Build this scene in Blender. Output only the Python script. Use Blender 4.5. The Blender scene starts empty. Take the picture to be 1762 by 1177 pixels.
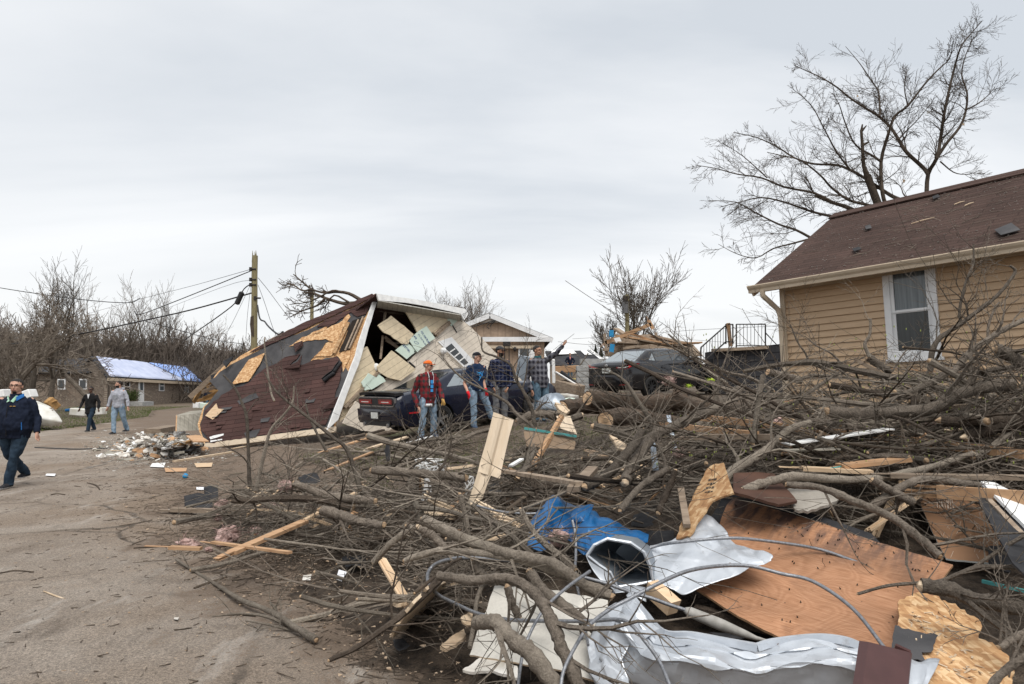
import bpy, bmesh, math, random
import numpy as np
from mathutils import Vector, Matrix, noise as mnoise
random.seed(11)
RAD = math.radians
SC = bpy.context.scene
COL = SC.collection

# ------------------------------------------------------------------ camera
F, CX, CY = 1174.67, 881.0, 588.5
PITCH = RAD(3.68)
CAMZ = 1.7
cam_d = bpy.data.cameras.new('camera')
cam_d.lens = 24.0; cam_d.sensor_width = 36.0; cam_d.clip_start = 0.05; cam_d.clip_end = 3000
cam = bpy.data.objects.new('camera', cam_d); COL.objects.link(cam)
cam.location = (0, 0, CAMZ); cam.rotation_euler = (math.pi / 2 + PITCH, 0, 0)
SC.camera = cam

# ------------------------------------------------------------------ sky
world = bpy.data.worlds.new("World"); SC.world = world; world.use_nodes = True
wt = world.node_tree; wt.nodes.clear()
def wn(t, **k):
    n = wt.nodes.new(t)
    for a, b in k.items(): setattr(n, a, b)
    return n
w_out = wn('ShaderNodeOutputWorld'); w_bg = wn('ShaderNodeBackground')
sky = wn('ShaderNodeTexSky', sky_type='NISHITA', sun_disc=False, air_density=1.0, dust_density=3.0)
tc = wn('ShaderNodeTexCoord')
sepd = wn('ShaderNodeSeparateXYZ'); wt.links.new(tc.outputs['Generated'], sepd.inputs[0])
addz = wn('ShaderNodeMath', operation='ADD'); addz.inputs[1].default_value = 0.22; wt.links.new(sepd.outputs[2], addz.inputs[0])
mxz = wn('ShaderNodeMath', operation='MAXIMUM'); mxz.inputs[1].default_value = 0.06; wt.links.new(addz.outputs[0], mxz.inputs[0])
dx = wn('ShaderNodeMath', operation='DIVIDE'); wt.links.new(sepd.outputs[0], dx.inputs[0]); wt.links.new(mxz.outputs[0], dx.inputs[1])
dy = wn('ShaderNodeMath', operation='DIVIDE'); wt.links.new(sepd.outputs[1], dy.inputs[0]); wt.links.new(mxz.outputs[0], dy.inputs[1])
cmb = wn('ShaderNodeCombineXYZ'); wt.links.new(dx.outputs[0], cmb.inputs[0]); wt.links.new(dy.outputs[0], cmb.inputs[1])
mapc = wn('ShaderNodeMapping'); mapc.inputs['Scale'].default_value = (0.42, 1.15, 1); mapc.inputs['Rotation'].default_value = (0, 0, RAD(-14)); mapc.inputs['Location'].default_value = (0.35, 0.5, 0.0)
wt.links.new(cmb.outputs[0], mapc.inputs[0])
nz1 = wn('ShaderNodeTexNoise'); nz1.inputs['Scale'].default_value = 0.95; nz1.inputs['Detail'].default_value = 7; nz1.inputs['Roughness'].default_value = 0.52; nz1.inputs['Distortion'].default_value = 0.35
wt.links.new(mapc.outputs[0], nz1.inputs['Vector'])
ramp = wn('ShaderNodeValToRGB')
ramp.color_ramp.elements[0].position = 0.38; ramp.color_ramp.elements[0].color = (4.1, 4.34, 4.6, 1)
ramp.color_ramp.elements[1].position = 0.60; ramp.color_ramp.elements[1].color = (5.85, 5.92, 5.98, 1)
wt.links.new(nz1.outputs['Fac'], ramp.inputs[0])
hz = wn('ShaderNodeMapRange'); hz.inputs['From Min'].default_value = 0.0; hz.inputs['From Max'].default_value = 0.30; hz.inputs['To Min'].default_value = 0.8; hz.inputs['To Max'].default_value = 0.0
wt.links.new(sepd.outputs[2], hz.inputs['Value'])
hmix = wn('ShaderNodeMixRGB'); hmix.inputs[2].default_value = (6.15, 6.15, 6.12, 1)
side = wn('ShaderNodeMath', operation='MULTIPLY_ADD', use_clamp=True); side.inputs[1].default_value = -0.4; wt.links.new(sepd.outputs[0], side.inputs[0]); wt.links.new(hz.outputs[0], side.inputs[2])
wt.links.new(side.outputs[0], hmix.inputs[0]); wt.links.new(ramp.outputs[0], hmix.inputs[1])
cmix = wn('ShaderNodeMixRGB'); cmix.inputs[0].default_value = 0.9
wt.links.new(sky.outputs[0], cmix.inputs[1]); wt.links.new(hmix.outputs[0], cmix.inputs[2])
wt.links.new(cmix.outputs[0], w_bg.inputs['Color']); w_bg.inputs['Strength'].default_value = 0.105
wt.links.new(w_bg.outputs[0], w_out.inputs['Surface'])

# ------------------------------------------------------------------ sun through overcast
sl = bpy.data.lights.new('sun', 'SUN'); sl.energy = 1.9; sl.angle = RAD(40); sl.color = (1.0, 0.965, 0.91)
so = bpy.data.objects.new('sun', sl); COL.objects.link(so)
sd = Vector((0.12, -0.42, 0.88)).normalized()
so.rotation_euler = sd.to_track_quat('Z', 'Y').to_euler(); so.location = (0, 0, 50)
sky.sun_elevation = math.asin(sd.z); sky.sun_rotation = math.atan2(sd.x, sd.y)
vs = SC.view_settings; vs.view_transform = 'Standard'; vs.look = 'None'; vs.exposure = 0.72; vs.gamma = 1.0; vs.use_curve_mapping = False
SC.cycles.max_bounces = 6; SC.cycles.use_denoising = True

# ------------------------------------------------------------------ picture -> place
_cp, _sp = math.cos(PITCH), math.sin(PITCH)
def ray(px, py):
    """direction through a photo pixel, scaled so that it advances one metre in y"""
    a, b = (px - CX) / F, (CY - py) / F
    y = _cp - b * _sp; z = _sp + b * _cp
    return np.array([a / y, 1.0, z / y])
CAM = np.array([0.0, 0.0, CAMZ])
def at(px, py, D): return CAM + ray(px, py) * D
class Plane:
    def __init__(s, p, q, r):
        s.p = np.array(p, float); s.u = np.array(q, float) - s.p; s.u /= np.linalg.norm(s.u)
        n = np.cross(s.u, np.array(r, float) - s.p); s.n = n / np.linalg.norm(n)
        if np.dot(s.n, CAM - s.p) < 0: s.n = -s.n
        s.v = np.cross(s.n, s.u)
    def hit(s, px, py, off=0.0):
        d = ray(px, py); q = s.p + s.n * off
        t = np.dot(q - CAM, s.n) / np.dot(d, s.n)
        return CAM + d * t
    def uv(s, P): d = np.asarray(P) - s.p; return (float(np.dot(d, s.u)), float(np.dot(d, s.v)))

def sstep(a, b, x):
    t = min(1, max(0, (x - a) / (b - a))); return t * t * (3 - 2 * t)
_gs = [-50, 0.8, 3, 5, 8, 11, 14, 24, 60, 400]; _gv = [0, 0, .2, .45, .86, 1.2, 1.36, 1.7, 2.5, 3.0]
def gz(x, y):
    """height of the ground: flat road on the left, a bank rising to the right"""
    ye = min(y, 14) + max(0, min(y, 60) - 14) * 0.55
    s = x + 0.6 * (ye - 3.9) + 0.6
    if y > 14: s = min(s, x + 6.66 + (y - 14) * .33)
    z = float(np.interp(s, _gs, _gv))
    z += 0.03 * mnoise.noise(Vector((x * .5, y * .5, 0))) * sstep(.5, 3, s)
    return z
_mounds = [
    (4.9, 8.0, 3.0, 1.7, .25, .62), (6.6, 6.4, 2.6, 2.0, 0, .68), (2.6, 5.9, 1.8, 1.2, 0, .32), (0.6, 6.6, 2.2, 1.5, .2, .30),
    (-1.6, 8.6, 2.0, 1.3, -.4, .30), (1.0, 9.3, 2.6, 1.3, 0, .30), (3.2, 10.6, 1.8, .9, 0, .22), (0.25, 4.9, 1.2, 1.0, .3, .22), (2.6, 4.2, 1.4, 1.0, 0, .12),
    (5.6, 9.6, 2.0, 1.2, 0, .35)]
def ph(x, y):
    h = 0
    for cx, cy, rx, ry, a, H in _mounds:
        c, s = math.cos(a), math.sin(a); X, Y = x - cx, y - cy
        r = ((X * c + Y * s) / rx) ** 2 + ((-X * s + Y * c) / ry) ** 2
        if r < 2.2: h += H * max(0, 1 - r / 2.2) ** 1.6 * 1.1
    return min(h, .85)
def sz(x, y): return gz(x, y) + ph(x, y)
def S(px, py, h=0.0, dmin=2.4, dmax=60):
    """where the ray through a pixel meets the debris surface raised by h"""
    d = ray(px, py); D = dmin; step = .05
    while D < dmax:
        P = CAM + d * D
        if P[2] <= sz(P[0], P[1]) + h: return P
        D += step; step = .05 + D * .002
    return CAM + d * dmax
def G(px, py, h=0.0):
    d = ray(px, py); D = 2.4
    while D < 90:
        P = CAM + d * D
        if P[2] <= gz(P[0], P[1]) + h: return P
        D += .03 + D * .002
    return CAM + d * 90

# ------------------------------------------------------------------ objects
def tag(o, label=None, cat=None, group=None, kind=None):
    if label: o['label'] = label
    if cat: o['category'] = cat
    if group: o['group'] = group
    if kind: o['kind'] = kind
    return o
def thing(name, label, cat, loc=(0, 0, 0), rot=(0, 0, 0), group=None):
    o = bpy.data.objects.new(name, None); COL.objects.link(o); o.empty_display_size = .1
    o.location = loc; o.rotation_euler = rot
    return tag(o, label, cat, group)
class MB:
    def __init__(s): s.v = []; s.f = []; s.m = []; s.uv = []
    def add(s, vs, fs, m=0, uv=None):
        b = len(s.v); s.v.extend([tuple(map(float, p)) for p in vs])
        s.uv.extend(uv if uv is not None else [(0, 0)] * len(vs))
        s.f.extend([tuple(i + b for i in f) for f in fs]); s.m.extend([m] * len(fs)); return s
    def box(s, c, size, M=None, m=0):
        hx, hy, hz = [q / 2 for q in size]; P = []
        for z in (-hz, hz):
            for x, y in ((-hx, -hy), (hx, -hy), (hx, hy), (-hx, hy)):
                p = Vector((x, y, z))
                if M is not None: p = M @ p
                P.append((p.x + c[0], p.y + c[1], p.z + c[2]))
        return s.add(P, [(3, 2, 1, 0), (4, 5, 6, 7), (0, 1, 5, 4), (1, 2, 6, 5), (2, 3, 7, 6), (3, 0, 4, 7)], m, [(p[0] + p[1], p[2]) for p in P])
    def beam(s, a, b, w, h, m=0, up=(0, 0, 1)):
        a = Vector(a); b = Vector(b); d = b - a; L = d.length; d.normalize(); u = Vector(up)
        r = d.cross(u)
        if r.length < 1e-4: r = d.cross(Vector((1, 0, 0)))
        r.normalize(); u = r.cross(d); M = Matrix((d, r, u)).transposed()
        return s.box((a + b) / 2, (L, w, h), M, m)
    def plate(s, top, n, th, m=0, uv=None, me=None):
        """polygon top (3D points) extruded by -th along n"""
        k = len(top); T = [np.array(p, float) for p in top]; B = [p - np.array(n) * th for p in T]
        nn = np.zeros(3)
        for i in range(k): nn += np.cross(T[i], T[(i + 1) % k])
        idx = list(range(k)) if np.dot(nn, n) > 0 else list(range(k - 1, -1, -1))
        fs = [tuple(idx), tuple(i + k for i in reversed(idx))]
        sd = []
        for j in range(k):
            a, b = idx[j], idx[(j + 1) % k]; sd.append((a, a + k, b + k, b))
        U = (uv or [(0, 0)] * k) * 2
        b0 = len(s.v); s.v.extend([tuple(map(float, p)) for p in T + B]); s.uv.extend(U)
        s.f.extend([tuple(i + b0 for i in f) for f in fs + sd]); s.m.extend([m] * 2 + [m if me is None else me] * k); return s
    def tube(s, pts, rad, n=6, m=0, cap=True, mcap=None, round_=False, sx=1.0):
        P = [Vector(p) for p in pts]; R = list(rad) if hasattr(rad, '__len__') else [rad] * len(P)
        if round_:
            d0 = (P[0] - P[1]).normalized(); d1 = (P[-1] - P[-2]).normalized(); r0, r1 = R[0], R[-1]
            pre = [(P[0] + d0 * r0 * math.sin(t), r0 * math.cos(t)) for t in (1.45, 1.1, .75, .38)]
            post = [(P[-1] + d1 * r1 * math.sin(t), r1 * math.cos(t)) for t in (.38, .75, 1.1, 1.45)]
            P = [p for p, _ in pre] + P + [p for p, _ in post]; R = [r for _, r in pre] + R + [r for _, r in post]
        k = len(P); V_ = []; U = []; prev = None; acc = 0
        for i in range(k):
            t = (P[min(i + 1, k - 1)] - P[max(i - 1, 0)]).normalized()
            if prev is None:
                a = t.cross(Vector((0, 0, 1)))
                if a.length < .1: a = t.cross(Vector((1, 0, 0)))
            else: a = prev - t * prev.dot(t)
            a.normalize(); b = t.cross(a); prev = a
            if i: acc += (P[i] - P[i - 1]).length
            for j in range(n):
                q = 2 * math.pi * j / n; p = P[i] + (a * math.cos(q) * sx + b * math.sin(q)) * R[i]; V_.append(tuple(p)); U.append((q, acc))
        fs = []
        for i in range(k - 1):
            for j in range(n): fs.append((i * n + j, i * n + (j + 1) % n, (i + 1) * n + (j + 1) % n, (i + 1) * n + j))
        s.add(V_, fs, m, U)
        if cap:
            s.add(V_[:n], [tuple(range(n - 1, -1, -1))], m if mcap is None else mcap); s.add(V_[-n:], [tuple(range(n))], m if mcap is None else mcap)
        return s
    def ell(s, c, r, M=None, nu=14, nv=9, m=0, z0=-1.0):
        V_ = []; fs = []
        for i in range(nv + 1):
            th = math.pi * i / nv; cz = max(math.cos(th), z0)
            sr = math.sin(th) if math.cos(th) >= z0 else math.sqrt(max(0, 1 - z0 * z0)) * (1 - (z0 - math.cos(th)) / (1 + z0 + 1e-6)) if z0 > -1 else math.sin(th)
            for j in range(nu):
                q = 2 * math.pi * j / nu; p = Vector((r[0] * sr * math.cos(q), r[1] * sr * math.sin(q), r[2] * cz))
                if M is not None: p = M @ p
                V_.append((p.x + c[0], p.y + c[1], p.z + c[2]))
        for i in range(nv):
            for j in range(nu): fs.append((i * nu + j, (i + 1) * nu + j, (i + 1) * nu + (j + 1) % nu, i * nu + (j + 1) % nu))
        return s.add(V_, fs, m)
    def rings(s, R, m=0, cap=True, closed=True):
        """loft through rings of equal length"""
        n = len(R[0]); V_ = [p for r in R for p in r]; fs = []
        for i in range(len(R) - 1):
            for j in range(n if closed else n - 1): fs.append((i * n + j, i * n + (j + 1) % n, (i + 1) * n + (j + 1) % n, (i + 1) * n + j))
        if cap: fs.append(tuple(range(n - 1, -1, -1))); fs.append(tuple(range((len(R) - 1) * n, len(R) * n)))
        return s.add(V_, fs, m)
    def segs(s, A, B, ra, rb, n=3, m=0):
        """many tapered straight pieces at once (twigs)"""
        A = np.asarray(A, float); B = np.asarray(B, float); ra = np.asarray(ra, float); rb = np.asarray(rb, float)
        if len(A) == 0: return s
        d = B - A; L = np.linalg.norm(d, axis=1, keepdims=True) + 1e-9; d = d / L
        ref = np.where(np.abs(d[:, 2:3]) < .9, np.array([[0, 0, 1.]]), np.array([[1., 0, 0]]))
        a = np.cross(d, ref); a /= np.linalg.norm(a, axis=1, keepdims=True); b = np.cross(d, a)
        out = []
        for P, R in ((A, ra), (B + d * L * .03, rb)):
            for j in range(n):
                q = 2 * math.pi * j / n; out.append(P + (a * math.cos(q) + b * math.sin(q)) * R[:, None])
        Vt = np.stack(out, 1).reshape(-1, 3); N = len(A); b0 = len(s.v)
        s.v.extend(map(tuple, Vt.tolist())); s.uv.extend([(0, 0)] * len(Vt))
        base = (np.arange(N) * 2 * n)[:, None] + b0
        for j in range(n):
            k = (j + 1) % n; q = np.concatenate([base + j, base + k, base + n + k, base + n + j], 1)
            s.f.extend(map(tuple, q.tolist())); s.m.extend([m] * N)
        return s
    def mesh(s, name, mats, smooth=False, origin=None):
        me = bpy.data.meshes.new(name)
        vs = s.v if origin is None else (np.array(s.v) - np.array(origin)).tolist()
        me.from_pydata(vs, [], s.f)
        for m in (mats if isinstance(mats, (list, tuple)) else [mats]): me.materials.append(m)
        me.polygons.foreach_set('material_index', s.m)
        ul = me.uv_layers.new(name='UVMap'); li = np.zeros(len(me.loops), dtype=np.int32); me.loops.foreach_get('vertex_index', li)
        ul.data.foreach_set('uv', np.array(s.uv, dtype=np.float32)[li].ravel())
        if smooth: me.polygons.foreach_set('use_smooth', [True] * len(me.polygons))
        me.update(); return me
    def build(s, name, mats, parent=None, smooth=False, origin=None, local=False, label=None, cat=None, group=None, kind=None):
        """one mesh object; verts are in world space unless local (then in the parent's space)"""
        A = np.array(s.v)
        if origin is None:
            origin = (A.min(0) + A.max(0)) / 2
            if parent is None: origin[2] = A[:, 2].min()
        me = s.mesh(name, mats, smooth, origin); o = bpy.data.objects.new(name, me); COL.objects.link(o)
        if parent is not None:
            o.parent = parent
            o.location = origin if local else np.array(origin) - off_of(parent)
        else: o.location = origin
        if smooth == 'auto':
            for p in me.polygons: p.use_smooth = True
            me.set_sharp_from_angle(angle=RAD(38))
        return tag(o, label, cat, group, kind)
def off_of(o):
    t = np.zeros(3)
    while o is not None: t += np.array(o.location); o = o.parent
    return t
def evalmesh(o):
    dg = bpy.context.evaluated_depsgraph_get(); me = bpy.data.meshes.new_from_object(o.evaluated_get(dg)); return me
def rag(poly, amp=3.0, step=8.0, rnd=random):
    """break a polygon's edges into a torn outline"""
    out = []
    for i in range(len(poly)):
        a = np.array(poly[i], float); b = np.array(poly[(i + 1) % len(poly)], float); L = np.linalg.norm(b - a); n = max(1, int(L / step)); nn = np.array([-(b - a)[1], (b - a)[0]]) / (L + 1e-9)
        for k in range(n): out.append(tuple(a + (b - a) * k / n + (nn * rnd.uniform(-amp, amp) if k else 0)))
    return out
def spline(pts, k=4):
    P = [np.array(p, float) for p in pts]
    if len(P) < 3: return [P[0] + (P[-1] - P[0]) * t / k for t in range(k + 1)]
    E = [2 * P[0] - P[1]] + P + [2 * P[-1] - P[-2]]; out = []
    for i in range(1, len(E) - 2):
        for j in range(k):
            t = j / k; a, b, c, d = E[i - 1], E[i], E[i + 1], E[i + 2]
            out.append(.5 * ((2 * b) + (c - a) * t + (2 * a - 5 * b + 4 * c - d) * t * t + (3 * b - a - 3 * c + d) * t ** 3))
    out.append(P[-1]); return out
# ------------------------------------------------------------------ materials
class NT:
    def __init__(s, name):
        s.m = bpy.data.materials.new(name); s.m.use_nodes = True; s.t = s.m.node_tree; s.b = s.t.nodes['Principled BSDF']
        s.tc = s.t.nodes.new('ShaderNodeTexCoord'); s.b.inputs['Specular IOR Level'].default_value = .35
    def n(s, typ, ins=None, **kw):
        q = s.t.nodes.new(typ)
        for a, b in kw.items(): setattr(q, a, b)
        for a, b in (ins or {}).items(): s.set(q.inputs[a], b)
        return q
    def set(s, sock, v):
        if isinstance(v, bpy.types.NodeSocket): s.t.links.new(v, sock)
        else:
            if sock.type == 'RGBA' and len(v) == 3: v = (*v, 1)
            sock.default_value = v
    def co(s, kind='Object', scale=(1, 1, 1), rot=(0, 0, 0), loc=(0, 0, 0)):
        mp = s.n('ShaderNodeMapping', {'Vector': s.tc.outputs[kind], 'Scale': scale, 'Rotation': rot, 'Location': loc}); return mp.outputs[0]
    def noise(s, vec, scale, detail=5, rough=.55, dist=0): return s.n('ShaderNodeTexNoise', {'Vector': vec, 'Scale': scale, 'Detail': detail, 'Roughness': rough, 'Distortion': dist}).outputs['Fac']
    def ramp(s, fac, stops, interp='LINEAR'):
        r = s.n('ShaderNodeValToRGB', {'Fac': fac}); cr = r.color_ramp; cr.interpolation = interp
        while len(cr.elements) < len(stops): cr.elements.new(.5)
        for e, (p, c) in zip(cr.elements, stops): e.position = p; e.color = (*c, 1) if not isinstance(c, float) else (c, c, c, 1)
        return r.outputs[0]
    def mix(s, f, a, b, mode='MIX'): return s.n('ShaderNodeMixRGB', {0: f, 1: a, 2: b}, blend_type=mode).outputs[0]
    def math(s, op, a, b=0.0, c=0.0): return s.n('ShaderNodeMath', {0: a, 1: b, 2: c}, operation=op).outputs[0]
    def bump(s, h, dist=.01, st=1.0, nrm=None):
        q = s.n('ShaderNodeBump', {'Height': h, 'Distance': dist, 'Strength': st})
        if nrm is not None: s.set(q.inputs['Normal'], nrm)
        s.set(s.b.inputs['Normal'], q.outputs[0]); return q.outputs[0]
    def col(s, c): s.set(s.b.inputs['Base Color'], c); return s
    def rough(s, r): s.set(s.b.inputs['Roughness'], r); return s
    def rand(s): return s.n('ShaderNodeObjectInfo').outputs['Random']
def pm(name, c1, c2=None, scale=6, rough=.85, bump=.0, bscale=None, stretch=(1, 1, 1), metal=0.0, coord='Object', spec=.3, rnd=0.0, detail=5):
    t = NT(name); c2 = c2 or tuple(min(1, q * 1.35) for q in c1)
    v = t.co(coord, stretch); f = t.noise(v, scale, detail)
    c = t.ramp(f, [(.3, c1), (.7, c2)])
    if rnd: c = t.mix(1, c, t.ramp(t.rand(), [(0, (1 - rnd,) * 3), (1, (1 + rnd * .6,) * 3)]), 'MULTIPLY')
    t.col(c).rough(rough); t.b.inputs['Metallic'].default_value = metal; t.b.inputs['Specular IOR Level'].default_value = spec
    if bump: t.bump(t.noise(v, bscale or scale * 4, 6), bump)
    return t.m
def bark(name, d, l, rnd=.42, scale=1.0):
    t = NT(name); v = t.co('Object'); f = t.noise(v, 11 * scale, 8, .72); g = t.noise(v, 70 * scale, 4, .7); h = t.noise(v, 2.2 * scale, 3)
    c = t.ramp(f, [(.3, d), (.55, tuple((a + b) / 2 for a, b in zip(d, l))), (.75, l)])
    c = t.mix(.35, c, t.ramp(g, [(.35, tuple(q * .45 for q in d)), (.7, tuple(min(1, q * 1.35) for q in l))]))
    c = t.mix(t.ramp(h, [(.5, (0.,) * 3), (.75, (.45,) * 3)]), c, tuple(q * 1.25 for q in (l[0], l[1] * 1.03, l[2] * 1.02)))
    if rnd: c = t.mix(1, c, t.ramp(t.rand(), [(0, (1 - rnd,) * 3), (1, (1 + rnd * .7,) * 3)]), 'MULTIPLY')
    t.col(c).rough(.92); t.b.inputs['Specular IOR Level'].default_value = .15
    t.bump(t.math('ADD', f, t.math('MULTIPLY', g, .5)), .022, 1.0); return t.m
M_bark = bark('bark_grey', (.052, .041, .032), (.245, .207, .17))
M_barkd = bark('bark_dark', (.03, .023, .018), (.125, .097, .075))
M_barkp = bark('bark_pale', (.095, .078, .062), (.29, .25, .205))
def logbark():
    t = NT('bark_furrowed'); v = t.co('UV', (2.2, 2.0, 1)); n1 = t.noise(t.co('Object', (1, 1, 1)), 6, 4)
    vo = t.n('ShaderNodeTexNoise', {'Vector': t.co('UV', (5.5, 4.0, 1)), 'Scale': 2.2, 'Detail': 6, 'Roughness': .7, 'Distortion': .8}).outputs['Fac']
    c = t.ramp(vo, [(.35, (.028, .02, .015)), (.5, (.10, .072, .052)), (.68, (.22, .17, .13))]); c = t.mix(t.ramp(n1, [(.45, (0.,) * 3), (.75, (.5,) * 3)]), c, (.17, .105, .065))
    t.col(c).rough(.95); t.bump(vo, .045, 1.0); return t.m
M_log = logbark()
M_cut = pm('cut_wood', (.26, .17, .10), (.46, .33, .21), 14, .8, .002, 60)
def cutrings():
    t = NT('sawn_end'); w = t.n('ShaderNodeTexNoise', {'Vector': t.co('Object'), 'Scale': 16, 'Detail': 4}).outputs['Fac']
    t.col(t.ramp(w, [(.35, (.40, .25, .14)), (.6, (.66, .46, .29))])).rough(.85); t.bump(w, .003); return t.m
M_sawn = cutrings()
M_lumber = pm('lumber', (.34, .195, .105), (.52, .33, .19), 3, .8, .002, 30, (1, 6, 6), rnd=.25)
M_lumberw = pm('lumber_weathered', (.19, .14, .10), (.36, .285, .215), 3, .85, .003, 30, (2, 6, 6), rnd=.25)
M_lumberp = pm('lumber_pale', (.52, .36, .22), (.70, .53, .36), 3, .8, .002, 30, (1, 6, 6), rnd=.15)
M_splint = pm('splintered_wood', (.40, .29, .19), (.68, .55, .40), 7, .85, .006, 40, (1, 1, 6))
M_black = pm('black_felt', (.012, .012, .014), (.035, .035, .038), 8, .8, .003, 40)
M_darkfill = pm('dark_shade_fill', (.01, .008, .007), (.03, .022, .017), 3, .95)  # near-black in place of shade for roof gap and attic; sheathing shares it
def asphalt():
    t = NT('asphalt'); v = t.co('Object')
    a = t.noise(v, 420, 2, .6); b = t.noise(v, 1.1, 6, .6); c = t.noise(v, .33, 4, .6, .6); d = t.noise(v, 55, 3, .7); e = t.noise(t.co('Object', (1, .35, 1)), 2.6, 5, .7)
    base = t.ramp(b, [(.3, (.285, .243, .205)), (.55, (.375, .33, .286)), (.75, (.46, .415, .366))])
    base = t.mix(t.ramp(c, [(.42, (0.,) * 3), (.62, (.75,) * 3)]), base, (.27, .205, .15))
    base = t.mix(t.ramp(e, [(.56, (0.,) * 3), (.72, (.55,) * 3)]), base, (.12, .094, .074))
    vo = t.n('ShaderNodeTexVoronoi', {'Vector': v, 'Scale': 150.0}).outputs['Color']
    base = t.mix(.55, base, t.ramp(t.n('ShaderNodeSeparateColor', {0: vo}).outputs[0], [(0, (.06, .055, .05)), (.5, (.27, .245, .22)), (1, (.52, .485, .44))]), 'OVERLAY')
    base = t.mix(1, base, t.ramp(d, [(.3, (.62,) * 3), (.55, (1.,) * 3), (.75, (1.3,) * 3)]), 'MULTIPLY')
    wv = t.mix(.22, v, t.n('ShaderNodeTexNoise', {'Vector': v, 'Scale': 1.6, 'Detail': 5}).outputs['Color'])
    cr = t.n('ShaderNodeTexVoronoi', {'Vector': wv, 'Scale': .55}, feature='DISTANCE_TO_EDGE').outputs['Distance']
    base = t.mix(t.math('MULTIPLY', t.ramp(cr, [(.004, (.75,) * 3), (.014, (0.,) * 3)]), t.ramp(c, [(.42, (0.,) * 3), (.55, (1.,) * 3)])), base, (.06, .05, .042))
    f = t.noise(t.co('Object', (.8, .25, 1), loc=(4, 2, 0)), 2.2, 7, .75); base = t.mix(t.ramp(f, [(.56, (0.,) * 3), (.70, (.5,) * 3)]), base, (.50, .47, .43))
    q = t.n('ShaderNodeSeparateXYZ', {0: v}); sd_ = t.math('MULTIPLY_ADD', q.outputs[1], .6, q.outputs[0]); mud = t.math('ADD', t.math('MULTIPLY', sd_, .16), t.math('ADD', t.math('MULTIPLY', b, 1.1), t.math('MULTIPLY', d, .5)))
    base = t.mix(t.ramp(mud, [(.93, (0.,) * 3), (1.06, (.5,) * 3), (1.22, (.85,) * 3)]), base, t.ramp(d, [(.3, (.085, .06, .043)), (.7, (.20, .15, .112))]))
    t.col(base).rough(.93); t.b.inputs['Specular IOR Level'].default_value = .2
    t.bump(t.math('ADD', t.math('MULTIPLY', a, .5), d), .012, .9); return t.m
M_road = asphalt()
def ground():
    t = NT('ground_soil'); v = t.co('Object'); a = t.noise(v, .55, 5, .6); b = t.noise(v, 9, 6, .7); c = t.noise(v, 80, 3, .7)
    soil = t.ramp(b, [(.3, (.075, .055, .04)), (.7, (.22, .17, .125))]); gr = t.ramp(b, [(.3, (.045, .06, .02)), (.7, (.13, .15, .055))])
    m = t.mix(t.ramp(t.math('ADD', a, t.math('MULTIPLY', b, .35)), [(.74, (0.,) * 3), (.86, (.8,) * 3)]), soil, gr)
    m = t.mix(1, m, t.ramp(c, [(.3, (.6,) * 3), (.7, (1.35,) * 3)]), 'MULTIPLY')
    t.col(m).rough(.97); t.bump(t.math('ADD', b, c), .04, 1.); return t.m
M_ground = ground()
M_grass = pm('grass', (.05, .07, .018), (.15, .17, .06), 1.5, .95, .05, 40, detail=8)
M_mulch = pm('mulch', (.016, .012, .009), (.11, .082, .06), 10, .97, .06, 30, detail=8)
def shingle(name, c0, c1, c2, row=.14, wid=.32):
    t = NT(name); v = t.co('UV')
    br = t.n('ShaderNodeTexBrick', {'Vector': v, 'Color1': (*c1, 1), 'Color2': (*c2, 1), 'Mortar': (*c0, 1), 'Scale': 1.0, 'Mortar Size': .009, 'Mortar Smooth': .4, 'Brick Width': wid, 'Row Height': row}, offset=.5)
    g = t.noise(t.co('UV'), 220, 3, .7); p = t.noise(t.co('UV'), .8, 4)
    c = t.mix(1, br.outputs['Color'], t.ramp(g, [(.3, (.62,) * 3), (.7, (1.42,) * 3)]), 'MULTIPLY'); c = t.mix(1, c, t.ramp(p, [(.3, (.72,) * 3), (.7, (1.2,) * 3)]), 'MULTIPLY')
    sep = t.n('ShaderNodeSeparateXYZ', {0: v}).outputs[1]; saw = t.math('FRACT', t.math('DIVIDE', sep, row))
    t.col(c).rough(.95); t.b.inputs['Specular IOR Level'].default_value = .15
    t.bump(t.math('ADD', t.math('MULTIPLY', saw, -.8), t.math('MULTIPLY', g, .4)), .012, 1.); return t.m
M_shr = shingle('shingle_red', (.036, .018, .017), (.082, .045, .040), (.056, .034, .031), .13, .9)
M_shb = shingle('shingle_brown', (.030, .018, .015), (.075, .047, .039), (.056, .036, .030), .13, .6)
M_shd = shingle('shingle_charcoal', (.02, .02, .022), (.055, .054, .058), (.04, .04, .044))
M_felt = pm('roof_felt', (.035, .035, .038), (.085, .083, .086), 2.2, .9, .006, 25, detail=8)
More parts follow.
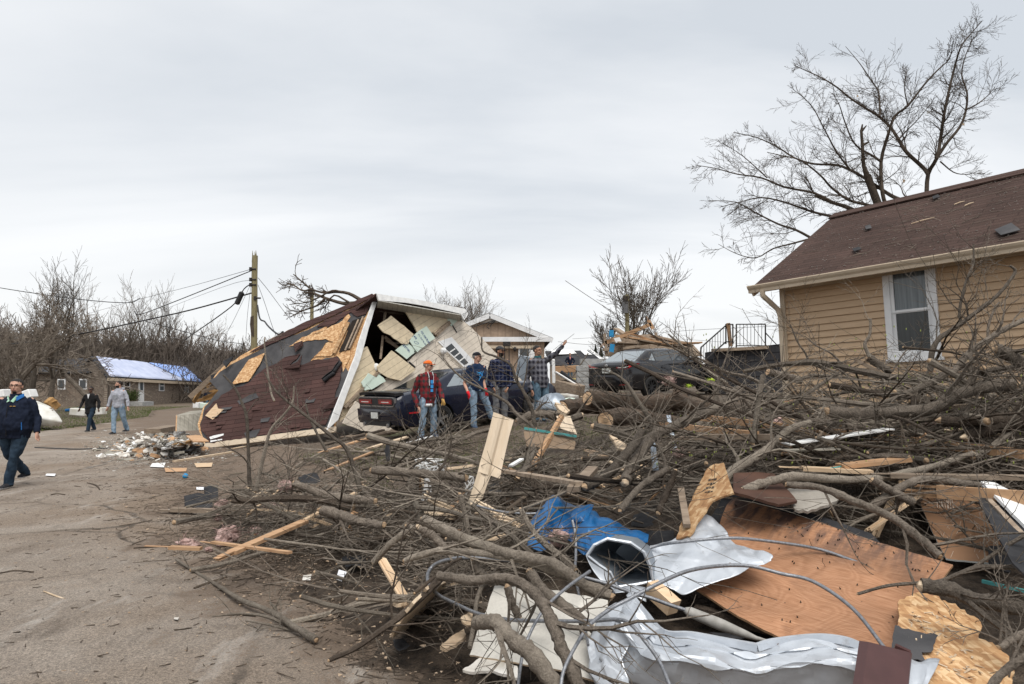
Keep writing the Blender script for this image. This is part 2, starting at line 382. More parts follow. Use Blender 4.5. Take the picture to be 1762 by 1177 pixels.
def osb(name, k=1.0):
    t = NT(name); v = t.co('UV', (1, 1, 1)); d = t.n('ShaderNodeTexNoise', {'Vector': v, 'Scale': 6.0, 'Detail': 2}).outputs['Color']
    vv = t.mix(.012, v, d)
    v1 = t.n('ShaderNodeTexVoronoi', {'Vector': t.n('ShaderNodeMapping', {'Vector': vv, 'Scale': (13, 44, 1), 'Rotation': (0, 0, .5)}).outputs[0], 'Scale': 1.0}).outputs['Color']
    v2 = t.n('ShaderNodeTexVoronoi', {'Vector': t.n('ShaderNodeMapping', {'Vector': vv, 'Scale': (40, 15, 1), 'Rotation': (0, 0, .9)}).outputs[0], 'Scale': 1.0}).outputs['Color']
    s1 = t.n('ShaderNodeSeparateColor', {0: v1}).outputs[0]; s2 = t.n('ShaderNodeSeparateColor', {0: v2}).outputs[1]
    f = t.math('ADD', t.math('MULTIPLY', s1, .55), t.math('MULTIPLY', s2, .45))
    c = t.ramp(f, [(.1, (.32 * k, .165 * k, .075 * k)), (.4, (.43 * k, .24 * k, .11 * k)), (.6, (.52 * k, .32 * k, .16 * k)), (.9, (.68 * k, .48 * k, .28 * k))])
    t.col(c).rough(.8); t.bump(f, .0008); return t.m
M_osb = osb('osb'); M_osbd = osb('osb_old', .72)
def plywood():
    t = NT('plywood'); v = t.co('UV'); wv = t.n('ShaderNodeTexNoise', {'Vector': t.co('UV', (1.1, 1.6, 1)), 'Scale': 1.5, 'Detail': 2, 'Distortion': .6}).outputs['Fac']
    rings = t.math('SINE', t.math('MULTIPLY', wv, 150.0)); fine = t.noise(t.co('UV', (2.5, 45, 1)), 3, 5)
    c = t.ramp(t.math('ADD', t.math('MULTIPLY', rings, .06), fine), [(.3, (.27, .128, .062)), (.55, (.375, .192, .104)), (.8, (.46, .258, .15))])
    big = t.noise(v, 2.5, 4); c = t.mix(1, c, t.ramp(big, [(.3, (.82,) * 3), (.7, (1.1,) * 3)]), 'MULTIPLY')
    kn = t.n('ShaderNodeTexVoronoi', {'Vector': v, 'Scale': 11.0, 'Randomness': 1.0}).outputs['Distance']; c = t.mix(t.ramp(kn, [(.03, (.9,) * 3), (.085, (0.,) * 3)]), c, (.06, .03, .02))
    sm = t.noise(t.co('UV', (5, 1.1, 1), loc=(3, 1, 0)), 2.4, 6, .65); sepv = t.n('ShaderNodeSeparateXYZ', {0: v}).outputs[1]
    c = t.mix(t.ramp(t.noise(v, 4.5, 6, .7), [(.56, (0.,) * 3), (.68, (.35,) * 3)]), c, (.17, .085, .05)); c = t.mix(t.math('MULTIPLY', t.ramp(sm, [(.42, (0.,) * 3), (.58, (.9,) * 3)]), t.ramp(sepv, [(.6, (0.,) * 3), (1.15, (1.,) * 3)])), c, (.07, .045, .04))
    t.col(c).rough(.7); t.bump(t.math('ADD', fine, t.math('MULTIPLY', rings, .1)), .002); return t.m
M_ply = plywood()
def boards(name, c, spacing, lw=.05, dirt=.25, line=.25, axis=1, rough=.6, off=0.0):
    """painted boards with grooves every `spacing` metres along a UV axis"""
    t = NT(name); v = t.co('UV'); sp = t.n('ShaderNodeSeparateXYZ', {0: v}).outputs[axis]
    fr = t.math('FRACT', t.math('ADD', t.math('DIVIDE', sp, spacing), off)); g = t.math('LESS_THAN', fr, lw)
    n = t.noise(t.co('UV', (2, 2, 1)), 2.5, 6, .65); f = t.noise(t.co('UV'), 60, 4, .7)
    cc = t.ramp(n, [(.3, tuple(q * (1 - dirt) for q in c)), (.65, c)]); cc = t.mix(1, cc, t.ramp(f, [(.3, (.9,) * 3), (.7, (1.06,) * 3)]), 'MULTIPLY')
    cc = t.mix(t.math('MULTIPLY', g, 1 - line), cc, tuple(q * .35 for q in c)); t.col(cc).rough(rough)
    t.bump(t.math('ADD', t.math('SUBTRACT', 1.0, g), t.math('MULTIPLY', f, .08)), .008, .8); return t.m
M_cream = boards('cream_panel', (.70, .585, .41), .205, .045)
M_creamw = boards('cream_siding', (.70, .62, .52), .165, .06)
M_whiteboard = boards('white_panel', (.60, .575, .52), .17, .03, .18)
M_t111 = boards('tan_panel', (.46, .335, .24), .40, .06, axis=0)
M_vinyl = pm('vinyl_tan', (.46, .322, .20), (.53, .38, .245), 2, .55, .0008, 90, (1, 1, 8))
M_vinylb = pm('vinyl_beige', (.53, .43, .315), (.62, .51, .385), 2, .55, .001, 60, (6, 1, 1))
M_vinylbr = pm('vinyl_back', (.20, .135, .085), (.30, .215, .14), 3, .6, .002, 40)
M_trim = pm('white_trim', (.62, .63, .64), (.77, .77, .77), 3, .5, .001, 50)
M_gutter = pm('beige_gutter', (.47, .385, .285), (.56, .465, .35), 4, .45)
M_metal = pm('white_metal', (.40, .43, .47), (.53, .56, .60), 2.5, .36, .004, 18, spec=.6)
def metal_(c1, c2):
    t = NT('white_metal_sheet'); v = t.co('Object'); n = t.noise(v, 2.5, 5); d = t.noise(v, 9, 7, .7); sp = t.noise(v, 34, 4, .6); ax = t.noise(t.co('Object', (1, 1, 14)), 6, 4)
    c = t.mix(t.ramp(d, [(.60, (0.,) * 3), (.72, (.6,) * 3)]), t.ramp(n, [(.3, c1), (.7, c2)]), (.24, .21, .18)); c = t.mix(t.ramp(sp, [(.70, (0.,) * 3), (.76, (.8,) * 3)]), c, (.15, .09, .06)); c = t.mix(t.ramp(ax, [(.64, (0.,) * 3), (.70, (.35,) * 3)]), c, (.25, .26, .27))
    t.col(c).rough(t.ramp(d, [(.3, (.26,) * 3), (.7, (.5,) * 3)])); t.b.inputs['Metallic'].default_value = .35; t.b.inputs['Specular IOR Level'].default_value = .6
    w = t.mix(.12, v, t.n('ShaderNodeTexNoise', {'Vector': v, 'Scale': 5.0}).outputs['Color']); vo = t.n('ShaderNodeTexVoronoi', {'Vector': w, 'Scale': 7.0}).outputs['Distance']; vo2 = t.n('ShaderNodeTexVoronoi', {'Vector': w, 'Scale': 19.0}).outputs['Distance']
    t.bump(t.math('ADD', vo, t.math('MULTIPLY', vo2, .3)), .02, .4); return t.m
M_metal = metal_((.42, .45, .49), (.56, .59, .63))
M_galv = pm('galvanised', (.20, .23, .27), (.33, .37, .41), 3, .42, .002, 12, metal=.6)
M_brownmetal = pm('brown_metal', (.05, .018, .017), (.075, .03, .028), 6, .45, spec=.5)
M_teal = pm('teal_edge', (.06, .27, .27), (.1, .36, .35), 8, .6)
M_tarp = pm('blue_tarp', (.001, .06, .18), (.003, .11, .30), 5, .4, .004, 22, spec=.5)
M_tarpl = pm('pale_blue_tarp', (.36, .41, .58), (.54, .58, .72), 1.2, .4, .03, 3)
M_tarpb = pm('bright_blue_tarp', (.20, .33, .72), (.34, .48, .84), 1.4, .4, .03, 3)
M_pink = pm('pink_insulation', (.36, .22, .19), (.62, .45, .41), 18, .98, .03, 60, detail=8)
M_foam = pm('foam_board', (.50, .60, .52), (.60, .69, .61), 3, .7)
M_ink = pm('blue_ink', (.03, .06, .17), (.06, .10, .26), 20, .8)
M_white = pm('white_scrap', (.62, .62, .62), (.8, .8, .78), 6, .7, .004, 30)
M_gyp = pm('gypsum', (.42, .38, .32), (.74, .72, .68), 5, .95, .02, 25, rnd=.35)
M_conc = pm('concrete_block', (.26, .26, .255), (.42, .42, .41), 7, .95, .006, 60)
M_steel = pm('steel_cable', (.17, .175, .19), (.32, .33, .35), 60, .42, .002, 300, metal=.65)
M_wire = pm('wire_black', (.02, .02, .022), (.04, .04, .042), 10, .6)
M_rubber = pm('rubber', (.012, .012, .013), (.028, .028, .028), 20, .85, .002, 90)
M_alloy = pm('alloy', (.45, .46, .48), (.58, .59, .6), 10, .28, metal=.9)
M_blackp = pm('black_plastic', (.012, .012, .013), (.025, .025, .027), 12, .5)
M_red = pm('red_lens', (.30, .008, .012), (.48, .02, .025), 10, .18, spec=.7)
M_redd = pm('red_lens_dark', (.10, .004, .006), (.19, .01, .012), 10, .2, spec=.6)
M_plate = pm('licence_plate', (.55, .57, .55), (.72, .74, .70), 14, .5)
M_iron = pm('black_iron', (.015, .013, .012), (.035, .03, .028), 30, .6)
M_pole = pm('treated_pole', (.15, .125, .065), (.28, .245, .14), 4, .9, .006, 40, (6, 6, .6))
def paint(name, c1, c2, dust=.05):
    t = NT(name); n = t.noise(t.co('Object'), 2.2, 7, .65); sp = t.n('ShaderNodeTexVoronoi', {'Vector': t.co('Object'), 'Scale': 16.0}).outputs['Distance']
    c = t.ramp(n, [(.3, c1), (.7, c2)]); c = t.mix(t.ramp(n, [(.45, (0.,) * 3), (.8, (dust,) * 3)]), c, (.16, .15, .14)); c = t.mix(t.ramp(sp, [(.03, (.35,) * 3), (.05, (0.,) * 3)]), c, (.2, .19, .18))
    t.col(c).rough(t.ramp(n, [(.3, (.10,) * 3), (.8, (.28,) * 3)])); t.b.inputs['Coat Weight'].default_value = .25; t.b.inputs['Coat Roughness'].default_value = .08; t.b.inputs['Specular IOR Level'].default_value = .35; return t.m
M_navy = paint('navy_paint', (.004, .006, .016), (.008, .011, .026))
M_blackcar = paint('black_paint', (.007, .007, .009), (.013, .013, .016))
def glass(name, c=(.015, .018, .02), r=.06):
    t = NT(name); t.col(c).rough(r); t.b.inputs['Specular IOR Level'].default_value = .8; return t.m
M_glass = glass('window_glass'); M_glassp = glass('pale_glass_painted_reflection', (.23, .26, .28), .08); M_glassd = glass('car_side_glass', (.05, .058, .065), .05)  # paler base colours paint reflections into car panes; headlight lenses share one
def curtain():
    t = NT('curtained_pane'); w = t.noise(t.co('UV', (9, .4, 1)), 2.2, 4); c = t.ramp(w, [(.3, (.045, .06, .07)), (.7, (.15, .175, .19))])
    t.col(c).rough(.12); t.b.inputs['Specular IOR Level'].default_value = .6; return t.m
M_curt = curtain()
def curtaind():
    t = NT('dark_pane'); w = t.noise(t.co('UV', (9, .4, 1)), 2.2, 4); c = t.ramp(w, [(.3, (.010, .013, .014)), (.7, (.032, .038, .04))])
    t.col(c).rough(.15); t.b.inputs['Specular IOR Level'].default_value = .5; return t.m
M_curtd = curtaind()
def brick():
    t = NT('brick'); v = t.co('UV'); br = t.n('ShaderNodeTexBrick', {'Vector': v, 'Color1': (.18, .125, .09, 1), 'Color2': (.07, .047, .035, 1), 'Mortar': (.26, .22, .18, 1), 'Scale': 1.0, 'Mortar Size': .02, 'Brick Width': .24, 'Row Height': .085})
    n = t.noise(t.co('UV'), 6, 5, .7); c = t.mix(t.ramp(n, [(.58, (0.,) * 3), (.64, (.9,) * 3)]), br.outputs['Color'], (.46, .40, .31)); c = t.mix(t.ramp(n, [(.34, (.8,) * 3), (.40, (0.,) * 3)]), c, (.03, .022, .018)); t.col(c).rough(.95); return t.m
M_brick = brick()
M_skin = pm('skin_light', (.42, .235, .165), (.50, .29, .21), 9, .55, spec=.35)
M_skint = pm('skin_tan', (.30, .155, .095), (.37, .20, .13), 9, .55, spec=.35)
M_skind = pm('skin_dark', (.085, .045, .03), (.125, .068, .045), 9, .5, spec=.4)
M_lip = pm('lips', (.27, .10, .085), (.32, .13, .11), 9, .5)
M_eye = pm('eyes', (.02, .014, .012), (.03, .02, .018), 9, .3)
M_hair = pm('hair_dark', (.010, .008, .007), (.025, .019, .016), 40, .7, .004, 160)
M_hairg = pm('hair_grey', (.20, .19, .18), (.34, .33, .32), 40, .8, .004, 160)
def cloth(name, c1, c2=None, scale=12, bump=.012, bs=9, **k): return pm(name, c1, c2, scale, .92, bump, bs, spec=.15, **k)
M_denim = cloth('denim', (.14, .215, .30), (.30, .39, .48), 8)
M_denimd = cloth('denim_dark', (.012, .022, .038), (.03, .05, .075), 8)
M_denimm = cloth('denim_mid', (.05, .09, .13), (.11, .17, .22), 8)
M_greytr = cloth('grey_trousers', (.10, .10, .108), (.175, .175, .18), 8)
M_navyj = cloth('navy_jacket', (.006, .009, .02), (.013, .018, .034))
M_navyt = cloth('navy_tshirt', (.008, .018, .045), (.016, .033, .075))
M_blackj = cloth('black_jacket', (.008, .008, .009), (.02, .02, .021))
M_hood = cloth('grey_hoodie', (.26, .27, .31), (.40, .41, .45))
M_green = cloth('mint_shirt', (.28, .50, .36), (.42, .62, .48)); M_collar = cloth('blue_lining', (.02, .10, .30), (.03, .14, .38))
M_wshirt = cloth('white_shirt', (.55, .56, .58), (.72, .73, .74)); M_pinks = cloth('pink_shirt', (.6, .2, .2), (.7, .3, .28))
M_cyan = cloth('cyan_print', (.03, .22, .55), (.07, .36, .70)); M_maroon = cloth('maroon_shirt', (.07, .012, .02), (.1, .02, .03)); M_tealsh = cloth('teal_shirt', (.01, .07, .085), (.02, .1, .11))
M_orange = cloth('orange_cap', (.62, .12, .02), (.75, .18, .04), bump=.003); M_capb = cloth('black_cap', (.010, .011, .013), (.025, .026, .03), bump=.003); M_capg = cloth('grey_cap', (.03, .032, .035), (.055, .055, .06), bump=.003)
M_gred = cloth('red_glove', (.50, .010, .015), (.62, .02, .03)); M_gtan = cloth('leather_glove', (.36, .21, .06), (.5, .31, .11)); M_shoe = cloth('dark_shoes', (.012, .012, .014), (.04, .04, .045)); M_shoeb = cloth('blue_shoes', (.03, .06, .12), (.12, .16, .22)); M_sole = cloth('white_sole', (.55, .55, .55), (.7, .7, .7))
def plaid(name, base, dark, lite, per=.13, lw=.10):
    t = NT(name); v = t.co('Object', rot=(0, 0, .6)); s = t.n('ShaderNodeSeparateXYZ', {0: v}); X = t.math('ADD', s.outputs[0], t.math('MULTIPLY', s.outputs[1], .8)); Z = s.outputs[2]
    fx = t.math('FRACT', t.math('DIVIDE', X, per)); fz = t.math('FRACT', t.math('DIVIDE', Z, per))
    bx = t.math('LESS_THAN', fx, .45); bz = t.math('LESS_THAN', fz, .45); c = t.mix(t.math('MULTIPLY', t.math('ADD', bx, bz), .5), base, dark)
    wob = t.math('LESS_THAN', t.math('ABSOLUTE', t.math('SUBTRACT', fx, .72)), lw / 2); woz = t.math('LESS_THAN', t.math('ABSOLUTE', t.math('SUBTRACT', fz, .72)), lw / 2)
    c = t.mix(t.math('MULTIPLY', t.math('MAXIMUM', wob, woz), .75), c, lite); t.col(c).rough(.95); t.b.inputs['Specular IOR Level'].default_value = .1
    t.bump(t.noise(t.co('Object'), 9, 4), .015); return t.m
M_plr = plaid('plaid_red', (.19, .020, .026), (.032, .038, .036), (.13, .03, .03), .12, .06)
M_pln = plaid('plaid_navy', (.012, .018, .05), (.006, .009, .026), (.15, .16, .20), .11, .08)
M_plg = plaid('plaid_grey', (.13, .13, .15), (.02, .02, .028), (.17, .17, .19), .12, .10)
M_boat = pm('boat_white', (.45, .43, .36), (.66, .66, .64), 3, .5, .004, 20)
M_yellow = pm('hi_vis', (.34, .46, .03), (.45, .58, .06), 8, .8); M_bluepl = pm('bright_blue', (.02, .2, .42), (.03, .27, .52), 8, .6)
M_orangew = pm('roof_timber', (.24, .13, .05), (.42, .25, .10), 3, .8, .003, 30, (2, 6, 6), rnd=.25)
M_bud = pm('buds', (.20, .24, .05), (.36, .40, .12), 20, .8)
M_greyw = pm('grey_boards', (.21, .195, .16), (.36, .335, .285), 3, .9, .006, 30, (1, 6, 1))
M_paper = pm('paper', (.66, .67, .7), (.82, .82, .84), 6, .8)
M_clothg = pm('grey_cloth', (.24, .22, .19), (.36, .33, .29), 5, .95, .02, 14)
# ------------------------------------------------------------------ ground, road
def gridmesh(xs, ys, zf, keep=None):
    mb = MB(); idx = {}
    for j, y in enumerate(ys):
        for i, x in enumerate(xs):
            idx[i, j] = len(mb.v); mb.v.append((x, y, zf(x, y))); mb.uv.append((x, y))
    for j in range(len(ys) - 1):
        for i in range(len(xs) - 1):
            if keep is None or keep((xs[i] + xs[i + 1]) / 2, (ys[j] + ys[j + 1]) / 2):
                mb.f.append((idx[i, j], idx[i + 1, j], idx[i + 1, j + 1], idx[i, j + 1])); mb.m.append(0)
    return mb
xs = sorted(set([-900, -500, -300, -200, -140] + list(np.arange(-100, -30, 5.0)) + list(np.arange(-30, 20, .5)) + list(np.arange(20, 60, 4.0)) + [70, 100, 160, 300, 600, 900]))
ys = sorted(set([-60, -20, -8, -2] + list(np.arange(0, 26, .5)) + list(np.arange(26, 70, 2.0)) + [75, 90, 110, 140, 200, 300, 600, 1500]))
gridmesh(xs, ys, gz).build('ground', M_ground, kind='structure', smooth=True, origin=(0, 0, 0))
def road_keep(x, y):
    n = .45 * mnoise.noise(Vector((x * .55, y * .55, 3))) + .25 * mnoise.noise(Vector((x * 1.7, y * 1.7, 3)))
    ye = min(y, 14) + max(0, min(y, 60) - 14) * .55
    s = x + 0.6 * (ye - 3.9) + 0.6 + n
    lim = 2.6 if y < 9 else 2.6 - (y - 9) * .02
    if s > lim: return False
    if y > 23:
        xl = np.interp(y, [23, 28, 38, 47, 54], [-17.5, -17.7, -20, -24.5, -26]) + n
        if y > 47.5 + n: return False
        return x > xl
    return x > -26
rx = list(np.arange(-26, 8, .25)); ry = list(np.arange(-3, 60, .25))
gridmesh(rx, ry, lambda x, y: gz(x, y) + .006, road_keep).build('road', M_road, kind='structure', smooth=True, origin=(0, 0, 0))
mb = MB(); rnd = random.Random(5); A = []; B = []
def blade(x, y, h):
    z = gz(x, y); A.append((x, y, z - .01)); B.append((x + rnd.uniform(-.05, .05), y + rnd.uniform(-.05, .05), z + h * rnd.uniform(.5, 1.2)))
for _ in range(9000):
    y = rnd.uniform(24, 56); xl = np.interp(y, [23, 28, 38, 47, 54], [-17.5, -17.7, -20, -24.5, -26]); x = xl - rnd.random() ** 1.5 * 9 - .2; blade(x, y, .06)
for _ in range(11000):
    x = rnd.uniform(-7, 4.5); y = rnd.uniform(8, 15.5)
    if not road_keep(x, y) and mnoise.noise(Vector((x * .8, y * .8, 1))) > -.15: blade(x, y, .07)
mb.segs(A, B, [.006 if b[1] < 20 else .016 for b in A], [.001] * len(A)); mb.build('grass', M_grass, kind='stuff')

# ------------------------------------------------------------------ bare trees
def grow(out, p, d, L, r, lv, rg, P):
    """limb as a wandering chain, with side shoots"""
    n = max(3, int(L / P.get('seg', .45))); n = min(n, 9); p = np.array(p, float); d = np.array(d, float) / np.linalg.norm(d); pts = [p]; rr = [r]
    for i in range(n):
        w = P.get('wob', .22); d = d + np.array([rg.gauss(0, w), rg.gauss(0, w), rg.gauss(0, w * .7) + P.get('up', .06)]); d /= np.linalg.norm(d)
        p = p + d * L / n; pts.append(p); rr.append(r * (1 - (i + 1) / n * P.get('taper', .62)))
    out[0 if lv <= P.get('tubelv', 0) else 1].append((pts, rr))
    if lv >= P['max']: return
    k = P['kids'][min(lv, len(P['kids']) - 1)]
    for j in range(k):
        t = (P.get('t0', .25) + (1 - P.get('t0', .25)) * (j + rg.random()) / k); i = min(n - 1, int(t * n)); q = pts[i] + (pts[i + 1] - pts[i]) * (t * n - i)
        dd = pts[i + 1] - pts[i]; dd /= np.linalg.norm(dd); ax = np.array([rg.gauss(0, 1), rg.gauss(0, 1), rg.gauss(0, 1)]); ax -= dd * ax.dot(dd); ax /= np.linalg.norm(ax)
        an = rg.uniform(*P.get('ang', (.45, 1.0))); nd = dd * math.cos(an) + ax * math.sin(an)
        grow(out, q, nd, L * rg.uniform(*P.get('lr', (.38, .62))) * (1.15 - .4 * t), max(P.get('rmin', .004), rr[i] * rg.uniform(.4, .62)), lv + 1, rg, P)
    if lv < P['max']: grow(out, pts[-1], d, L * .5, max(P.get('rmin', .004), rr[-1] * .9), lv + 1, rg, P)
def emit(out, mb, rmin=0, ntube=7):
    for pts, rr in out[0]: mb.tube(pts, [max(q, rmin) for q in rr], ntube, 0)
    A = []; B = []; a = []; b = []
    for pts, rr in out[1]:
        for i in range(len(pts) - 1): A.append(pts[i]); B.append(pts[i + 1]); a.append(max(rr[i], rmin)); b.append(max(rr[i + 1], rmin))
    mb.segs(A, B, a, b, 3)
def bare_tree(name, label, base, H, seed, mat=None, group=None, trunk=None, P=None, spread=1.0, forks=4):
    rg = random.Random(seed); base = np.array(base, float); mat = mat or M_barkd
    root = thing(name, label, 'tree', base, group=group)
    P = dict(dict(max=3, kids=[6, 5, 4], tubelv=1, rmin=.007, seg=.7, wob=.15, up=.08, ang=(.3, .8), lr=(.4, .62)), **(P or {}))
    tb = MB(); h0 = H * rg.uniform(.18, .3); r0 = H * .019; lean = np.array([rg.gauss(0, .05), rg.gauss(0, .05), 1]); top = base + lean * h0
    tb.tube([base - (0, 0, .3), base + (0, 0, .15), base + lean * h0 * .5, top], [r0 * 1.5, r0 * 1.15, r0, r0 * .9], 8); tb.build('trunk', mat, root, True)
    out = ([], [])
    for i in range(forks):
        a = 2 * math.pi * (i + rg.random() * .6) / forks; tl = rg.uniform(.15, .55) * spread; grow(out, top - lean * .1, (math.cos(a) * tl, math.sin(a) * tl, 1), H * rg.uniform(.5, .66), r0 * rg.uniform(.5, .72), 0, rg, P)
    cb = MB(); emit(out, cb, P['rmin'], 6); cb.build('crown', mat, root); return root
def copytree(src, loc, sc=1.0, rz=0.0, label=None):
    r = src.copy(); COL.objects.link(r); r.location = loc; r.rotation_euler = (0, 0, rz); r.scale = (sc, sc, sc)
    if label: r['label'] = label
    for ch in src.children:
        c = ch.copy(); COL.objects.link(c); c.parent = r
    return r
GT = 'bare trees standing along the left treeline'
treedefs = [
    (22, 33, 440, 1, 'tall bare tree at the left edge of the photo behind the big man in navy'),
    (88, 40, 462, 2, 'bare tree with an upright reddish crown, second from the left edge'),
    (160, 78, 478, 3, 'thin bare tree rising behind the near end of the brick house'),
    (205, 82, 500, 4, 'bare tree rising above the blue tarped roof ridge at its near end'),
    (258, 84, 492, 5, 'bare tree with wide fork behind the middle of the tarped roof'),
    (300, 88, 520, 6, 'pale slender bare tree above the far end of the tarped roof'),
    (338, 92, 532, 7, 'slim bare tree in the treeline halfway between tarped roof and pole')]
for px, D, ty, sd_, lab in treedefs:
    b = at(px, 690, D); g = gz(b[0], b[1]); H = (at(px, ty, D)[2] - g) * (.62 if px < 40 else .84)
    bare_tree('bare_tree', lab, (b[0], b[1], g), H, sd_, group=GT, P=dict(rmin=.0075 if D < 50 else .013, kids=[6, 5, 4] if D < 50 else [5, 4, 3]), mat=M_bark)
for px, D, ty, sd_, lab, sp in [
    (800, 62, 468, 21, 'rounded bare tree behind the ridge of the tan gabled house', .8), (762, 66, 486, 24, 'smaller bare tree behind the white soffit of the collapsed house', .8),
    (1092, 34, 425, 22, 'bare tree behind the lumber heap beyond the black sedan', 1.15), (1062, 38, 520, 23, 'low bushy bare tree beside the far utility pole', 1.5)]:
    b = at(px, 640, D); g = gz(b[0], b[1]); H = (at(px, ty, D)[2] - g) * (.73 if px < 1000 else .74)
    bare_tree('bare_tree', lab, (b[0], b[1], g), H, sd_, spread=sp, forks=5, P=dict(rmin=.0085, kids=[8, 6, 4]), mat=M_bark)
for px, lab in ((1025, 'left one of two small dark conifers on the horizon'), (1034, 'right one of two small dark conifers on the horizon')):
    b = at(px, 620, 90); mb = MB(); rg = random.Random(px)
    tp = at(px, 592 + (px - 1025) * .4, 90)[2]; zz = gz(b[0], b[1]); root = thing('conifer', lab, 'tree', (b[0], b[1], zz))
    tb = MB(); tb.tube([(b[0], b[1], zz), (b[0], b[1], tp)], [.15, .03], 6); tb.build('trunk', M_barkd, root)
    A = []; B = []
    for _ in range(700):
        t = rg.random(); a = rg.random() * 6.3; r = .9 * (1 - t) + .05; z = zz + (tp - zz) * (.25 + .75 * t); A.append((b[0], b[1], z)); B.append((b[0] + math.cos(a) * r, b[1] + math.sin(a) * r, z - .1 + rg.uniform(-.15, .15)))
    mb.segs(A, B, [.06] * len(A), [.02] * len(A)); mb.build('crown', pm('needles', (.012, .018, .012), (.03, .04, .022)), root)
mb = MB(); rg = random.Random(77); A = []; B = []; ra = []
wp = dict(max=3, kids=[6, 4, 3], tubelv=-1, rmin=.03, seg=1.4, wob=.2, up=.09, ang=(.3, .8), lr=(.4, .65))
protos = []
for k in range(5):
    out = ([], []); rr = random.Random(900 + k)
    for i in range(4): grow(out, (rr.uniform(-.3, .3), rr.uniform(-.3, .3), 0), (rr.gauss(0, .25), rr.gauss(0, .25), 1), rr.uniform(5, 7.5), .10, 0, rr, wp)
    a = []; b = []; r_ = []
    for pts, q in out[1]:
        for i in range(len(pts) - 1): a.append(pts[i]); b.append(pts[i + 1]); r_.append(q[i])
    protos.append((np.array(a), np.array(b), np.array(r_)))
for _ in range(330):
    px = rg.uniform(-160, 660); D = rg.uniform(80, 118); b0 = at(px, 664, D); a, b, r_ = protos[rg.randrange(5)]; s = rg.uniform(.55, 1.0) * np.interp(px, [-100, 60, 300, 450, 640], [1.05, 1.05, .92, .8, .62]); th = rg.random() * 6.3
    R = np.array([[math.cos(th), -math.sin(th), 0], [math.sin(th), math.cos(th), 0], [0, 0, 1]]) * s; o = np.array([b0[0], b0[1], gz(b0[0], b0[1]) - .2])
    A.append(a @ R.T + o); B.append(b @ R.T + o); ra.append(np.maximum(r_ * s, .028))
A = np.concatenate(A); B = np.concatenate(B); ra = np.concatenate(ra) * 1.05; mb.segs(A, B, ra, ra * .8, 3)
mb.build('woods', pm('far_twigs', (.085, .068, .056), (.17, .14, .118), .12, .95), kind='stuff')
mb = MB(); A = []; B = []
for _ in range(26000):
    px = rg.uniform(-200, 600); D = rg.uniform(66, 100); b0 = at(px, 664, D); z = gz(b0[0], b0[1]) + rg.random() ** 1.4 * 3.8; d = np.array([rg.gauss(0, .5), rg.gauss(0, .5), abs(rg.gauss(.7, .5))]); A.append((b0[0], b0[1], z)); B.append(np.array([b0[0], b0[1], z]) + d * rg.uniform(.5, 1.6))
mb.segs(A, B, [.035] * len(A), [.015] * len(A)); mb.build('undergrowth', pm('undergrowth_twigs', (.05, .04, .032), (.12, .098, .08), .2, .95), kind='stuff')
mb = MB()
for k, (px, py, D, dx_, L, lab) in enumerate([(10, 640, 36, 1.0, 3.3, 'bare tree crown toppled to the right in front of the brick house'), (150, 655, 46, -1.0, 3.2, 'bare tree crown toppled to the left beside the small square brick house window'), (60, 600, 44,   .3, 3.3, 'dense bare scrub tree standing between the big man and the brick house')]):
    b = at(px, py, D); g = gz(b[0], b[1]); rg = random.Random(40 + k); out = ([], [])
    root = thing('toppled_tree' if k < 2 else 'scrub_tree', lab, 'tree', (b[0], b[1], g)); tb = MB(); t_end = np.array([b[0] + dx_ * 1.5, b[1], b[2] + .4])
    tb.tube([(b[0] - dx_ * .8, b[1], g - .1), (b[0], b[1], (g + b[2]) / 2), t_end], [.22, .18, .13], 7); tb.build('trunk', M_bark, root)
    for i in range(8): grow(out, t_end, (dx_ * rg.uniform(.1, 1), rg.gauss(0, .5), rg.uniform(-.25, .75)), L * rg.uniform(.6, 1), .075, 0, rg, dict(max=3, kids=[6, 4, 3], tubelv=0, rmin=.010, seg=.5, wob=.25, up=0))
    cb = MB(); emit(out, cb, .013, 5); cb.build('crown', M_bark, root)

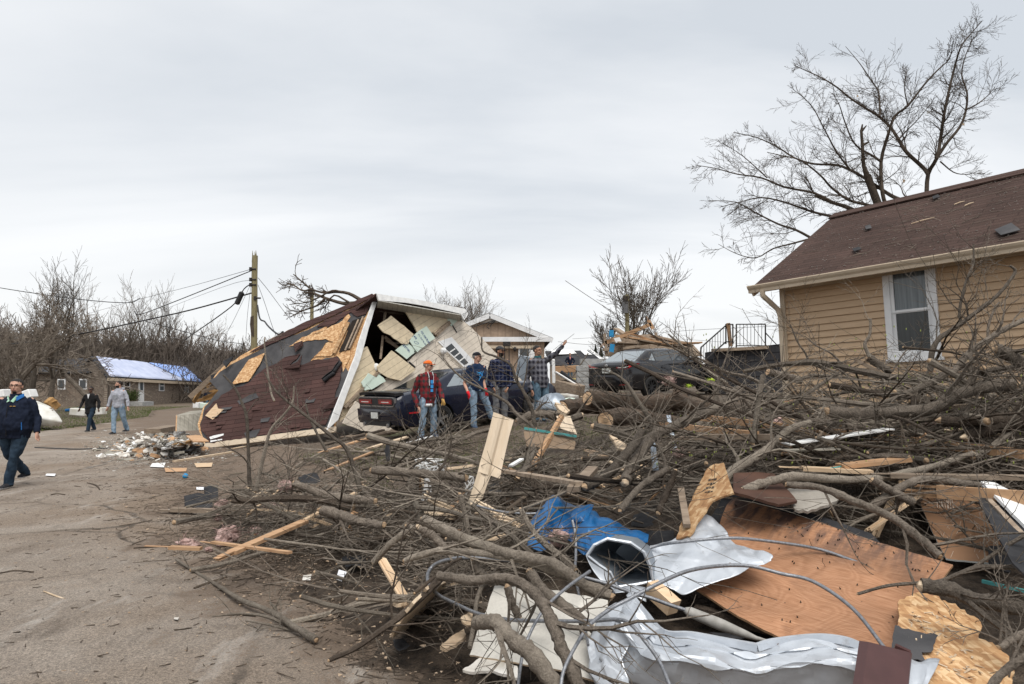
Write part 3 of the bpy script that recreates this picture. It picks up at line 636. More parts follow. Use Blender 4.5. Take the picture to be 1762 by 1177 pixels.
# ------------------------------------------------------------------ hero bare tree behind the tan house
TD = 20.0
def tp(px, py, d=0.0): return at(px, py, TD + d)
base = at(1520, 560, TD); base[2] = gz(base[0], base[1])
root = thing('bare_tree', 'large wide bare tree towering behind the roof of the tan vinyl house', 'tree', base)
tb = MB(); tb.tube([base - (0, 0, .3), base + (0, 0, .6), tp(1518, 420), tp(1512, 355), tp(1492, 302)], [.20, .15, .13, .118, .105], 10)
tb.tube([tp(1492, 302), tp(1486, 285), tp(1484, 250), tp(1482, 225), tp(1484, 214)], [.085, .055, .045, .04, .02], 7)
tb.tube([tp(1484, 250), tp(1494, 245)], [.05, .03], 6); tb.tube([tp(1482, 275), tp(1490, 273)], [.045, .03], 6); tb.tube([tp(1483, 225), tp(1491, 216)], [.045, .015], 6); tb.build('trunk', M_barkd, root, True)
limbs = [
    ([(1592, 400), (1594, 345), (1597, 300), (1612, 272), (1618, 240), (1624, 200), (1632, 160), (1642, 118), (1652, 84), (1664, 66), (1690, 36)], .085, -1),
    ([(1597, 300), (1588, 288), (1560, 262), (1546, 240), (1533, 220), (1512, 200), (1486, 184), (1462, 168), (1440, 150), (1414, 134), (1388, 122), (1366, 112)], .075, 1),
    ([(1612, 272), (1630, 245), (1652, 218), (1662, 190), (1664, 160), (1655, 130), (1660, 100), (1672, 70)], .06, .5),
    ([(1526, 360), (1518, 330), (1516, 278), (1528, 232), (1540, 200), (1562, 182), (1590, 146), (1612, 122), (1634, 100), (1640, 70)], .075, -.5),
    ([(1516, 278), (1498, 266), (1480, 256), (1466, 240), (1452, 205), (1444, 180), (1432, 160)], .045, -1),
    ([(1552, 345), (1536, 338), (1520, 328), (1496, 312), (1470, 296), (1440, 284), (1400, 282), (1368, 272), (1336, 252), (1300, 236), (1262, 228)], .075, 1.2),
    ([(1519, 360), (1490, 352), (1460, 344), (1430, 322), (1412, 302), (1378, 276), (1346, 268), (1320, 262)], .06, -1),
    ([(1480, 368), (1456, 356), (1430, 348), (1404, 338), (1404, 340)], .095, .4),
    ([(1440, 352), (1400, 332), (1350, 322), (1310, 306), (1270, 300), (1232, 290), (1196, 284)], .05, -.6),
    ([(1466, 378), (1420, 370), (1390, 362), (1350, 348), (1310, 340), (1272, 348), (1240, 356)], .055, .8),
    ([(1400, 412), (1370, 396), (1340, 386), (1300, 366), (1266, 348), (1220, 345)], .05, 0),
    ([(1390, 412), (1360, 420), (1330, 428), (1300, 444), (1266, 436), (1236, 420)], .035, .5),
    ([(1575, 347), (1556, 336), (1550, 322), (1536, 308)], .03, .4), ([(1618, 278), (1640, 296), (1660, 300), (1682, 296)], .025, .3),
    ([(1660, 190), (1680, 180), (1698, 166), (1712, 150)], .03, 0), ([(1514, 200), (1512, 160), (1500, 140), (1480, 110), (1455, 80)], .035, .6), ([(1562, 182), (1556, 150), (1560, 120)], .025, 0),
    ([(1546, 240), (1560, 225), (1580, 205), (1600, 180)], .03, 0), ([(1466, 296), (1440, 262), (1420, 225), (1395, 180), (1360, 150)], .035, -.6), ([(1320, 306), (1280, 270), (1250, 250)], .022, .5)]
cb = MB(); rg = random.Random(8); out = ([], [])
PH = dict(max=3, kids=[5, 5, 3], tubelv=-1, rmin=.0038, seg=.3, wob=.20, up=.015, ang=(.35, .95), lr=(.42, .68), t0=.15)
for L_, r0, dd in limbs:
    n = len(L_); P3 = [tp(px, py, dd * i / n + (0 if i == 0 else rg.uniform(-.15, .15))) for i, (px, py) in enumerate(L_)]; P3 = spline(P3, 3); k = len(P3); rr = [r0 * .78 * (1 - .88 * i / (k - 1)) + .003 for i in range(k)]; cb.tube(P3, rr, 7)
    ln = sum(np.linalg.norm(P3[i + 1] - P3[i]) for i in range(k - 1))
    for j in range(int(ln * 5.2)):
        t = rg.uniform(.12, 1); i = min(k - 2, int(t * (k - 1))); d = P3[i + 1] - P3[i]; d /= np.linalg.norm(d); ax = np.array([rg.gauss(0, 1), rg.gauss(0, .8), rg.gauss(0, 1)]); ax -= d * ax.dot(d); ax /= np.linalg.norm(ax); an = rg.uniform(.3, 1.0)
        grow(out, P3[i], d * math.cos(an) + ax * math.sin(an), rg.uniform(.4, 1.2) * (.5 + .5 * (1 - t)), max(.008, rr[i] * rg.uniform(.3, .5)), 1, rg, PH)
emit(out, cb, .0038, 5); cb.build('crown', M_barkd, root)
for px, py, w, lab, m in [(1476, 165, 5, 'tan shred of insulation caught in the upper left fork of the big bare tree', M_splint), (1598, 193, 9, 'white plastic strip caught high in the big bare tree', M_white), (1657, 214, 6, 'tan scrap caught in the right limb of the big bare tree', M_splint), (1430, 225, 4, 'small tan scrap caught low in the left crown of the big bare tree', M_splint), (1555, 312, 6, 'tan scrap hanging just above the ridge in the big bare tree', M_splint)]:
    mb = MB(); c = tp(px, py); rg2 = random.Random(px); s_ = w * TD / F
    for k in range(4): mb.plate([c + np.array([rg2.uniform(-.5, .5), rg2.uniform(-.3, .3), rg2.uniform(-.5, .5)]) * s_ for _ in range(4)], (0, -.8, .6), .01)
    mb.build('scrap', m, label=lab, cat='scrap')

# ------------------------------------------------------------------ brick house with tarped roof
def V3(*a): return np.array(a, float)
c0 = at(186, 645, 55); c1 = at(346, 655, 73); gz0 = at(186, 697, 55)[2]; gz1 = at(346, 694, 73)[2]
r0 = at(160, 613, 57.2); r1 = at(322, 632, 75.5)
bh = thing('brick_house', 'low brown brick house with blue and white tarps over its roof', 'house', (c0[0], c0[1], gz0))
fw = c1 - c0; FL = np.linalg.norm(fw); b0 = V3(2 * r0[0] - c0[0], 2 * r0[1] - c0[1], c0[2]); b1 = V3(2 * r1[0] - c1[0], 2 * r1[1] - c1[1], c1[2])
def wallq(mb, a, b, za, zb, m=0, th=.2, n=None):
    """wall quad from eave points a,b down to za,zb with UV in metres"""
    L = np.linalg.norm(b - a); n = np.array(n, float)
    mb.plate([a, b, V3(b[0], b[1], zb), V3(a[0], a[1], za)], n, th, m, [(0, a[2] - za), (L, b[2] - zb), (L, 0), (0, 0)])
nfr = np.cross(fw / FL, (0, 0, 1)); nfr = nfr if nfr[0] > 0 else -nfr
mb = MB(); wallq(mb, c0, c1, gz0 - .3, gz1 - .3, 0, .25, nfr); mb.build('front_wall', M_brick, bh)
mb = MB(); L = np.linalg.norm(b0 - c0); mb.plate([c0, r0 - (0, 0, .12), b0, V3(b0[0], b0[1], gz0 - .3), V3(c0[0], c0[1], gz0 - .3)], -fw / FL, .25, 0, [(0, 2.6), (L / 2, 4), (L, 2.6), (L, 0), (0, 0)]); mb.build('gable_wall', M_brick, bh)
w0 = at(62, 640, 56.5); w1 = V3(*(b0 * .5 + c0 * .5)); w1[2] = w0[2]; mb = MB(); wallq(mb, w0, V3(w1[0], w1[1], w0[2]), gz0 - .3, gz0 - .3, 0, .3, (0.2, -1, 0)); mb.build('wing_wall', M_brick, bh)
mb = MB(); mb.plate([w0 + V3(-.4, -.5, -.05), V3(w1[0], w1[1] - .5, w0[2] - .05), V3(w1[0], w1[1] + 4, w0[2] + 1.3), w0 + V3(-.4, 4, 1.3)], (0, -.3, 1), .12, 0, [(0, 0), (6, 0), (6, 4), (0, 4)]); mb.build('wing_roof', M_shd, bh)
rn = np.cross(fw, r0 - c0); rn /= np.linalg.norm(rn); rn = rn if rn[2] > 0 else -rn
ov = (c0 - r0) * .12; ex = fw / FL * .35; mb = MB(); mb.plate([c0 + ov - ex, c1 + ov + ex, r1 + ex, r0 - ex], rn, .14, 0, [(0, 0), (18, 0), (18, 3), (0, 3)])
mb.plate([b0 - ex, b1 + ex, r1 + ex, r0 - ex], (rn * (-1, -1, 1)), .14, 0, [(0, 0), (18, 0), (18, 3), (0, 3)]); mb.build('roof', M_shd, bh)
mb = MB(); mb.beam(c0 + ov - ex - (0, 0, .16), c1 + ov + ex - (0, 0, .16), .05, .24); mb.build('fascia', M_gutter, bh)
def on_roof(s, t, off=.03): return c0 + ov + (fw) * s + ((r0 - c0 - ov) * (1 - s) + (r1 - c1 - ov) * s) * t + rn * off
def tarp_patch(s0, s1, s0t, s1t, nm, mat, lab):
    mb = MB(); n = 14; k = 7; top = [[on_roof((s0 + (s1 - s0) * i / n) * (1 - j / k) + (s0t + (s1t - s0t) * i / n) * j / k, .02 + .97 * j / k, .04 + .03 * random.random()) for i in range(n + 1)] for j in range(k + 1)]
    mb.rings(top, cap=False, closed=False); o = mb.build(nm, mat, label=lab, cat='tarp', smooth=True); md = o.modifiers.new('s', 'SOLIDIFY'); md.thickness = .012; return o
tarp_patch(.0, .80, .02, .50, 'roof_tarp', M_tarpl, 'pale lilac plastic sheet on the near part of the brick house roof')
tarp_patch(.805, .99, .52, .985, 'roof_tarp', M_tarpb, 'bright blue tarp on the far end of the brick house roof')
def on_front(px, py, off=.02):
    pl = Plane(c0, c1, V3(c0[0], c0[1], gz0)); return pl.hit(px, py, off), pl
def opening(px0, px1, py0, py1, nm, fm, gm, split=True):
    pl = Plane(c0, c1, V3(c0[0], c0[1], gz0)); q = [pl.hit(px0, py0, .05), pl.hit(px1, py0, .05), pl.hit(px1, py1, .05), pl.hit(px0, py1, .05)]; mb = MB(); mb.plate(q, pl.n, .08); f = mb.build(nm, fm, bh)
    c = sum(q) / 4; g = [c + (p - c) * V3(.72, .72, .84) + pl.n * .015 for p in q] if split else [c + (p - c) * V3(.5, .5, .36) + V3(0, 0, .42) + pl.n * .015 for p in q]; mb = MB(); mb.plate(g, pl.n, .01); mb.build('pane', gm, f)
    if split: mb = MB(); mb.beam((g[0] + g[3]) / 2 + pl.n * .02, (g[1] + g[2]) / 2 + pl.n * .02, .04, .07); mb.build('sash', fm, f)
opening(213, 224, 653, 678, 'window', M_trim, M_glass); opening(238.5, 248, 654, 692, 'door', M_white, M_curt, False); opening(274, 283, 655, 673, 'window', M_trim, M_curt); opening(318, 325, 657, 676, 'window', M_trim, M_curt)
for px in (105, 142):
    q = [at(px - 6, 652, 56.1), at(px + 7, 652, 56.1), at(px + 7, 670, 56.1), at(px - 6, 670, 56.1)]; mb = MB(); mb.plate(q, (0, -1, 0), .1); f = mb.build('window', M_trim, bh); c = sum(q) / 4; mb = MB(); mb.plate([c + (p - c) * .78 + V3(0, -.02, 0) for p in q], (0, -1, 0), .01); mb.build('pane', M_glass, f)
q = at(243, 694, 58.8); mb = MB(); mb.box((q[0], q[1], q[2] - .05), (1.2, 1.8, .4)); mb.build('door_step', M_conc, bh)
mb = MB(); rg = random.Random(3); A = []; B = []; c = at(224, 690, 54.5)
for _ in range(500): a = V3(c[0] + rg.gauss(0, .25), c[1] + rg.gauss(0, .25), c[2] + rg.uniform(0, .7)); A.append(a); B.append(a + V3(rg.gauss(0, .12), rg.gauss(0, .12), rg.uniform(.05, .3)))
mb.segs(A, B, [.03] * 500, [.01] * 500); mb.build('shrub', pm('shrub_green', (.03, .045, .012), (.08, .10, .03)), label='small green shrub against the brick wall left of the white door', cat='shrub')

# ------------------------------------------------------------------ tan gabled house behind the cars
GD = 38.0
ga = at(843, 540, GD); gr_ = at(951, 583, GD); gl_ = V3(2 * ga[0] - gr_[0], GD, gr_[2]); gb = 1.3
gh = thing('gabled_house', 'tan panelled house with white trimmed gable behind the dark cars', 'house', (ga[0], GD, gb))
er = gr_ - V3(.45, 0, -.18); el = gl_ + V3(.45, 0, .18)
mb = MB(); mb.plate([V3(el[0], GD + .3, gb), V3(er[0], GD + .3, gb), er + V3(0, .3, 0), ga + V3(0, .3, -.1), el + V3(0, .3, 0)], (0, -1, 0), .2, 0, [(el[0], 0), (er[0], 0), (er[0], 3), (ga[0], 5), (el[0], 3)]); mb.build('gable_wall', M_t111, gh)
mb = MB(); mb.box((er[0] - .1, GD + 5.3, (gb + er[2]) / 2), (.2, 9.8, er[2] - gb)); mb.build('side_wall', M_t111, gh)
for e, s in ((gr_, 1), (gl_, -1)):
    d = (e - ga); n = V3(-d[2], 0, d[0]); n = n / np.linalg.norm(n); n = n if n[2] > 0 else -n; mb = MB(); mb.plate([ga + n * .06, e + n * .06, e + V3(0, 10.5, 0) + n * .06, ga + V3(0, 10.5, 0) + n * .06], n, .1, 0, [(0, 0), (0, 5), (10, 5), (10, 0)]); mb.build('roof_slope', M_shd, gh)
    mb = MB(); mb.beam(ga + V3(0, -.04, -.1), e + V3(0, -.04, -.1), .06, .26, up=n); mb.build('rake_board', M_trim, gh)
mb = MB(); mb.plate([ga + V3(-.8, .07, -.5), ga + V3(.8, .07, -.5), ga + V3(0, .07, -.14)], (0, -1, 0), .05)
for i in range(5): w = .72 * (1 - i / 6); mb.beam(ga + V3(-w, .0, -.46 + i * .06), ga + V3(w, .0, -.46 + i * .06), .04, .05)
mb.build('gable_vent', pm('vent_grey', (.22, .19, .16), (.3, .26, .22)), gh)
z = at(890, 584, GD)[2]; mb = MB(); mb.beam((el[0], GD + .0, z), (er[0] + .3, GD + .0, z), .2, .26); mb.build('porch_beam', M_trim, gh)
z2 = at(890, 597, GD)[2]; mb = MB(); mb.beam((el[0], GD + .05, z2), (er[0] - .3, GD + .05, z2), .12, .16); mb.build('trim_board', M_gutter, gh)
q = [at(892, 597, GD + .08), at(913, 597, GD + .08), at(913, 622, GD + .08), at(892, 622, GD + .08)]; mb = MB(); mb.plate(q, (0, -1, 0), .1); f = mb.build('window', M_trim, gh); c = sum(q) / 4; mb = MB(); mb.plate([c + (p - c) * .72 + V3(0, -.02, 0) for p in q], (0, -1, 0), .01); mb.build('pane', M_glass, f)
for px in (868, 876): mb = MB(); a = at(px, 594, GD - .25); mb.beam((a[0], a[1], gb), a, .05, .05); mb.build('porch_post', M_iron, gh)
mb = MB(); a = at(872, 592, GD - .25); mb.box(a, (.42, .12, .25)); mb.build('porch_bracket', M_iron, gh)
mb = MB(); a = at(886, 601, GD - .0); mb.ell(a, (.1, .12, .14)); mb.build('wall_lamp', M_iron, gh)
mb = MB(); mb.tube(spline([at(800, 566, GD - .1), at(835, 556, GD - .1), at(852, 551, GD - .1), at(846, 558, GD - .1), at(843, 562, GD - .1)], 3), .025, 4); mb.tube(spline([at(852, 551, GD - .1), at(838, 560, GD - .15), at(842, 566, GD - .15)], 3), .022, 4); mb.build('service_cable', M_wire, gh)
a = at(948, 628, 62); b = at(1050, 632, 62); ah = at(938, 604, 66); bh2 = at(1012, 603, 66)
lh = thing('low_house', 'low house with dark stripped shingle roof behind the pointing man', 'house', (a[0], 62, gz(a[0], 62)))
mb = MB(); mb.plate([a, b, bh2, ah], (0, -.7, .7), .2, 0, [(0, 0), (6, 0), (5, 3), (0, 3)]); mb.build('roof', M_shd, lh)
pl = Plane(a, b, bh2); 
for q in ([(948, 602), (986, 602), (992, 608), (950, 610)], [(999, 603), (1009, 603), (1019, 610), (1006, 610)], [(1012, 601), (1017, 601), (1047, 622), (1040, 624)]): mb = MB(); mb.plate([pl.hit(*p, .12) for p in q], pl.n, .06); mb.build('stripped_patch', M_white, lh)
mb = MB(); mb.box(((a[0] + b[0]) / 2, 63, (a[2] + 1.5) / 2), (b[0] - a[0], 1.4, a[2] - 1.5)); mb.build('wall', M_lumberw, lh)

# ------------------------------------------------------------------ poles and wires
def pole(name, lab, px, D, ty, r, lean=0):
    b = at(px, 640, D); g = gz(b[0], b[1]); t = at(px + lean, ty, D); root = thing(name, lab, 'utility pole', (b[0], b[1], g)); mb = MB(); k = 9
    mb.tube([V3(b[0], b[1], g - .5) * (1 - i / k) + t * i / k + V3(mnoise.noise(Vector((i, px, 0))) * .02, 0, 0) for i in range(k + 1)], [r * (1.12 - .2 * i / k) for i in range(k + 1)], 12); return root, mb, t
PD = 30.0
proot, mb, ptop = pole('utility_pole', 'tall broken utility pole of green-brown timber behind the collapsed roof', 438.5, PD, 440, .135)
A = ptop; 
for k in range(7): a_ = k * .9; mb.tube([A + V3(math.cos(a_) * .08, math.sin(a_) * .08, -.3), A + V3(math.cos(a_) * .07 - .03, math.sin(a_) * .07, random.uniform(0, .25))], [.05, .008], 4)
mb.build('pole_shaft', M_pole, proot, True)
mb = MB(); mb.plate([at(431, 545, PD - .15), at(436, 543, PD - .15), at(437, 580, PD - .15), at(432, 577, PD - .15), at(430, 558, PD - .15)], (0, -1, 0), .1); mb.build('split_splinter', M_barkd, proot)
for py in (463, 481, 490, 513): mb = MB(); c = at(435 if py != 513 else 443, py, PD - .12); mb.tube([c - (.12, 0, 0), c + (.14, 0, 0)], .04, 6); mb.box(c + V3(-.1, 0, 0), (.1, .08, .16)); mb.build('bracket', M_iron, proot)
for px, D, ty, lab in [(537, 36, 497, 'thin far utility pole behind the toppled branch on the collapsed roof'), (1079, 33, 507, 'far utility pole standing among the bare trees beyond the sedan')]:
    r_, mb, t_ = pole('utility_pole', lab, px, D, ty, .1); mb.build('pole_shaft', M_pole, r_, True)
    mb = MB(); c = at(px - 3, ty + 8, D - .1); mb.box(c, (.25, .08, .3)); mb.build('bracket', M_iron, r_)
    if px > 1000: mb = MB(); c = at(px - 3, ty + 32, D - .3); mb.tube([c, c + V3(0, 0, .55)], .16, 10); mb.build('transformer', pm('transformer_grey', (.12, .12, .125), (.2, .2, .2)), r_)
def wire(pix, w, lab, mat=None, dense=4, name='overhead_wire', cat='cable', D=None):
    P3 = spline([at(a, b, d) for a, b, d in pix], dense); mb = MB(); mb.tube(P3, w, 5); return mb.build(name, mat or M_wire, label=lab, cat=cat, smooth=True)
wire([(437, 464, 30), (303, 518, 33), (241, 541, 36), (232, 536, 36)], .022, 'black wire from the pole top drooping to a jagged end over the tarped roof')
wire([(437, 503, 30), (329, 533, 32), (240, 553, 34), (146, 573, 36), (55, 588, 38), (-30, 596, 40)], .035, 'thick black cable from the pole across the treeline to the left edge')
wire([(436, 486, 30), (420, 497, 30), (405, 521, 30), (372, 547, 31), (333, 574, 33), (318, 585, 34)], .026, 'slack black cable carrying the dark splice case beside the pole')
mb = MB(); a, b = at(417, 502, 30), at(407, 524, 30); mb.tube([a + (b - a) * t for t in (0, .08, .92, 1)], [.05, .115, .115, .05], 10); mb.build('splice_case', M_blackp, smooth='auto', label='black cylindrical splice case hanging on the cable left of the pole', cat='cable fitting')
wire([(-20, 492, 40), (55, 504, 40), (146, 516, 38), (219, 521, 36), (241, 513, 36)], .022, 'black wire crossing in front of the left bare trees')
wire([(250, 553, 36), (300, 566, 40), (370, 585, 44), (420, 592, 46)], .02, 'low dark wire behind the tarped roof towards the pole')
wire([(440, 461, 30), (330, 492, 40), (240, 515, 50), (150, 540, 60)], .012, 'thin faint wire from the pole top to the left treeline')
wire([(440, 480, 30), (380, 495, 40), (250, 545, 60)], .01, 'hair thin wire below the pole top to the left')
wire([(444, 478, 30), (462, 500, 32), (488, 535, 36), (505, 556, 40)], .012, 'thin guy wire slanting right from the pole top')
wire([(444, 490, 30), (455, 520, 29), (468, 560, 28), (476, 580, 27)], .01, 'hair thin wire falling from the pole onto the red roof')
wire([(443, 525, 29.8), (447, 548, 29.4), (455, 553, 29), (462, 562, 27), (478, 575, 25), (487, 571, 24)], .035, 'kinked dark cable falling from the pole onto the red roof ridge')
wire([(432, 490, 30), (426, 540, 30), (423, 585, 30)], .008, 'hair thin wire hanging left of the pole')
wire([(430, 492, 30), (400, 555, 30), (380, 590, 31)], .008, 'hair thin stay wire leaning left under the pole')
wire([(960, 588, 45), (1030, 592, 45), (1140, 572, 45), (1350, 560, 45)], .012, 'thin wire beyond the raised hand running right')
wire([(985, 583, 60), (1060, 580, 60), (1180, 584, 60), (1330, 596, 60)], .012, 'faint distant wire above the lumber heap')
# ------------------------------------------------------------------ collapsed house
RE, RR, LE, = at(574, 737, 18.2), at(646, 509, 20.0), at(352, 766, 19.2)
RP = Plane(RE, LE, RR)
_u = (LE - RE) / np.linalg.norm(LE - RE); RP.u = _u; RP.v = np.cross(RP.n, RP.u); RP.v = RP.v if RP.v[2] > 0 else -RP.v; RP.p = RE
ch = thing('collapsed_house', 'collapsed cream house tipped on its side with torn dark red roof', 'house', (RE[0], RE[1], RE[2] - .3))
def rpoly(pix, off, th, nm, mat, amp=0, step=7, parent=ch, seed=1, **k):
    rn_ = random.Random(seed); pp = rag(pix, amp, step, rn_) if amp else pix; q = [RP.hit(*p, off) for p in pp]; mb = MB(); mb.plate(q, RP.n, th, 0, [RP.uv(x) for x in q]); return mb.build(nm, mat, parent, **k)
rpoly([(646, 505), (590, 528), (520, 557), (460, 586), (425, 606), (383, 632), (366, 652), (376, 672), (350, 700), (340, 730), (352, 766), (470, 752), (576, 738), (600, 660)], 0, .02, 'roof_deck', M_osb, 1.5, 12)
rpoly([(646, 511), (520, 571), (478, 587), (452, 599), (425, 613), (388, 634), (360, 655), (376, 672), (352, 700), (344, 730), (354, 764), (470, 751), (573, 736), (600, 640), (585, 612), (560, 616), (520, 640), (560, 590), (610, 560), (628, 545)], .014, .010, 'felt_layer', M_felt, 1.6, 9, seed=4)
for k, pix in enumerate([[(497, 596), (520, 580), (548, 571), (583, 556), (600, 540), (603, 545), (597, 553), (584, 578), (576, 604), (570, 612), (540, 614), (555, 602), (568, 594), (574, 588), (560, 583), (530, 586), (510, 592)], [(534, 574), (560, 562), (565, 560), (560, 568), (545, 576)], [(578, 611), (604, 598), (603, 610), (590, 640), (586, 620)], [(398, 662), (428, 620), (455, 608), (432, 652), (400, 661)]]):
    rpoly(pix, .034, .012, 'bare_decking', M_osb, 1.2, 6, seed=20 + k)
rpoly([(646, 509), (560, 549), (500, 577), (452, 598), (428, 608), (460, 586), (520, 556), (590, 527), (640, 505)], .05, .012, 'ridge_shingles', M_shr, .6, 8, seed=6)
rpoly([(645, 511), (604, 531), (560, 550), (545, 563), (565, 562), (604, 537), (615, 545), (630, 540)], .046, .012, 'upper_shingles', M_shr, 1.2, 6, seed=7)
rpoly([(579, 613), (566, 618), (548, 618), (530, 624), (513, 628), (496, 632), (510, 618), (517, 608), (500, 612), (482, 620), (470, 628), (455, 634), (440, 646), (430, 657), (418, 664), (400, 668), (388, 676), (368, 690), (352, 706), (345, 738), (361, 762), (470, 747), (560, 731), (571, 700), (586, 650), (589, 634), (584, 620)], .05, .014, 'lower_shingles', M_shr, 1.8, 7, seed=8)
for k, pix in enumerate([[(505, 592), (520, 586), (522, 594), (508, 606)], [(488, 634), (512, 622), (520, 610), (515, 632), (500, 636)], [(558, 690), (584, 682), (575, 702), (556, 704)]]):
    q = [RP.hit(*p, .07 + .09 * (i % 2)) for i, p in enumerate(pix)]; mb = MB(); mb.plate(q, RP.n, .012, 0, [RP.uv(x) for x in q]); mb.build('lifted_shingle', M_shr, ch)
for k, (pix, m) in enumerate([([(408, 690), (440, 676), (445, 684), (412, 696)], M_felt), ([(420, 745), (448, 738), (440, 752), (424, 755)], M_felt), ([(360, 752), (385, 746), (384, 749), (362, 756)], M_white), ([(362, 758), (382, 755), (382, 757), (362, 761)], M_white)]):
    rpoly(pix, .066, .008, 'torn_patch', m, 1, 8, seed=30 + k)
rg = random.Random(71)
for _ in range(26):
    px, py = rg.uniform(372, 570), rg.uniform(660, 742)
    if py > 748 - (px - 360) * .05 or py < 690 - (px - 372) * .3: continue
    p = RP.hit(px, py, .052); w, h = rg.uniform(.15, .45), rg.uniform(.08, .2); lift = rg.uniform(.01, .07); q = [p, p + RP.u * w + RP.v * rg.uniform(-.03, .03), p + RP.u * w * .9 - RP.v * h + RP.n * lift, p + RP.u * w * .1 - RP.v * h + RP.n * lift * rg.uniform(.2, 1)]; mb = MB(); mb.plate(q, RP.n, .008, 0, [RP.uv(x) for x in q]); mb.build('lifted_shingle', M_shr if rg.random() < .85 else M_felt, ch)
def loose(plane, pix, off, th, nm, mat, lab, cat, amp=0, step=6, me=None, mats=None, seed=3, **k):
    pp = rag(pix, amp, step, random.Random(seed)) if amp else pix; q = [plane.hit(*p, off) for p in pp]; mb = MB(); mb.plate(q, plane.n, th, 0, [plane.uv(x) for x in q], me); return mb.build(nm, mats or mat, label=lab, cat=cat, **k)
loose(RP, [(398, 662), (416, 636), (428, 619), (456, 607), (446, 628), (427, 656)], .075, .014, 'decking_sheet', M_osb, 'orange decking sheet slid askew on the left of the torn red roof', 'board', .5)
loose(RP, [(353, 715), (372, 694), (375, 703), (385, 704), (366, 722)], .10, .014, 'decking_scrap', M_lumberp, 'small pale square of decking on the lower left corner of the red roof', 'board')
for k, (a, b, r, lab) in enumerate([((556, 655), (575, 640), .075, 'curled black felt roll hanging low on the red roof near its right edge'), ((574, 640), (586, 622), .06, 'curled black felt flap just above the hanging roll on the red roof')]):
    p, q = RP.hit(*a, .12), RP.hit(*b, .10); mb = MB(); R = []; ax = (q - p); L = np.linalg.norm(ax); ax /= L; e1 = RP.n; e2 = np.cross(ax, e1)
    for i in range(7): R.append([p + ax * L * i / 6 + (e1 * math.cos(t) + e2 * math.sin(t)) * r * (.75 + .08 * t + .1 * math.sin(i + t)) for t in np.linspace(0, 5.2, 14)])
    mb.rings(R, cap=False, closed=False); o = mb.build('felt_roll', M_black, label=lab, cat='roofing felt', smooth=True); o.modifiers.new('s', 'SOLIDIFY').thickness = .012
mb = MB(); mb.plate([RP.hit(*p, .2) for p in [(383, 622), (402, 612), (396, 622), (388, 632)]], RP.n, .03); mb.build('felt_flap', M_black, ch)
rpoly([(583, 606), (606, 552), (624, 545), (603, 601)], .052, .004, 'painted_roof_hole', M_darkfill, .5, 9)  # near-black plate painted in for the shaded gap; deck stays uncut
for a, b in [((594, 603), (617, 550)), ((601, 600), (625, 545))]:
    p, q = RP.hit(*a, .075), RP.hit(*b, .075); mb = MB(); mb.beam(p, q, .045, .04, up=RP.n); mb.build('rafter', M_lumberw, ch)
rpoly([(571, 607), (597, 553), (602, 555), (577, 608)], .085, .02, 'lifted_decking', M_osbd)
mb = MB(); mb.beam(RP.hit(352, 768, .02), RP.hit(578, 739, .02), .16, .05, up=RP.n); mb.build('eave_board', M_gutter, ch)
GP = Plane(RR, RE + RP.u * 0, at(803, 537, 23.0)); GP.u = np.cross(GP.n, (0, 0, 1)); 
_a = GP.hit(850, 570); _b = GP.hit(740, 650); GP.u = (_a - _b) / np.linalg.norm(_a - _b); GP.v = np.cross(GP.n, GP.u); GP.v = GP.v if GP.v[2] > 0 else -GP.v
def gpoly(pix, off, th, nm, mat, amp=0, step=8, parent=ch, seed=2, me=None, mats=None, **k):
    pp = rag(pix, amp, step, random.Random(seed)) if amp else pix; q = [GP.hit(*p, off) for p in pp]; mb = MB(); mb.plate(q, GP.n, th, 0, [GP.uv(x) for x in q], me); return mb.build(nm, mats or mat, parent, **k)
gpoly([(644, 512), (652, 511), (634, 566), (628, 590), (617, 628), (598, 676), (582, 722), (563, 740), (577, 702), (592, 664), (612, 612), (618, 588)], .12, .05, 'rake_fascia', M_white, .5, 14)
gpoly([(648, 505), (700, 513), (760, 523), (800, 531), (806, 540), (799, 551), (793, 540), (740, 528), (700, 521), (652, 517)], .42, .05, 'rake_fascia', M_white, .3, 14)
q = [GP.hit(650, 516, .41), GP.hit(793, 541, .41), GP.hit(796, 552, .0), GP.hit(648, 528, .0)]; mb = MB(); mb.plate(q, np.cross(q[1] - q[0], q[3] - q[0]) / np.linalg.norm(np.cross(q[1] - q[0], q[3] - q[0])), .03, 0, [(0, .5), (4, .5), (4, 0), (0, 0)]); mb.build('soffit', boards('soffit_white', (.50, .48, .43), .22, .06, axis=0), ch)
q = [GP.hit(795, 541, .42), GP.hit(804, 535, .42), GP.hit(800, 549, .42), GP.hit(794, 551, .1)]; mb = MB(); mb.plate(q, GP.n, .1); mb.build('eave_return', M_trim, ch)
q = [GP.hit(646, 505, .39), GP.hit(802, 530, .39)]; back = (LE - RE) * .9; mb = MB(); mb.plate([q[0], q[1], q[1] + back * .75 + V3(0, 1.2, -1.2), q[0] + back * .92 + V3(0, 1.2, -1.5)], (.3, .2, .9), .09, 0, [(0, 0), (4, 0), (4, 5), (0, 5)]); mb.build('far_slope', M_shr, ch)
gpoly([(790, 548), (810, 562), (858, 612), (905, 662), (900, 690), (800, 720), (690, 735), (650, 745), (610, 690), (650, 668), (668, 650), (700, 632), (703, 622), (718, 606), (749, 580), (772, 556), (784, 552)], 0, .12, 'gable_siding', M_creamw, .6, 12, seed=3)
gpoly([(616, 604), (632, 596), (651, 640), (630, 680), (600, 715), (584, 726), (596, 680)], -.02, .06, 'gable_panel', M_cream, .8, 9, seed=9)
gpoly([(692, 529), (766, 539), (774, 552), (752, 572), (718, 572), (706, 550)], .02, .04, 'gable_panel', M_cream, .8, 9, seed=10)
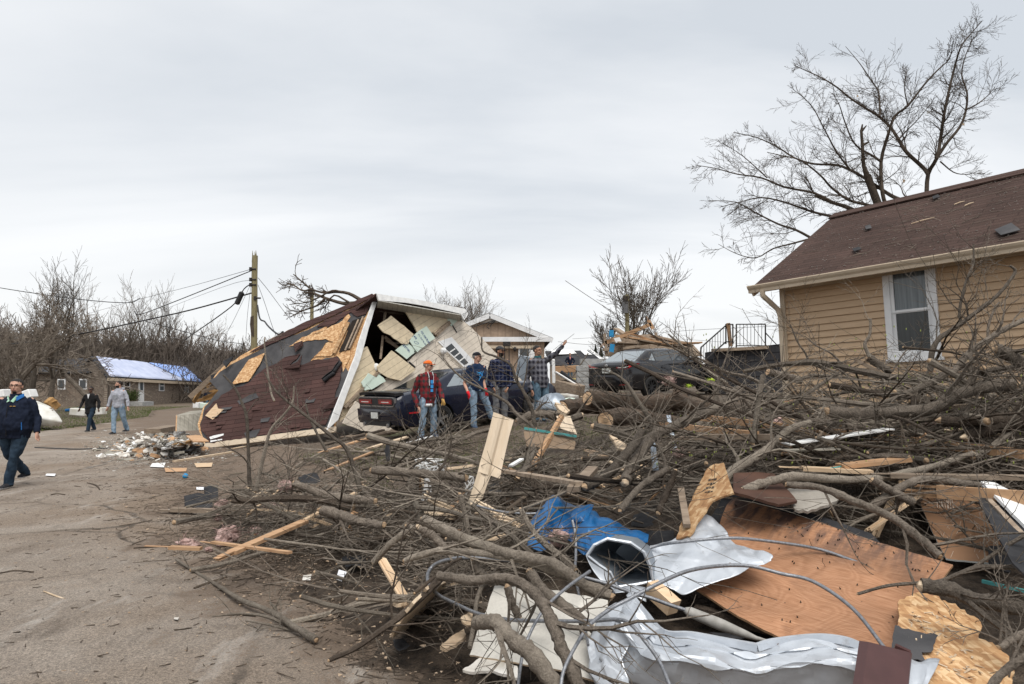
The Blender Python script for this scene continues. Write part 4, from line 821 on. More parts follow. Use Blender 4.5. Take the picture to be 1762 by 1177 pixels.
gpoly([(650, 560), (673, 543), (712, 575), (702, 592), (692, 592), (684, 586), (672, 577), (660, 572)], .10, .03, 'gable_panel', M_cream, 1, 7, seed=11)
gpoly([(649, 631), (674, 603), (716, 636), (690, 655), (668, 650), (652, 640)], .13, .03, 'gable_panel', M_cream, .4, 9, seed=12)
gpoly([(612, 690), (598, 712), (590, 728), (622, 741), (650, 745), (676, 742), (648, 720), (630, 702)], .2, .03, 'fallen_panel', M_creamw, .8, 8, seed=13)
def board_ins(pix, off, parent_lab, marks, seed):
    o = loose(GP, pix, off, .04, 'foam_board', M_foam, parent_lab, 'insulation board', .5, 7, seed=seed)
    mb = MB()
    for a in marks: q = [GP.hit(*p, off + .006) for p in a]; mb.plate(q, GP.n, .004)
    c = np.array(mb.v).mean(0); m_ = mb.build('printed_lettering', M_ink, o)
    return o
def strokes(p0, du, dv, glyphs, w=.16):
    """blocky letters laid along du (one glyph step) with height dv, pixel space"""
    G_ = {'K': [(0, 0, 0, 1), (0, .5, .7, 1), (0, .5, .7, 0)], 'E': [(0, 0, 0, 1), (0, 0, .6, 0), (0, .5, .5, .5), (0, 1, .6, 1)], 'S': [(0, 0, .6, 0), (.6, 0, .6, .5), (0, .5, .6, .5), (0, .5, 0, 1), (0, 1, .6, 1)], 'T': [(.3, 0, .3, 1), (0, 1, .7, 1)], 'I': [(.3, 0, .3, 1)], 'L': [(0, 0, 0, 1), (0, 0, .6, 0)], 'N': [(0, 0, 0, 1), (0, 1, .6, 0), (.6, 0, .6, 1)], 'O': [(0, 0, 0, 1), (.6, 0, .6, 1), (0, 0, .6, 0), (0, 1, .6, 1)], 'R': [(0, 0, 0, 1), (0, 1, .6, 1), (.6, 1, .6, .5), (0, .5, .6, .5), (.2, .5, .6, 0)], 'F': [(0, 0, 0, 1), (0, .5, .5, .5), (0, 1, .6, 1)], '-': [(0, .5, .5, .5)]}
    out = []; du = np.array(du, float); dv = np.array(dv, float)
    for i, g in enumerate(glyphs):
        o = np.array(p0, float) + du * i
        for a, b, c, d in G_.get(g, []):
            p = o + du * a + dv * b; q = o + du * c + dv * d; t = q - p; t /= np.linalg.norm(t) + 1e-9; nn = np.array([-t[1], t[0]]) * w; out.append([p - nn, q - nn, q + nn, p + nn])
    return out
mk = strokes((692, 593), (1.9, 2.05), (1.9, -1.9), 'KESTTEL', .32)
board_ins([(681, 603), (699, 588), (714, 601), (712, 607), (716, 605), (700, 618), (690, 610)], .07, 'smaller pale green foam board with dark letters on the tipped gable', mk, 51)
mk = strokes((724, 571), (1.05, 1.55), (2.2, -1.6), 'FOTLIENSTRLOES', .18) + strokes((719.5, 575.5), (1.05, 1.55), (1.4, -1.1), 'OTLIENSTRLOES', .1) + strokes((712, 579), (1.3, 1.7), (2.0, -1.2), 'NTS', .3)
ring = [(716.5 + 4.2 * math.cos(t), 589.5 + 2.6 * math.sin(t + .6)) for t in np.linspace(0, 6.28, 13)]
mk += [[np.array(ring[i]), np.array(ring[i + 1]), np.array(ring[i + 1]) * .86 + np.array((716.5, 589.5)) * .14, np.array(ring[i]) * .86 + np.array((716.5, 589.5)) * .14] for i in range(12)]
board_ins([(703, 585), (718, 572), (734, 561), (749, 582), (735, 592), (718, 606)], .10, 'larger pale green foam board with blue printing on the tipped gable', mk, 52)
loose(GP, [(622, 658), (634, 642), (648, 650), (652, 644), (660, 650), (664, 656), (650, 664), (640, 670), (628, 672)], .10, .03, 'foam_board', M_foam, 'broken pale green foam board low in the hole of the tipped gable', 'insulation board', 1, 6, seed=53)
gpoly([(766, 538), (780, 541), (787, 552), (777, 561), (771, 553)], .03, .03, 'foam_sheathing', M_foam, .5, 7)
gpoly([(741, 538), (754, 540), (750, 546)], .03, .012, 'foam_sheathing', M_foam)
for a, b, w in [((746, 576), (772, 554), .14), ((750, 578), (774, 556), .10), ((650, 641), (592, 702), .12), ((598, 700), (622, 684), .10)]: p, q = GP.hit(*a, .04), GP.hit(*b, .04); mb = MB(); mb.beam(p, q, .06, w, up=GP.n); mb.build('broken_stud', M_lumberw, ch)
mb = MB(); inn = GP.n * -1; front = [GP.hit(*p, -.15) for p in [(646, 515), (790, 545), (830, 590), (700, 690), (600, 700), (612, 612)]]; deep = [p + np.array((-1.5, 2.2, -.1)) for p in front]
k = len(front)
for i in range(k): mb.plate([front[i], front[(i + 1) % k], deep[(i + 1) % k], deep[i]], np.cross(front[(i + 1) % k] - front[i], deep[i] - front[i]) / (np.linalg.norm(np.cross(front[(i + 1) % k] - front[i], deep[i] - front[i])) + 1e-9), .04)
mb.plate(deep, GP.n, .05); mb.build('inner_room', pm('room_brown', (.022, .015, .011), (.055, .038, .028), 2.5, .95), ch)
for a, b, w in [((659, 578), (655, 618), .07), ((662, 580), (690, 603), .09), ((664, 586), (686, 600), .05), ((652, 534), (700, 540), .1), ((664, 530), (660, 560), .08)]: p, q = GP.hit(*a, -.3), GP.hit(*b, -.25); mb = MB(); mb.beam(p, q, .06, w); mb.build('inner_stud', M_lumberw if w < .1 else M_barkd, ch)
mb = MB(); rg = random.Random(4)
for _ in range(40): c = GP.hit(rg.uniform(624, 652), rg.uniform(628, 655), -.25); mb.ell(c, (rg.uniform(.04, .12),) * 3, None, 6, 4)
mb.build('insulation_heap', M_gyp, ch)
mb = MB(); mb.ell(GP.hit(647, 632, -.02), (.09, .06, .12), None, 8, 6); mb.build('hanging_wrap', M_white, ch)
wn_ = [(757, 588), (776, 582), (812, 622), (804, 628)]
q = [GP.hit(*p, .03) for p in [(754, 588), (777, 580), (818, 624), (800, 632)]]; mb = MB(); mb.plate(q, GP.n, .05); wf = mb.build('window', M_trim, ch)
q = [GP.hit(*p, .04) for p in [(766, 599), (777, 591), (806, 624), (799, 628)]]; mb = MB(); mb.plate(q, GP.n, .02); mb.build('pane', M_glass, wf)
for a, b in [((763, 598), (798, 631)), ((774, 606), (783, 600)), ((782, 614), (791, 607)), ((790, 622), (799, 615))]: mb = MB(); mb.beam(GP.hit(*a, .055), GP.hit(*b, .055), .035, .02, up=GP.n); mb.build('muntin', M_white, wf)
mb = MB(); c = GP.hit(763, 604, .12); mb.ell(c, (.11, .11, .11), None, 10, 7); mb.tube([GP.hit(763, 604, 0), c], .05, 8); mb.build('flood_lamp', M_trim, ch)
mb = MB(); mb.beam(GP.hit(776, 555, .02), GP.hit(786, 572, .02), .03, .02, up=GP.n); mb.build('torn_seam', M_blackp, ch)
mb = MB(); mb.beam(GP.hit(704, 623, .02), GP.hit(714, 632, .02), .03, .05, up=GP.n); mb.build('torn_seam', M_blackp, ch)
rg = random.Random(6)
for k, (a, b, w, h) in enumerate([((326, 684), (386, 629), .05, .14), ((333, 692), (350, 663), .05, .13), ((350, 663), (402, 641), .05, .12), ((344, 676), (398, 655), .05, .11), ((349, 686), (394, 667), .05, .10), ((338, 690), (366, 684), .05, .1), ((340, 668), (362, 660), .05, .09), ((386, 630), (408, 650), .05, .12), ((360, 672), (402, 676), .05, .10), ((372, 648), (380, 690), .05, .09), ((356, 656), (362, 690), .04, .08)]):
    p, q = at(*a, 20.5 + .17 * k), at(*b, 21.0 + .14 * k); mb = MB(); mb.beam(p, q, w, h); mb.build('broken_rafter', M_orangew if k % 3 else M_lumberw, ch)
mb = MB(); mb.plate([at(352, 672, 22.2), at(398, 645, 22.2), at(400, 676, 22.2), at(372, 700, 21.5)], (0, -1, 0), .3); mb.build('attic_shade_slab', M_darkfill, ch)  # near-black slab stands in for the shade behind the broken rafters
mb = MB(); mb.plate([at(386, 636, 20.5), at(362, 646, 20.5), at(364, 656, 20.4), at(374, 660, 20.4), at(382, 650, 20.4)], (-.2, -.8, .4), .03); mb.build('torn_felt', M_black, ch)
mb = MB()
for i in range(14):
    p = at(585 + i * 6, 742 - i * .3, 17.9 - i * .06); mb.beam(p + V3(0, 0, -.15), p + V3(rg.uniform(.2, .6), rg.uniform(-.2, .2), -.1 + rg.uniform(-.05, .05)), rg.uniform(.03, .1), .02)
mb.build('splintered_sill', M_lumberw, ch)
fb = MB(); rg = random.Random(12); D0 = 22.0; out = ([], [])
for L_, r0 in [([(622, 517), (600, 505), (577, 502), (560, 504), (537, 498), (520, 485), (505, 472)], .06), ([(612, 522), (590, 522), (560, 513), (537, 504), (520, 504)], .075), ([(560, 513), (545, 526), (520, 535), (500, 545)], .035), ([(537, 498), (520, 500), (505, 490), (492, 486)], .03), ([(600, 520), (575, 508), (560, 527), (545, 535)], .03), ([(590, 503), (572, 500), (548, 512), (530, 520), (498, 524)], .03)]:
    P3 = spline([at(a, b, D0 + .1 * i) for i, (a, b) in enumerate(L_)], 3); n = len(P3); fb.tube(P3, [r0 * (1 - .8 * i / (n - 1)) + .006 for i in range(n)], 6)
    for j in range(9): i = rg.randrange(n // 3, n - 1); d = P3[i + 1] - P3[i]; d /= np.linalg.norm(d); grow(out, P3[i], d + V3(rg.gauss(-.2, .5), rg.gauss(0, .5), rg.gauss(0, .5)), rg.uniform(.2, .55), .016, 1, rg, dict(max=2, kids=[4, 4], tubelv=-1, rmin=.009, seg=.3, wob=.25, up=0))
emit(out, fb, .009); fb.build('fallen_bough', M_barkd, label='bare broken bough lying over the ridge of the collapsed house', cat='branch')

# ------------------------------------------------------------------ tan vinyl house on the right
tA = at(1352, 617, 12.6); e_ = V3(.60, -.80, .028); e_ /= np.linalg.norm(e_); up_ = V3(-.038, .02, 1); n_ = np.cross(e_, up_); n_ /= np.linalg.norm(n_)
n_ = n_ if n_[1] < 0 else -n_; up_ = np.cross(n_, e_); up_ = up_ if up_[2] > 0 else -up_
TP = Plane(tA, tA + e_, tA + up_); TP.u = e_; TP.v = up_; TP.n = n_
th_ = thing('vinyl_house', 'tan vinyl sided house with brown shingle roof and one tall white window', 'house', (tA[0], tA[1], gz(tA[0], tA[1])))
def W(s, t, o=0.0): return tA + e_ * s + up_ * t + n_ * o
_, t_top = TP.uv(TP.hit(1352, 494)); LEN = 8.0; t_bot = -1.2
wl = [TP.uv(TP.hit(*p)) for p in [(1517, 455), (1608, 445), (1623, 608), (1532, 624)]]
ws0 = (wl[0][0] + wl[3][0]) / 2; ws1 = (wl[1][0] + wl[2][0]) / 2; wt1 = (wl[0][1] + wl[1][1]) / 2; wt0 = (wl[2][1] + wl[3][1]) / 2
lap = .118; mb = MB(); t = t_bot
def lapstrip(s0, s1, t):
    q = [W(s0, t, .034), W(s1, t, .034), W(s1, t + lap, .004), W(s0, t + lap, .004), W(s0, t, -.0), W(s1, t, -.0)]
    mb.add(q, [(0, 1, 2, 3), (4, 5, 1, 0)], 0, [(s0, t), (s1, t), (s1, t + lap), (s0, t + lap), (s0, t), (s1, t)])
while t < t_top:
    mid = t + lap / 2
    if mid < wt0 or mid > wt1: lapstrip(0, LEN, t)
    else: lapstrip(0, ws0 + .02, t); lapstrip(ws1 - .02, LEN, t)
    t += lap
mb.build('siding', M_vinyl, th_)
mb = MB(); mb.plate([W(0, t_bot, -.005), W(LEN, t_bot, -.005), W(LEN, t_top + .1, -.005), W(0, t_top + .1, -.005)], n_, .15); mb.build('wall_sheathing', M_darkfill, th_)
gin = -n_; WID = 6.0
mb = MB(); q = [W(0, t_bot, 0), W(0, t_top, 0), W(0, t_top, 0) + gin * WID, W(0, t_bot, 0) + gin * WID]; mb.plate([q[0], q[1], W(0, t_top + 1.72, 0) + gin * WID / 2, q[2], q[3]], -e_, .1); mb.build('gable_wall', M_vinyl, th_)
mb = MB(); mb.beam(W(.03, t_bot, .03), W(.03, t_top, .03), .09, .05, up=n_); mb.build('corner_post', M_gutter, th_)
ev = lambda s: W(s, t_top + .02, .40); RISE = 1.78; rdg = lambda s: W(s, t_top + RISE, 0) + gin * 2.75
sL = -.38; nr = np.cross(ev(1) - ev(0), rdg(0) - ev(0)); nr /= np.linalg.norm(nr); nr = nr if nr[2] > 0 else -nr
RLen = np.linalg.norm(rdg(0) - ev(0)); mb = MB(); mb.plate([ev(sL), ev(LEN), rdg(LEN), rdg(sL)], nr, .06, 0, [(0, 0), (LEN - sL, 0), (LEN - sL, RLen), (0, RLen)]); mb.build('roof_slope', M_shb, th_)
mb = MB(); bk = lambda s: W(s, t_top, 0) + gin * (WID + .4); mb.plate([bk(sL), bk(LEN), rdg(LEN), rdg(sL)], nr * V3(-1, -1, 1), .06, 0, [(0, 0), (8, 0), (8, 3), (0, 3)]); mb.build('roof_slope', M_shb, th_)
mb = MB(); mb.beam(rdg(sL) + nr * .03, rdg(LEN) + nr * .03, .3, .03, up=nr); mb.build('ridge_cap', M_shb, th_)
mb = MB(); mb.beam(ev(sL) - nr * .09, rdg(sL) - nr * .09, .04, .16, up=nr); mb.build('rake_board', M_gutter, th_)
mb = MB(); mb.plate([W(sL, t_top - .03, .40), W(LEN, t_top - .03, .40), W(LEN, t_top - .03, 0.02), W(sL, t_top - .03, 0.02)], -up_, .02); mb.build('soffit', M_gutter, th_)
prof = [(0, 0), (0, .115), (-.012, .125), (.02, .135), (.125, .135), (.13, .12), (.115, .085), (.085, .05), (.08, 0)]
mb = MB(); mb.rings([[W(s, t_top - .085 + b, .40 + a) for a, b in prof] for s in np.linspace(sL, LEN, 9)]); mb.build('gutter', M_gutter, th_)
dsp = [W(-.10, t_top - .06, .46), W(-.10, t_top - .16, .46), W(-.06, t_top - .30, .26), W(-.02, t_top - .42, .11), W(-.0, t_top - .55, .09), W(.02, t_bot, .09)]
mb = MB(); mb.tube(dsp, .05, 8); mb.build('downspout', M_gutter, th_, smooth='auto')
mb = MB(); mb.beam(W(0, t_top - .05, .035), W(LEN, t_top - .05, .035), .05, .03, up=n_); mb.build('frieze_strip', M_gutter, th_)
cw = .10; mb = MB()
for a, b in (((ws0, wt0), (ws0 + cw, wt1)), ((ws1 - cw, wt0), (ws1, wt1)), ((ws0 + cw, wt1 - cw), (ws1 - cw, wt1)), ((ws0 + cw, wt0), (ws1 - cw, wt0 + cw * .9))):
    mb.plate([W(a[0], a[1], .05), W(b[0], a[1], .05), W(b[0], b[1], .05), W(a[0], b[1], .05)], n_, .08)
twin = mb.build('window', M_trim, th_)
i0, i1, j0, j1 = ws0 + cw, ws1 - cw, wt0 + cw * .9, wt1 - cw; jm = j0 + (j1 - j0) * .49
mb = MB(); f = .055
for (a0, a1, b0, b1, o) in ((i0, i1, jm - .01, j1, .03), (i0, i1, j0, jm + .03, .012)):
    for x0, x1, y0, y1 in ((a0, a0 + f, b0, b1), (a1 - f, a1, b0, b1), (a0 + f, a1 - f, b1 - f, b1), (a0 + f, a1 - f, b0, b0 + f * .7)): mb.plate([W(x0, y0, o), W(x1, y0, o), W(x1, y1, o), W(x0, y1, o)], n_, .02)
mb.build('sash', M_trim, twin)
mb = MB(); mb.plate([W(i0, jm, .006), W(i1, jm, .006), W(i1, j1, .006), W(i0, j1, .006)], n_, .004, 0, [(0, 0), (.8, 0), (.8, .7), (0, .7)]); mb.build('upper_pane', M_curt, twin)
mb = MB(); mb.plate([W(i0, j0, -.002), W(i1, j0, -.002), W(i1, jm, -.002), W(i0, jm, -.002)], n_, .004, 0, [(0, 0), (.8, 0), (.8, .7), (0, .7)]); mb.build('lower_pane', M_curtd, twin)
mb = MB(); mb.plate([W(ws0 - .03, wt0 - .05, .07), W(ws1 + .03, wt0 - .05, .07), W(ws1 + .03, wt0, .07), W(ws0 - .03, wt0, .07)], n_, .08); mb.build('sill', M_trim, twin)
def RF(px, py, off=.02):
    pl = Plane(ev(0), ev(3), rdg(0)); return pl.hit(px, py, off)
for px0, py0, px1, py1, lab, m, w in [(1568, 385, 1608, 374, 'pale splinter stick lying mid roof on the brown shingles', M_splint, .03), (1642, 352, 1660, 346, 'short orange splinter high on the brown shingles near the right edge', M_splint, .035), (1660, 354, 1676, 348, 'second short orange splinter beside the first high on the brown roof', M_splint, .035), (1655, 384, 1690, 370, 'brown stick at the right of the brown shingle roof', M_bark, .02), (1380, 435, 1418, 431, 'grey twig low on the left end of the brown roof', M_bark, .015), (1560, 397, 1590, 393, 'forked grey twig in the middle of the brown roof', M_bark, .018)]:
    a, b = RF(px0, py0), RF(px1, py1); mb = MB(); mb.tube([a, (a + b) / 2 + V3(0, 0, .006), b], [w * .3, w * .35, w * .15], 4); mb.build('stick', m, label=lab, cat='stick')
for pix, lab, m in [([(1711, 395), (1740, 383), (1756, 395), (1722, 404)], 'loose grey shingle tab lying near the gutter at the right', M_felt), ([(1488, 389), (1497, 386), (1500, 392), (1490, 394)], 'small grey shingle tab in the middle of the brown roof', M_felt), ([(1466, 428), (1478, 424), (1482, 428), (1470, 432)], 'dark lifted shingle tab left of centre on the brown roof', M_black), ([(1604, 338), (1614, 334), (1618, 338), (1606, 342)], 'dark flap standing at the ridge of the brown roof', M_black)]:
    mb = MB(); mb.plate([RF(*p, .04 + .02 * (i % 2)) for i, p in enumerate(pix)], nr, .01); mb.build('shingle_tab', m, label=lab, cat='shingle')
mb = MB(); rg = random.Random(9)
for _ in range(900):
    s, t = rg.uniform(sL, LEN * .75), rg.random() ** .8; p = ev(s) * (1 - t) + rdg(s) * t + nr * .012; r = rg.uniform(.006, .028); mb.plate([p + np.array([rg.uniform(-1, 1), rg.uniform(-1, 1), 0]) * r + nr * .004 for _ in range(3)], nr, .006)
mb.build('roof_litter', pm('litter_pale', (.25, .22, .19), (.62, .60, .57), 30, .9), kind='stuff')
A = []; B = []; mb = MB()
for _ in range(260):
    s, t = rg.uniform(1.2, LEN * .8), rg.random(); p = ev(s) * (1 - t) + rdg(s) * t + nr * .015; d = e_ * rg.gauss(0, 1) + np.array([0, 0, .0]) + (rdg(0) - ev(0)) / RLen * rg.gauss(0, .4); A.append(p); B.append(p + d * rg.uniform(.08, .3))
mb.segs(A, B, [.004] * 260, [.003] * 260); mb.build('roof_twigs', M_bark, kind='stuff')
# ------------------------------------------------------------------ cars (local frame: x forward from the rear bumper, y left, z up)
def bool_cut(o, cut):
    md = o.modifiers.new('b', 'BOOLEAN'); md.operation = 'DIFFERENCE'; md.object = cut; md.solver = 'EXACT'
    try: md.material_mode = 'INDEX'
    except Exception: pass
    me = evalmesh(o); o.modifiers.clear(); o.data = me; bpy.data.objects.remove(cut)
def car(name, label, loc, yaw, pitch, spec, pnt):
    root = thing(name, label, 'car', loc, (0, -pitch, yaw)); S_ = spec
    st = np.array(S_['st'], float)
    xs_ = np.linspace(st[0, 0], st[-1, 0], 46); xs_ = np.unique(np.concatenate([xs_, st[:, 0]]))
    rings = []
    for x in xs_:
        zb, zt, w = [float(np.interp(x, st[:, 0], st[:, i])) for i in (1, 2, 3)]; h = zt - zb
        half = [(0, zb), (w * .80, zb), (w * .93, zb + .03), (w * .965, zb + h * .18), (w * .985, zb + h * .40), (w, zb + h * .56), (w * .985, zb + h * .72), (w * .955, zb + h * .86), (w * .915, zb + h * .945), (w * .84, zb + h * .985), (w * .5, zt + .012), (0, zt + .018)]
        ring = [(x, y, z) for y, z in half] + [(x, -y, z) for y, z in reversed(half[1:-1])]; rings.append(ring)
    mb = MB(); mb.rings(rings); body = mb.build('body', [pnt, M_rubber], root, 'auto', origin=(0, 0, 0), local=True)
    W_ = S_['W'] / 2; r = S_['wr']
    for x in S_['wx']:
        for sgn in (1, -1):
            cb = MB(); cb.tube([(x, sgn * (W_ - .30), r), (x, sgn * (W_ + .2), r)], r + .055, 28, 1); me = cb.mesh('cut', [pnt, M_rubber]); c = bpy.data.objects.new('cut', me); COL.objects.link(c); c.parent = root
            bpy.context.view_layer.update(); bool_cut(body, c)
    for p in body.data.polygons: p.use_smooth = True
    body.data.set_sharp_from_angle(angle=RAD(32))
    g = S_['gh']; zb, zr = g['zb'], g['zr']
    def lim(t): return (g['xb'][0] * (1 - t) + g['xt'][0] * t, g['xb'][1] * (1 - t) + g['xt'][1] * t, g['wb'] * (1 - t) + g['wt'] * t)
    R = []
    for t, sh in ((-.12, 0), (0, 0), (.3, 0), (.6, 0), (.85, .01), (.95, .035), (1.0, .10)):
        a, b, w = lim(t); a += sh; b -= sh; w -= sh * .7; rc = .13; ring = []
        for cx_, cy_, a0 in ((b - rc, w - rc, 0), (a + rc, w - rc, 90), (a + rc, -w + rc, 180), (b - rc, -w + rc, 270)):
            for k in range(5): q = RAD(a0 + 22.5 * k); ring.append((cx_ + rc * math.cos(q), cy_ + rc * math.sin(q), zb + (zr - zb) * t + (0.0)))
        R.append(ring)
    R.append([(x * .97 + .03 * (g['xt'][0] + g['xt'][1]) / 2, y * .8, z + .022) for x, y, z in R[-1]]); R.append([(x * .6 + .4 * (g['xt'][0] + g['xt'][1]) / 2, y * .4, z + .014) for x, y, z in R[-1]])
    mb = MB(); mb.rings(R); mb.build('cabin', pnt, root, True, origin=(0, 0, 0), local=True)
    def side(x, z, sgn, o=.004): t = (z - zb) / (zr - zb); return np.array((x, sgn * (lim(t)[2] + o), z))
    nsl = np.array((0, zr - zb, g['wb'] - g['wt'])); nsl /= np.linalg.norm(nsl)
    for sgn in (1, -1):
        for nm, poly in S_['win']:
            mb = MB(); q = [side(x, z, sgn) for x, z in poly]; mb.plate(q, nsl * (1, sgn, 1), .012); mb.build(nm, M_glassp if 'quarter' in nm else M_glassd, root, origin=(0, 0, 0), local=True)
        mb = MB(); a = side(S_['mir'], zb + .08, sgn, .02); mb.ell(a + np.array((.02, sgn * .12, .02)), (.09, .12, .075), None, 10, 7); mb.beam(a, a + np.array((0, sgn * .1, 0)), .06, .04); mb.build('mirror', pnt, root, True, origin=a, local=True)
    def endglass(t0, t1, fr, w0, w1, nm, m):
        q = []
        for t, w in ((t0, -w0), (t0, w0), (t1, w1), (t1, -w1)):
            l = lim(t); q.append(np.array(((l[1] + .006) if fr else (l[0] - .006), w * l[2], zb + (zr - zb) * t)))
        n = np.cross(q[1] - q[0], q[3] - q[0]); n /= np.linalg.norm(n); n = n if n[2] > 0 else -n; mb = MB(); mb.plate([p + n * .002 for p in q], n, .012); mb.build(nm, m, root, origin=(0, 0, 0), local=True)
    endglass(.03, .93, False, .86, .86, 'rear_window', S_.get('rearglass', M_glass)); endglass(.03, .95, True, .86, .86, 'windscreen', M_glass)
    for x in S_['wx']:
        for sgn in (1, -1):
            y = sgn * (W_ - .115); wh = thing('wheel', None, None, (x, y, r)); wh.parent = root
            prof_ = [(-.11, r * .66), (-.115, r * .9), (-.085, r * .985), (-.04, r), (.04, r), (.085, r * .985), (.115, r * .9), (.11, r * .66), (.06, r * .62), (-.06, r * .62)]; mb = MB(); n = 32; rg_ = []
            for k in range(n): q = 2 * math.pi * k / n; rg_.append([(math.cos(q) * b, a, math.sin(q) * b) for a, b in prof_])
            rg_.append(rg_[0]); mb.rings(rg_, cap=False); mb.build('tyre', M_rubber, wh, 'auto', origin=(0, 0, 0), local=True)
            mb = MB(); ns = S_['spokes']; oy = sgn * .085
            for k in range(28): q0, q1 = 2 * math.pi * k / 28, 2 * math.pi * (k + 1) / 28; mb.add([(math.cos(q0) * r * .70, oy, math.sin(q0) * r * .70), (math.cos(q1) * r * .70, oy, math.sin(q1) * r * .70), (math.cos(q1) * r * .62, oy * .9, math.sin(q1) * r * .62), (math.cos(q0) * r * .62, oy * .9, math.sin(q0) * r * .62)], [(0, 1, 2, 3)])
            mb.tube([(0, oy * .3, 0), (0, oy * .95, 0)], r * .16, 14)
            for k in range(ns): q = 2 * math.pi * k / ns + .3; d = np.array((math.cos(q), 0, math.sin(q))); mb.beam(d * r * .1 + (0, oy * .8, 0), d * r * .66 + (0, oy * .95, 0), r * (.16 if ns <= 5 else .1), .03, up=(0, 1, 0))
            mb.build('rim', S_['rim'], wh, origin=(0, 0, 0), local=True)
            mb = MB(); mb.tube([(0, -.02, 0), (0, .02, 0)], r * .5, 20); mb.build('brake_disc', M_blackp, wh, origin=(0, 0, 0), local=True)
    def bodyside(x, fz, sgn, o=.004):
        zb_, zt, w = [float(np.interp(x, st[:, 0], st[:, i])) for i in (1, 2, 3)]; h = zt - zb_; y = np.interp(fz, [0, .18, .40, .56, .72, .86, .945, 1], [w * .94, w * .965, w * .985, w, w * .985, w * .955, w * .915, w * .84]); return np.array((x, sgn * (y + o), zb_ + h * fz))
    for sgn in (1, -1):
        for x in S_['doors']:
            mb = MB(); mb.tube([bodyside(x + .02 * math.sin(f * 3), f, sgn, -.002) for f in np.linspace(.1, .93, 8)], .006, 4); mb.build('door_seam', M_rubber, root, origin=(0, 0, 0), local=True)
        for x in S_['handles']:
            mb = MB(); mb.beam(bodyside(x - .1, .80, sgn, .012), bodyside(x + .1, .80, sgn, .012), .03, .035); mb.build('door_handle', pnt, root, origin=(0, 0, 0), local=True)
    return root, bodyside
def cpart(root, nm, m, pts=None, n=(-1, 0, 0), th=.03, box=None, smooth=False, fn=None):
    mb = MB()
    if pts is not None: mb.plate([np.array(p, float) for p in pts], np.array(n, float), th)
    if box is not None: mb.box(*box)
    if fn: fn(mb)
    return mb.build(nm, m, root, smooth, origin=(0, 0, 0), local=True)
YAW = RAD(40)
cp = at(690, 744, 15.15)
fwd = np.array((math.cos(YAW), math.sin(YAW), 0)); lft = np.array((-math.sin(YAW), math.cos(YAW), 0))
rr = at(690, 740, 15.2); o1 = np.array((rr[0], rr[1], 0)) + lft * .96
o1[2] = .46
coupe, bs = car('parked_coupe', 'dark navy two door coupe under the tipped cream gable behind the four men', o1, YAW, RAD(5.5), dict(
    W=1.92, wr=.36, wx=(1.10, 4.05), spokes=5, rim=M_alloy, mir=3.15, doors=(2.05, 3.55), handles=(2.3,),
    st=[(0, .42, .90, .86), (.05, .36, .99, .91), (.16, .30, 1.04, .94), (.5, .25, 1.075, .955), (1.1, .22, 1.09, .96), (1.7, .20, 1.07, .95), (2.4, .2, 1.03, .935), (3.2, .2, 1.02, .935), (3.8, .2, 1.0, .95), (4.4, .22, .95, .945), (4.8, .26, .88, .90), (4.95, .32, .78, .84), (5.02, .38, .68, .76)],
    gh=dict(zb=1.03, zr=1.44, xb=(.75, 3.55), xt=(1.75, 2.72), wb=.855, wt=.62),
    win=[('quarter_glass', [(1.42, 1.09), (1.95, 1.09), (1.95, 1.36), (1.78, 1.36)]), ('door_glass', [(2.0, 1.085), (3.22, 1.07), (2.72, 1.375), (2.0, 1.375)])]), M_navy)
oval = [(-.004, y, z) for y, z in [(.80, .80), (.84, .86), (.84, .95), (.78, .99), (-.78, .99), (-.84, .95), (-.84, .86), (-.80, .80), (-.74, .775), (.74, .775)]]
cpart(coupe, 'tail_surround', M_alloy, [(x - .02, y, z) for x, y, z in oval], th=.06)
cpart(coupe, 'tail_panel', M_blackp, [(x - .036, y * .97, .885 + (z - .885) * .86) for x, y, z in oval], th=.05)
for s in (1, -1):
    tl = cpart(coupe, 'tail_light', M_redd, [(-.05, s * y, z) for y, z in [(.16, .83), (.16, .94), (.72, .945), (.78, .91), (.76, .83)]], th=.02)
    cpart(coupe, 'reverse_lamp', M_red, [(-.055, s * y, z) for y, z in [(.24, .845), (.24, .90), (.70, .90), (.70, .845)]], th=.01)
    cpart(coupe, 'lamp_pale_strip', M_plate, [(-.058, s * y, z) for y, z in [(.30, .868), (.30, .886), (.64, .886), (.64, .868)]], th=.01)  # pale strip across the tail lamp lens, no emission
    cpart(coupe, 'reflector', M_red, [(-.03, s * y, z) for y, z in [(.52, .47), (.52, .50), (.74, .50), (.74, .47)]], th=.05)
    cpart(coupe, 'side_marker', M_red, None, fn=lambda mb, s=s: mb.beam(bs(.28, .42, s, .002), bs(.56, .42, s, .002), .012, .035))
cpart(coupe, 'rear_bumper', M_navy, None, smooth='auto', fn=lambda mb: mb.rings([[(-.05 + .03 * abs(y) ** 3, y, .70), (-.07 + .06 * abs(y) ** 3, y, .62), (-.07 + .06 * abs(y) ** 3, y, .46), (-.02 + .05 * abs(y) ** 3, y, .36), (.12, y, .34), (.12, y, .72)] for y in np.linspace(-.93, .93, 13)]))
cpart(coupe, 'diffuser', M_blackp, [(-.055, y, z) for y, z in [(-.6, .33), (.6, .33), (.66, .45), (-.66, .45)]], th=.05)
cpart(coupe, 'plate_recess', M_blackp, [(-.082, y, z) for y, z in [(-.22, .47), (.22, .47), (.22, .66), (-.22, .66)]], th=.02)
cpart(coupe, 'licence_plate', M_plate, [(-.09, y, z) for y, z in [(-.155, .50), (.155, .50), (.155, .64), (-.155, .64)]], th=.01)
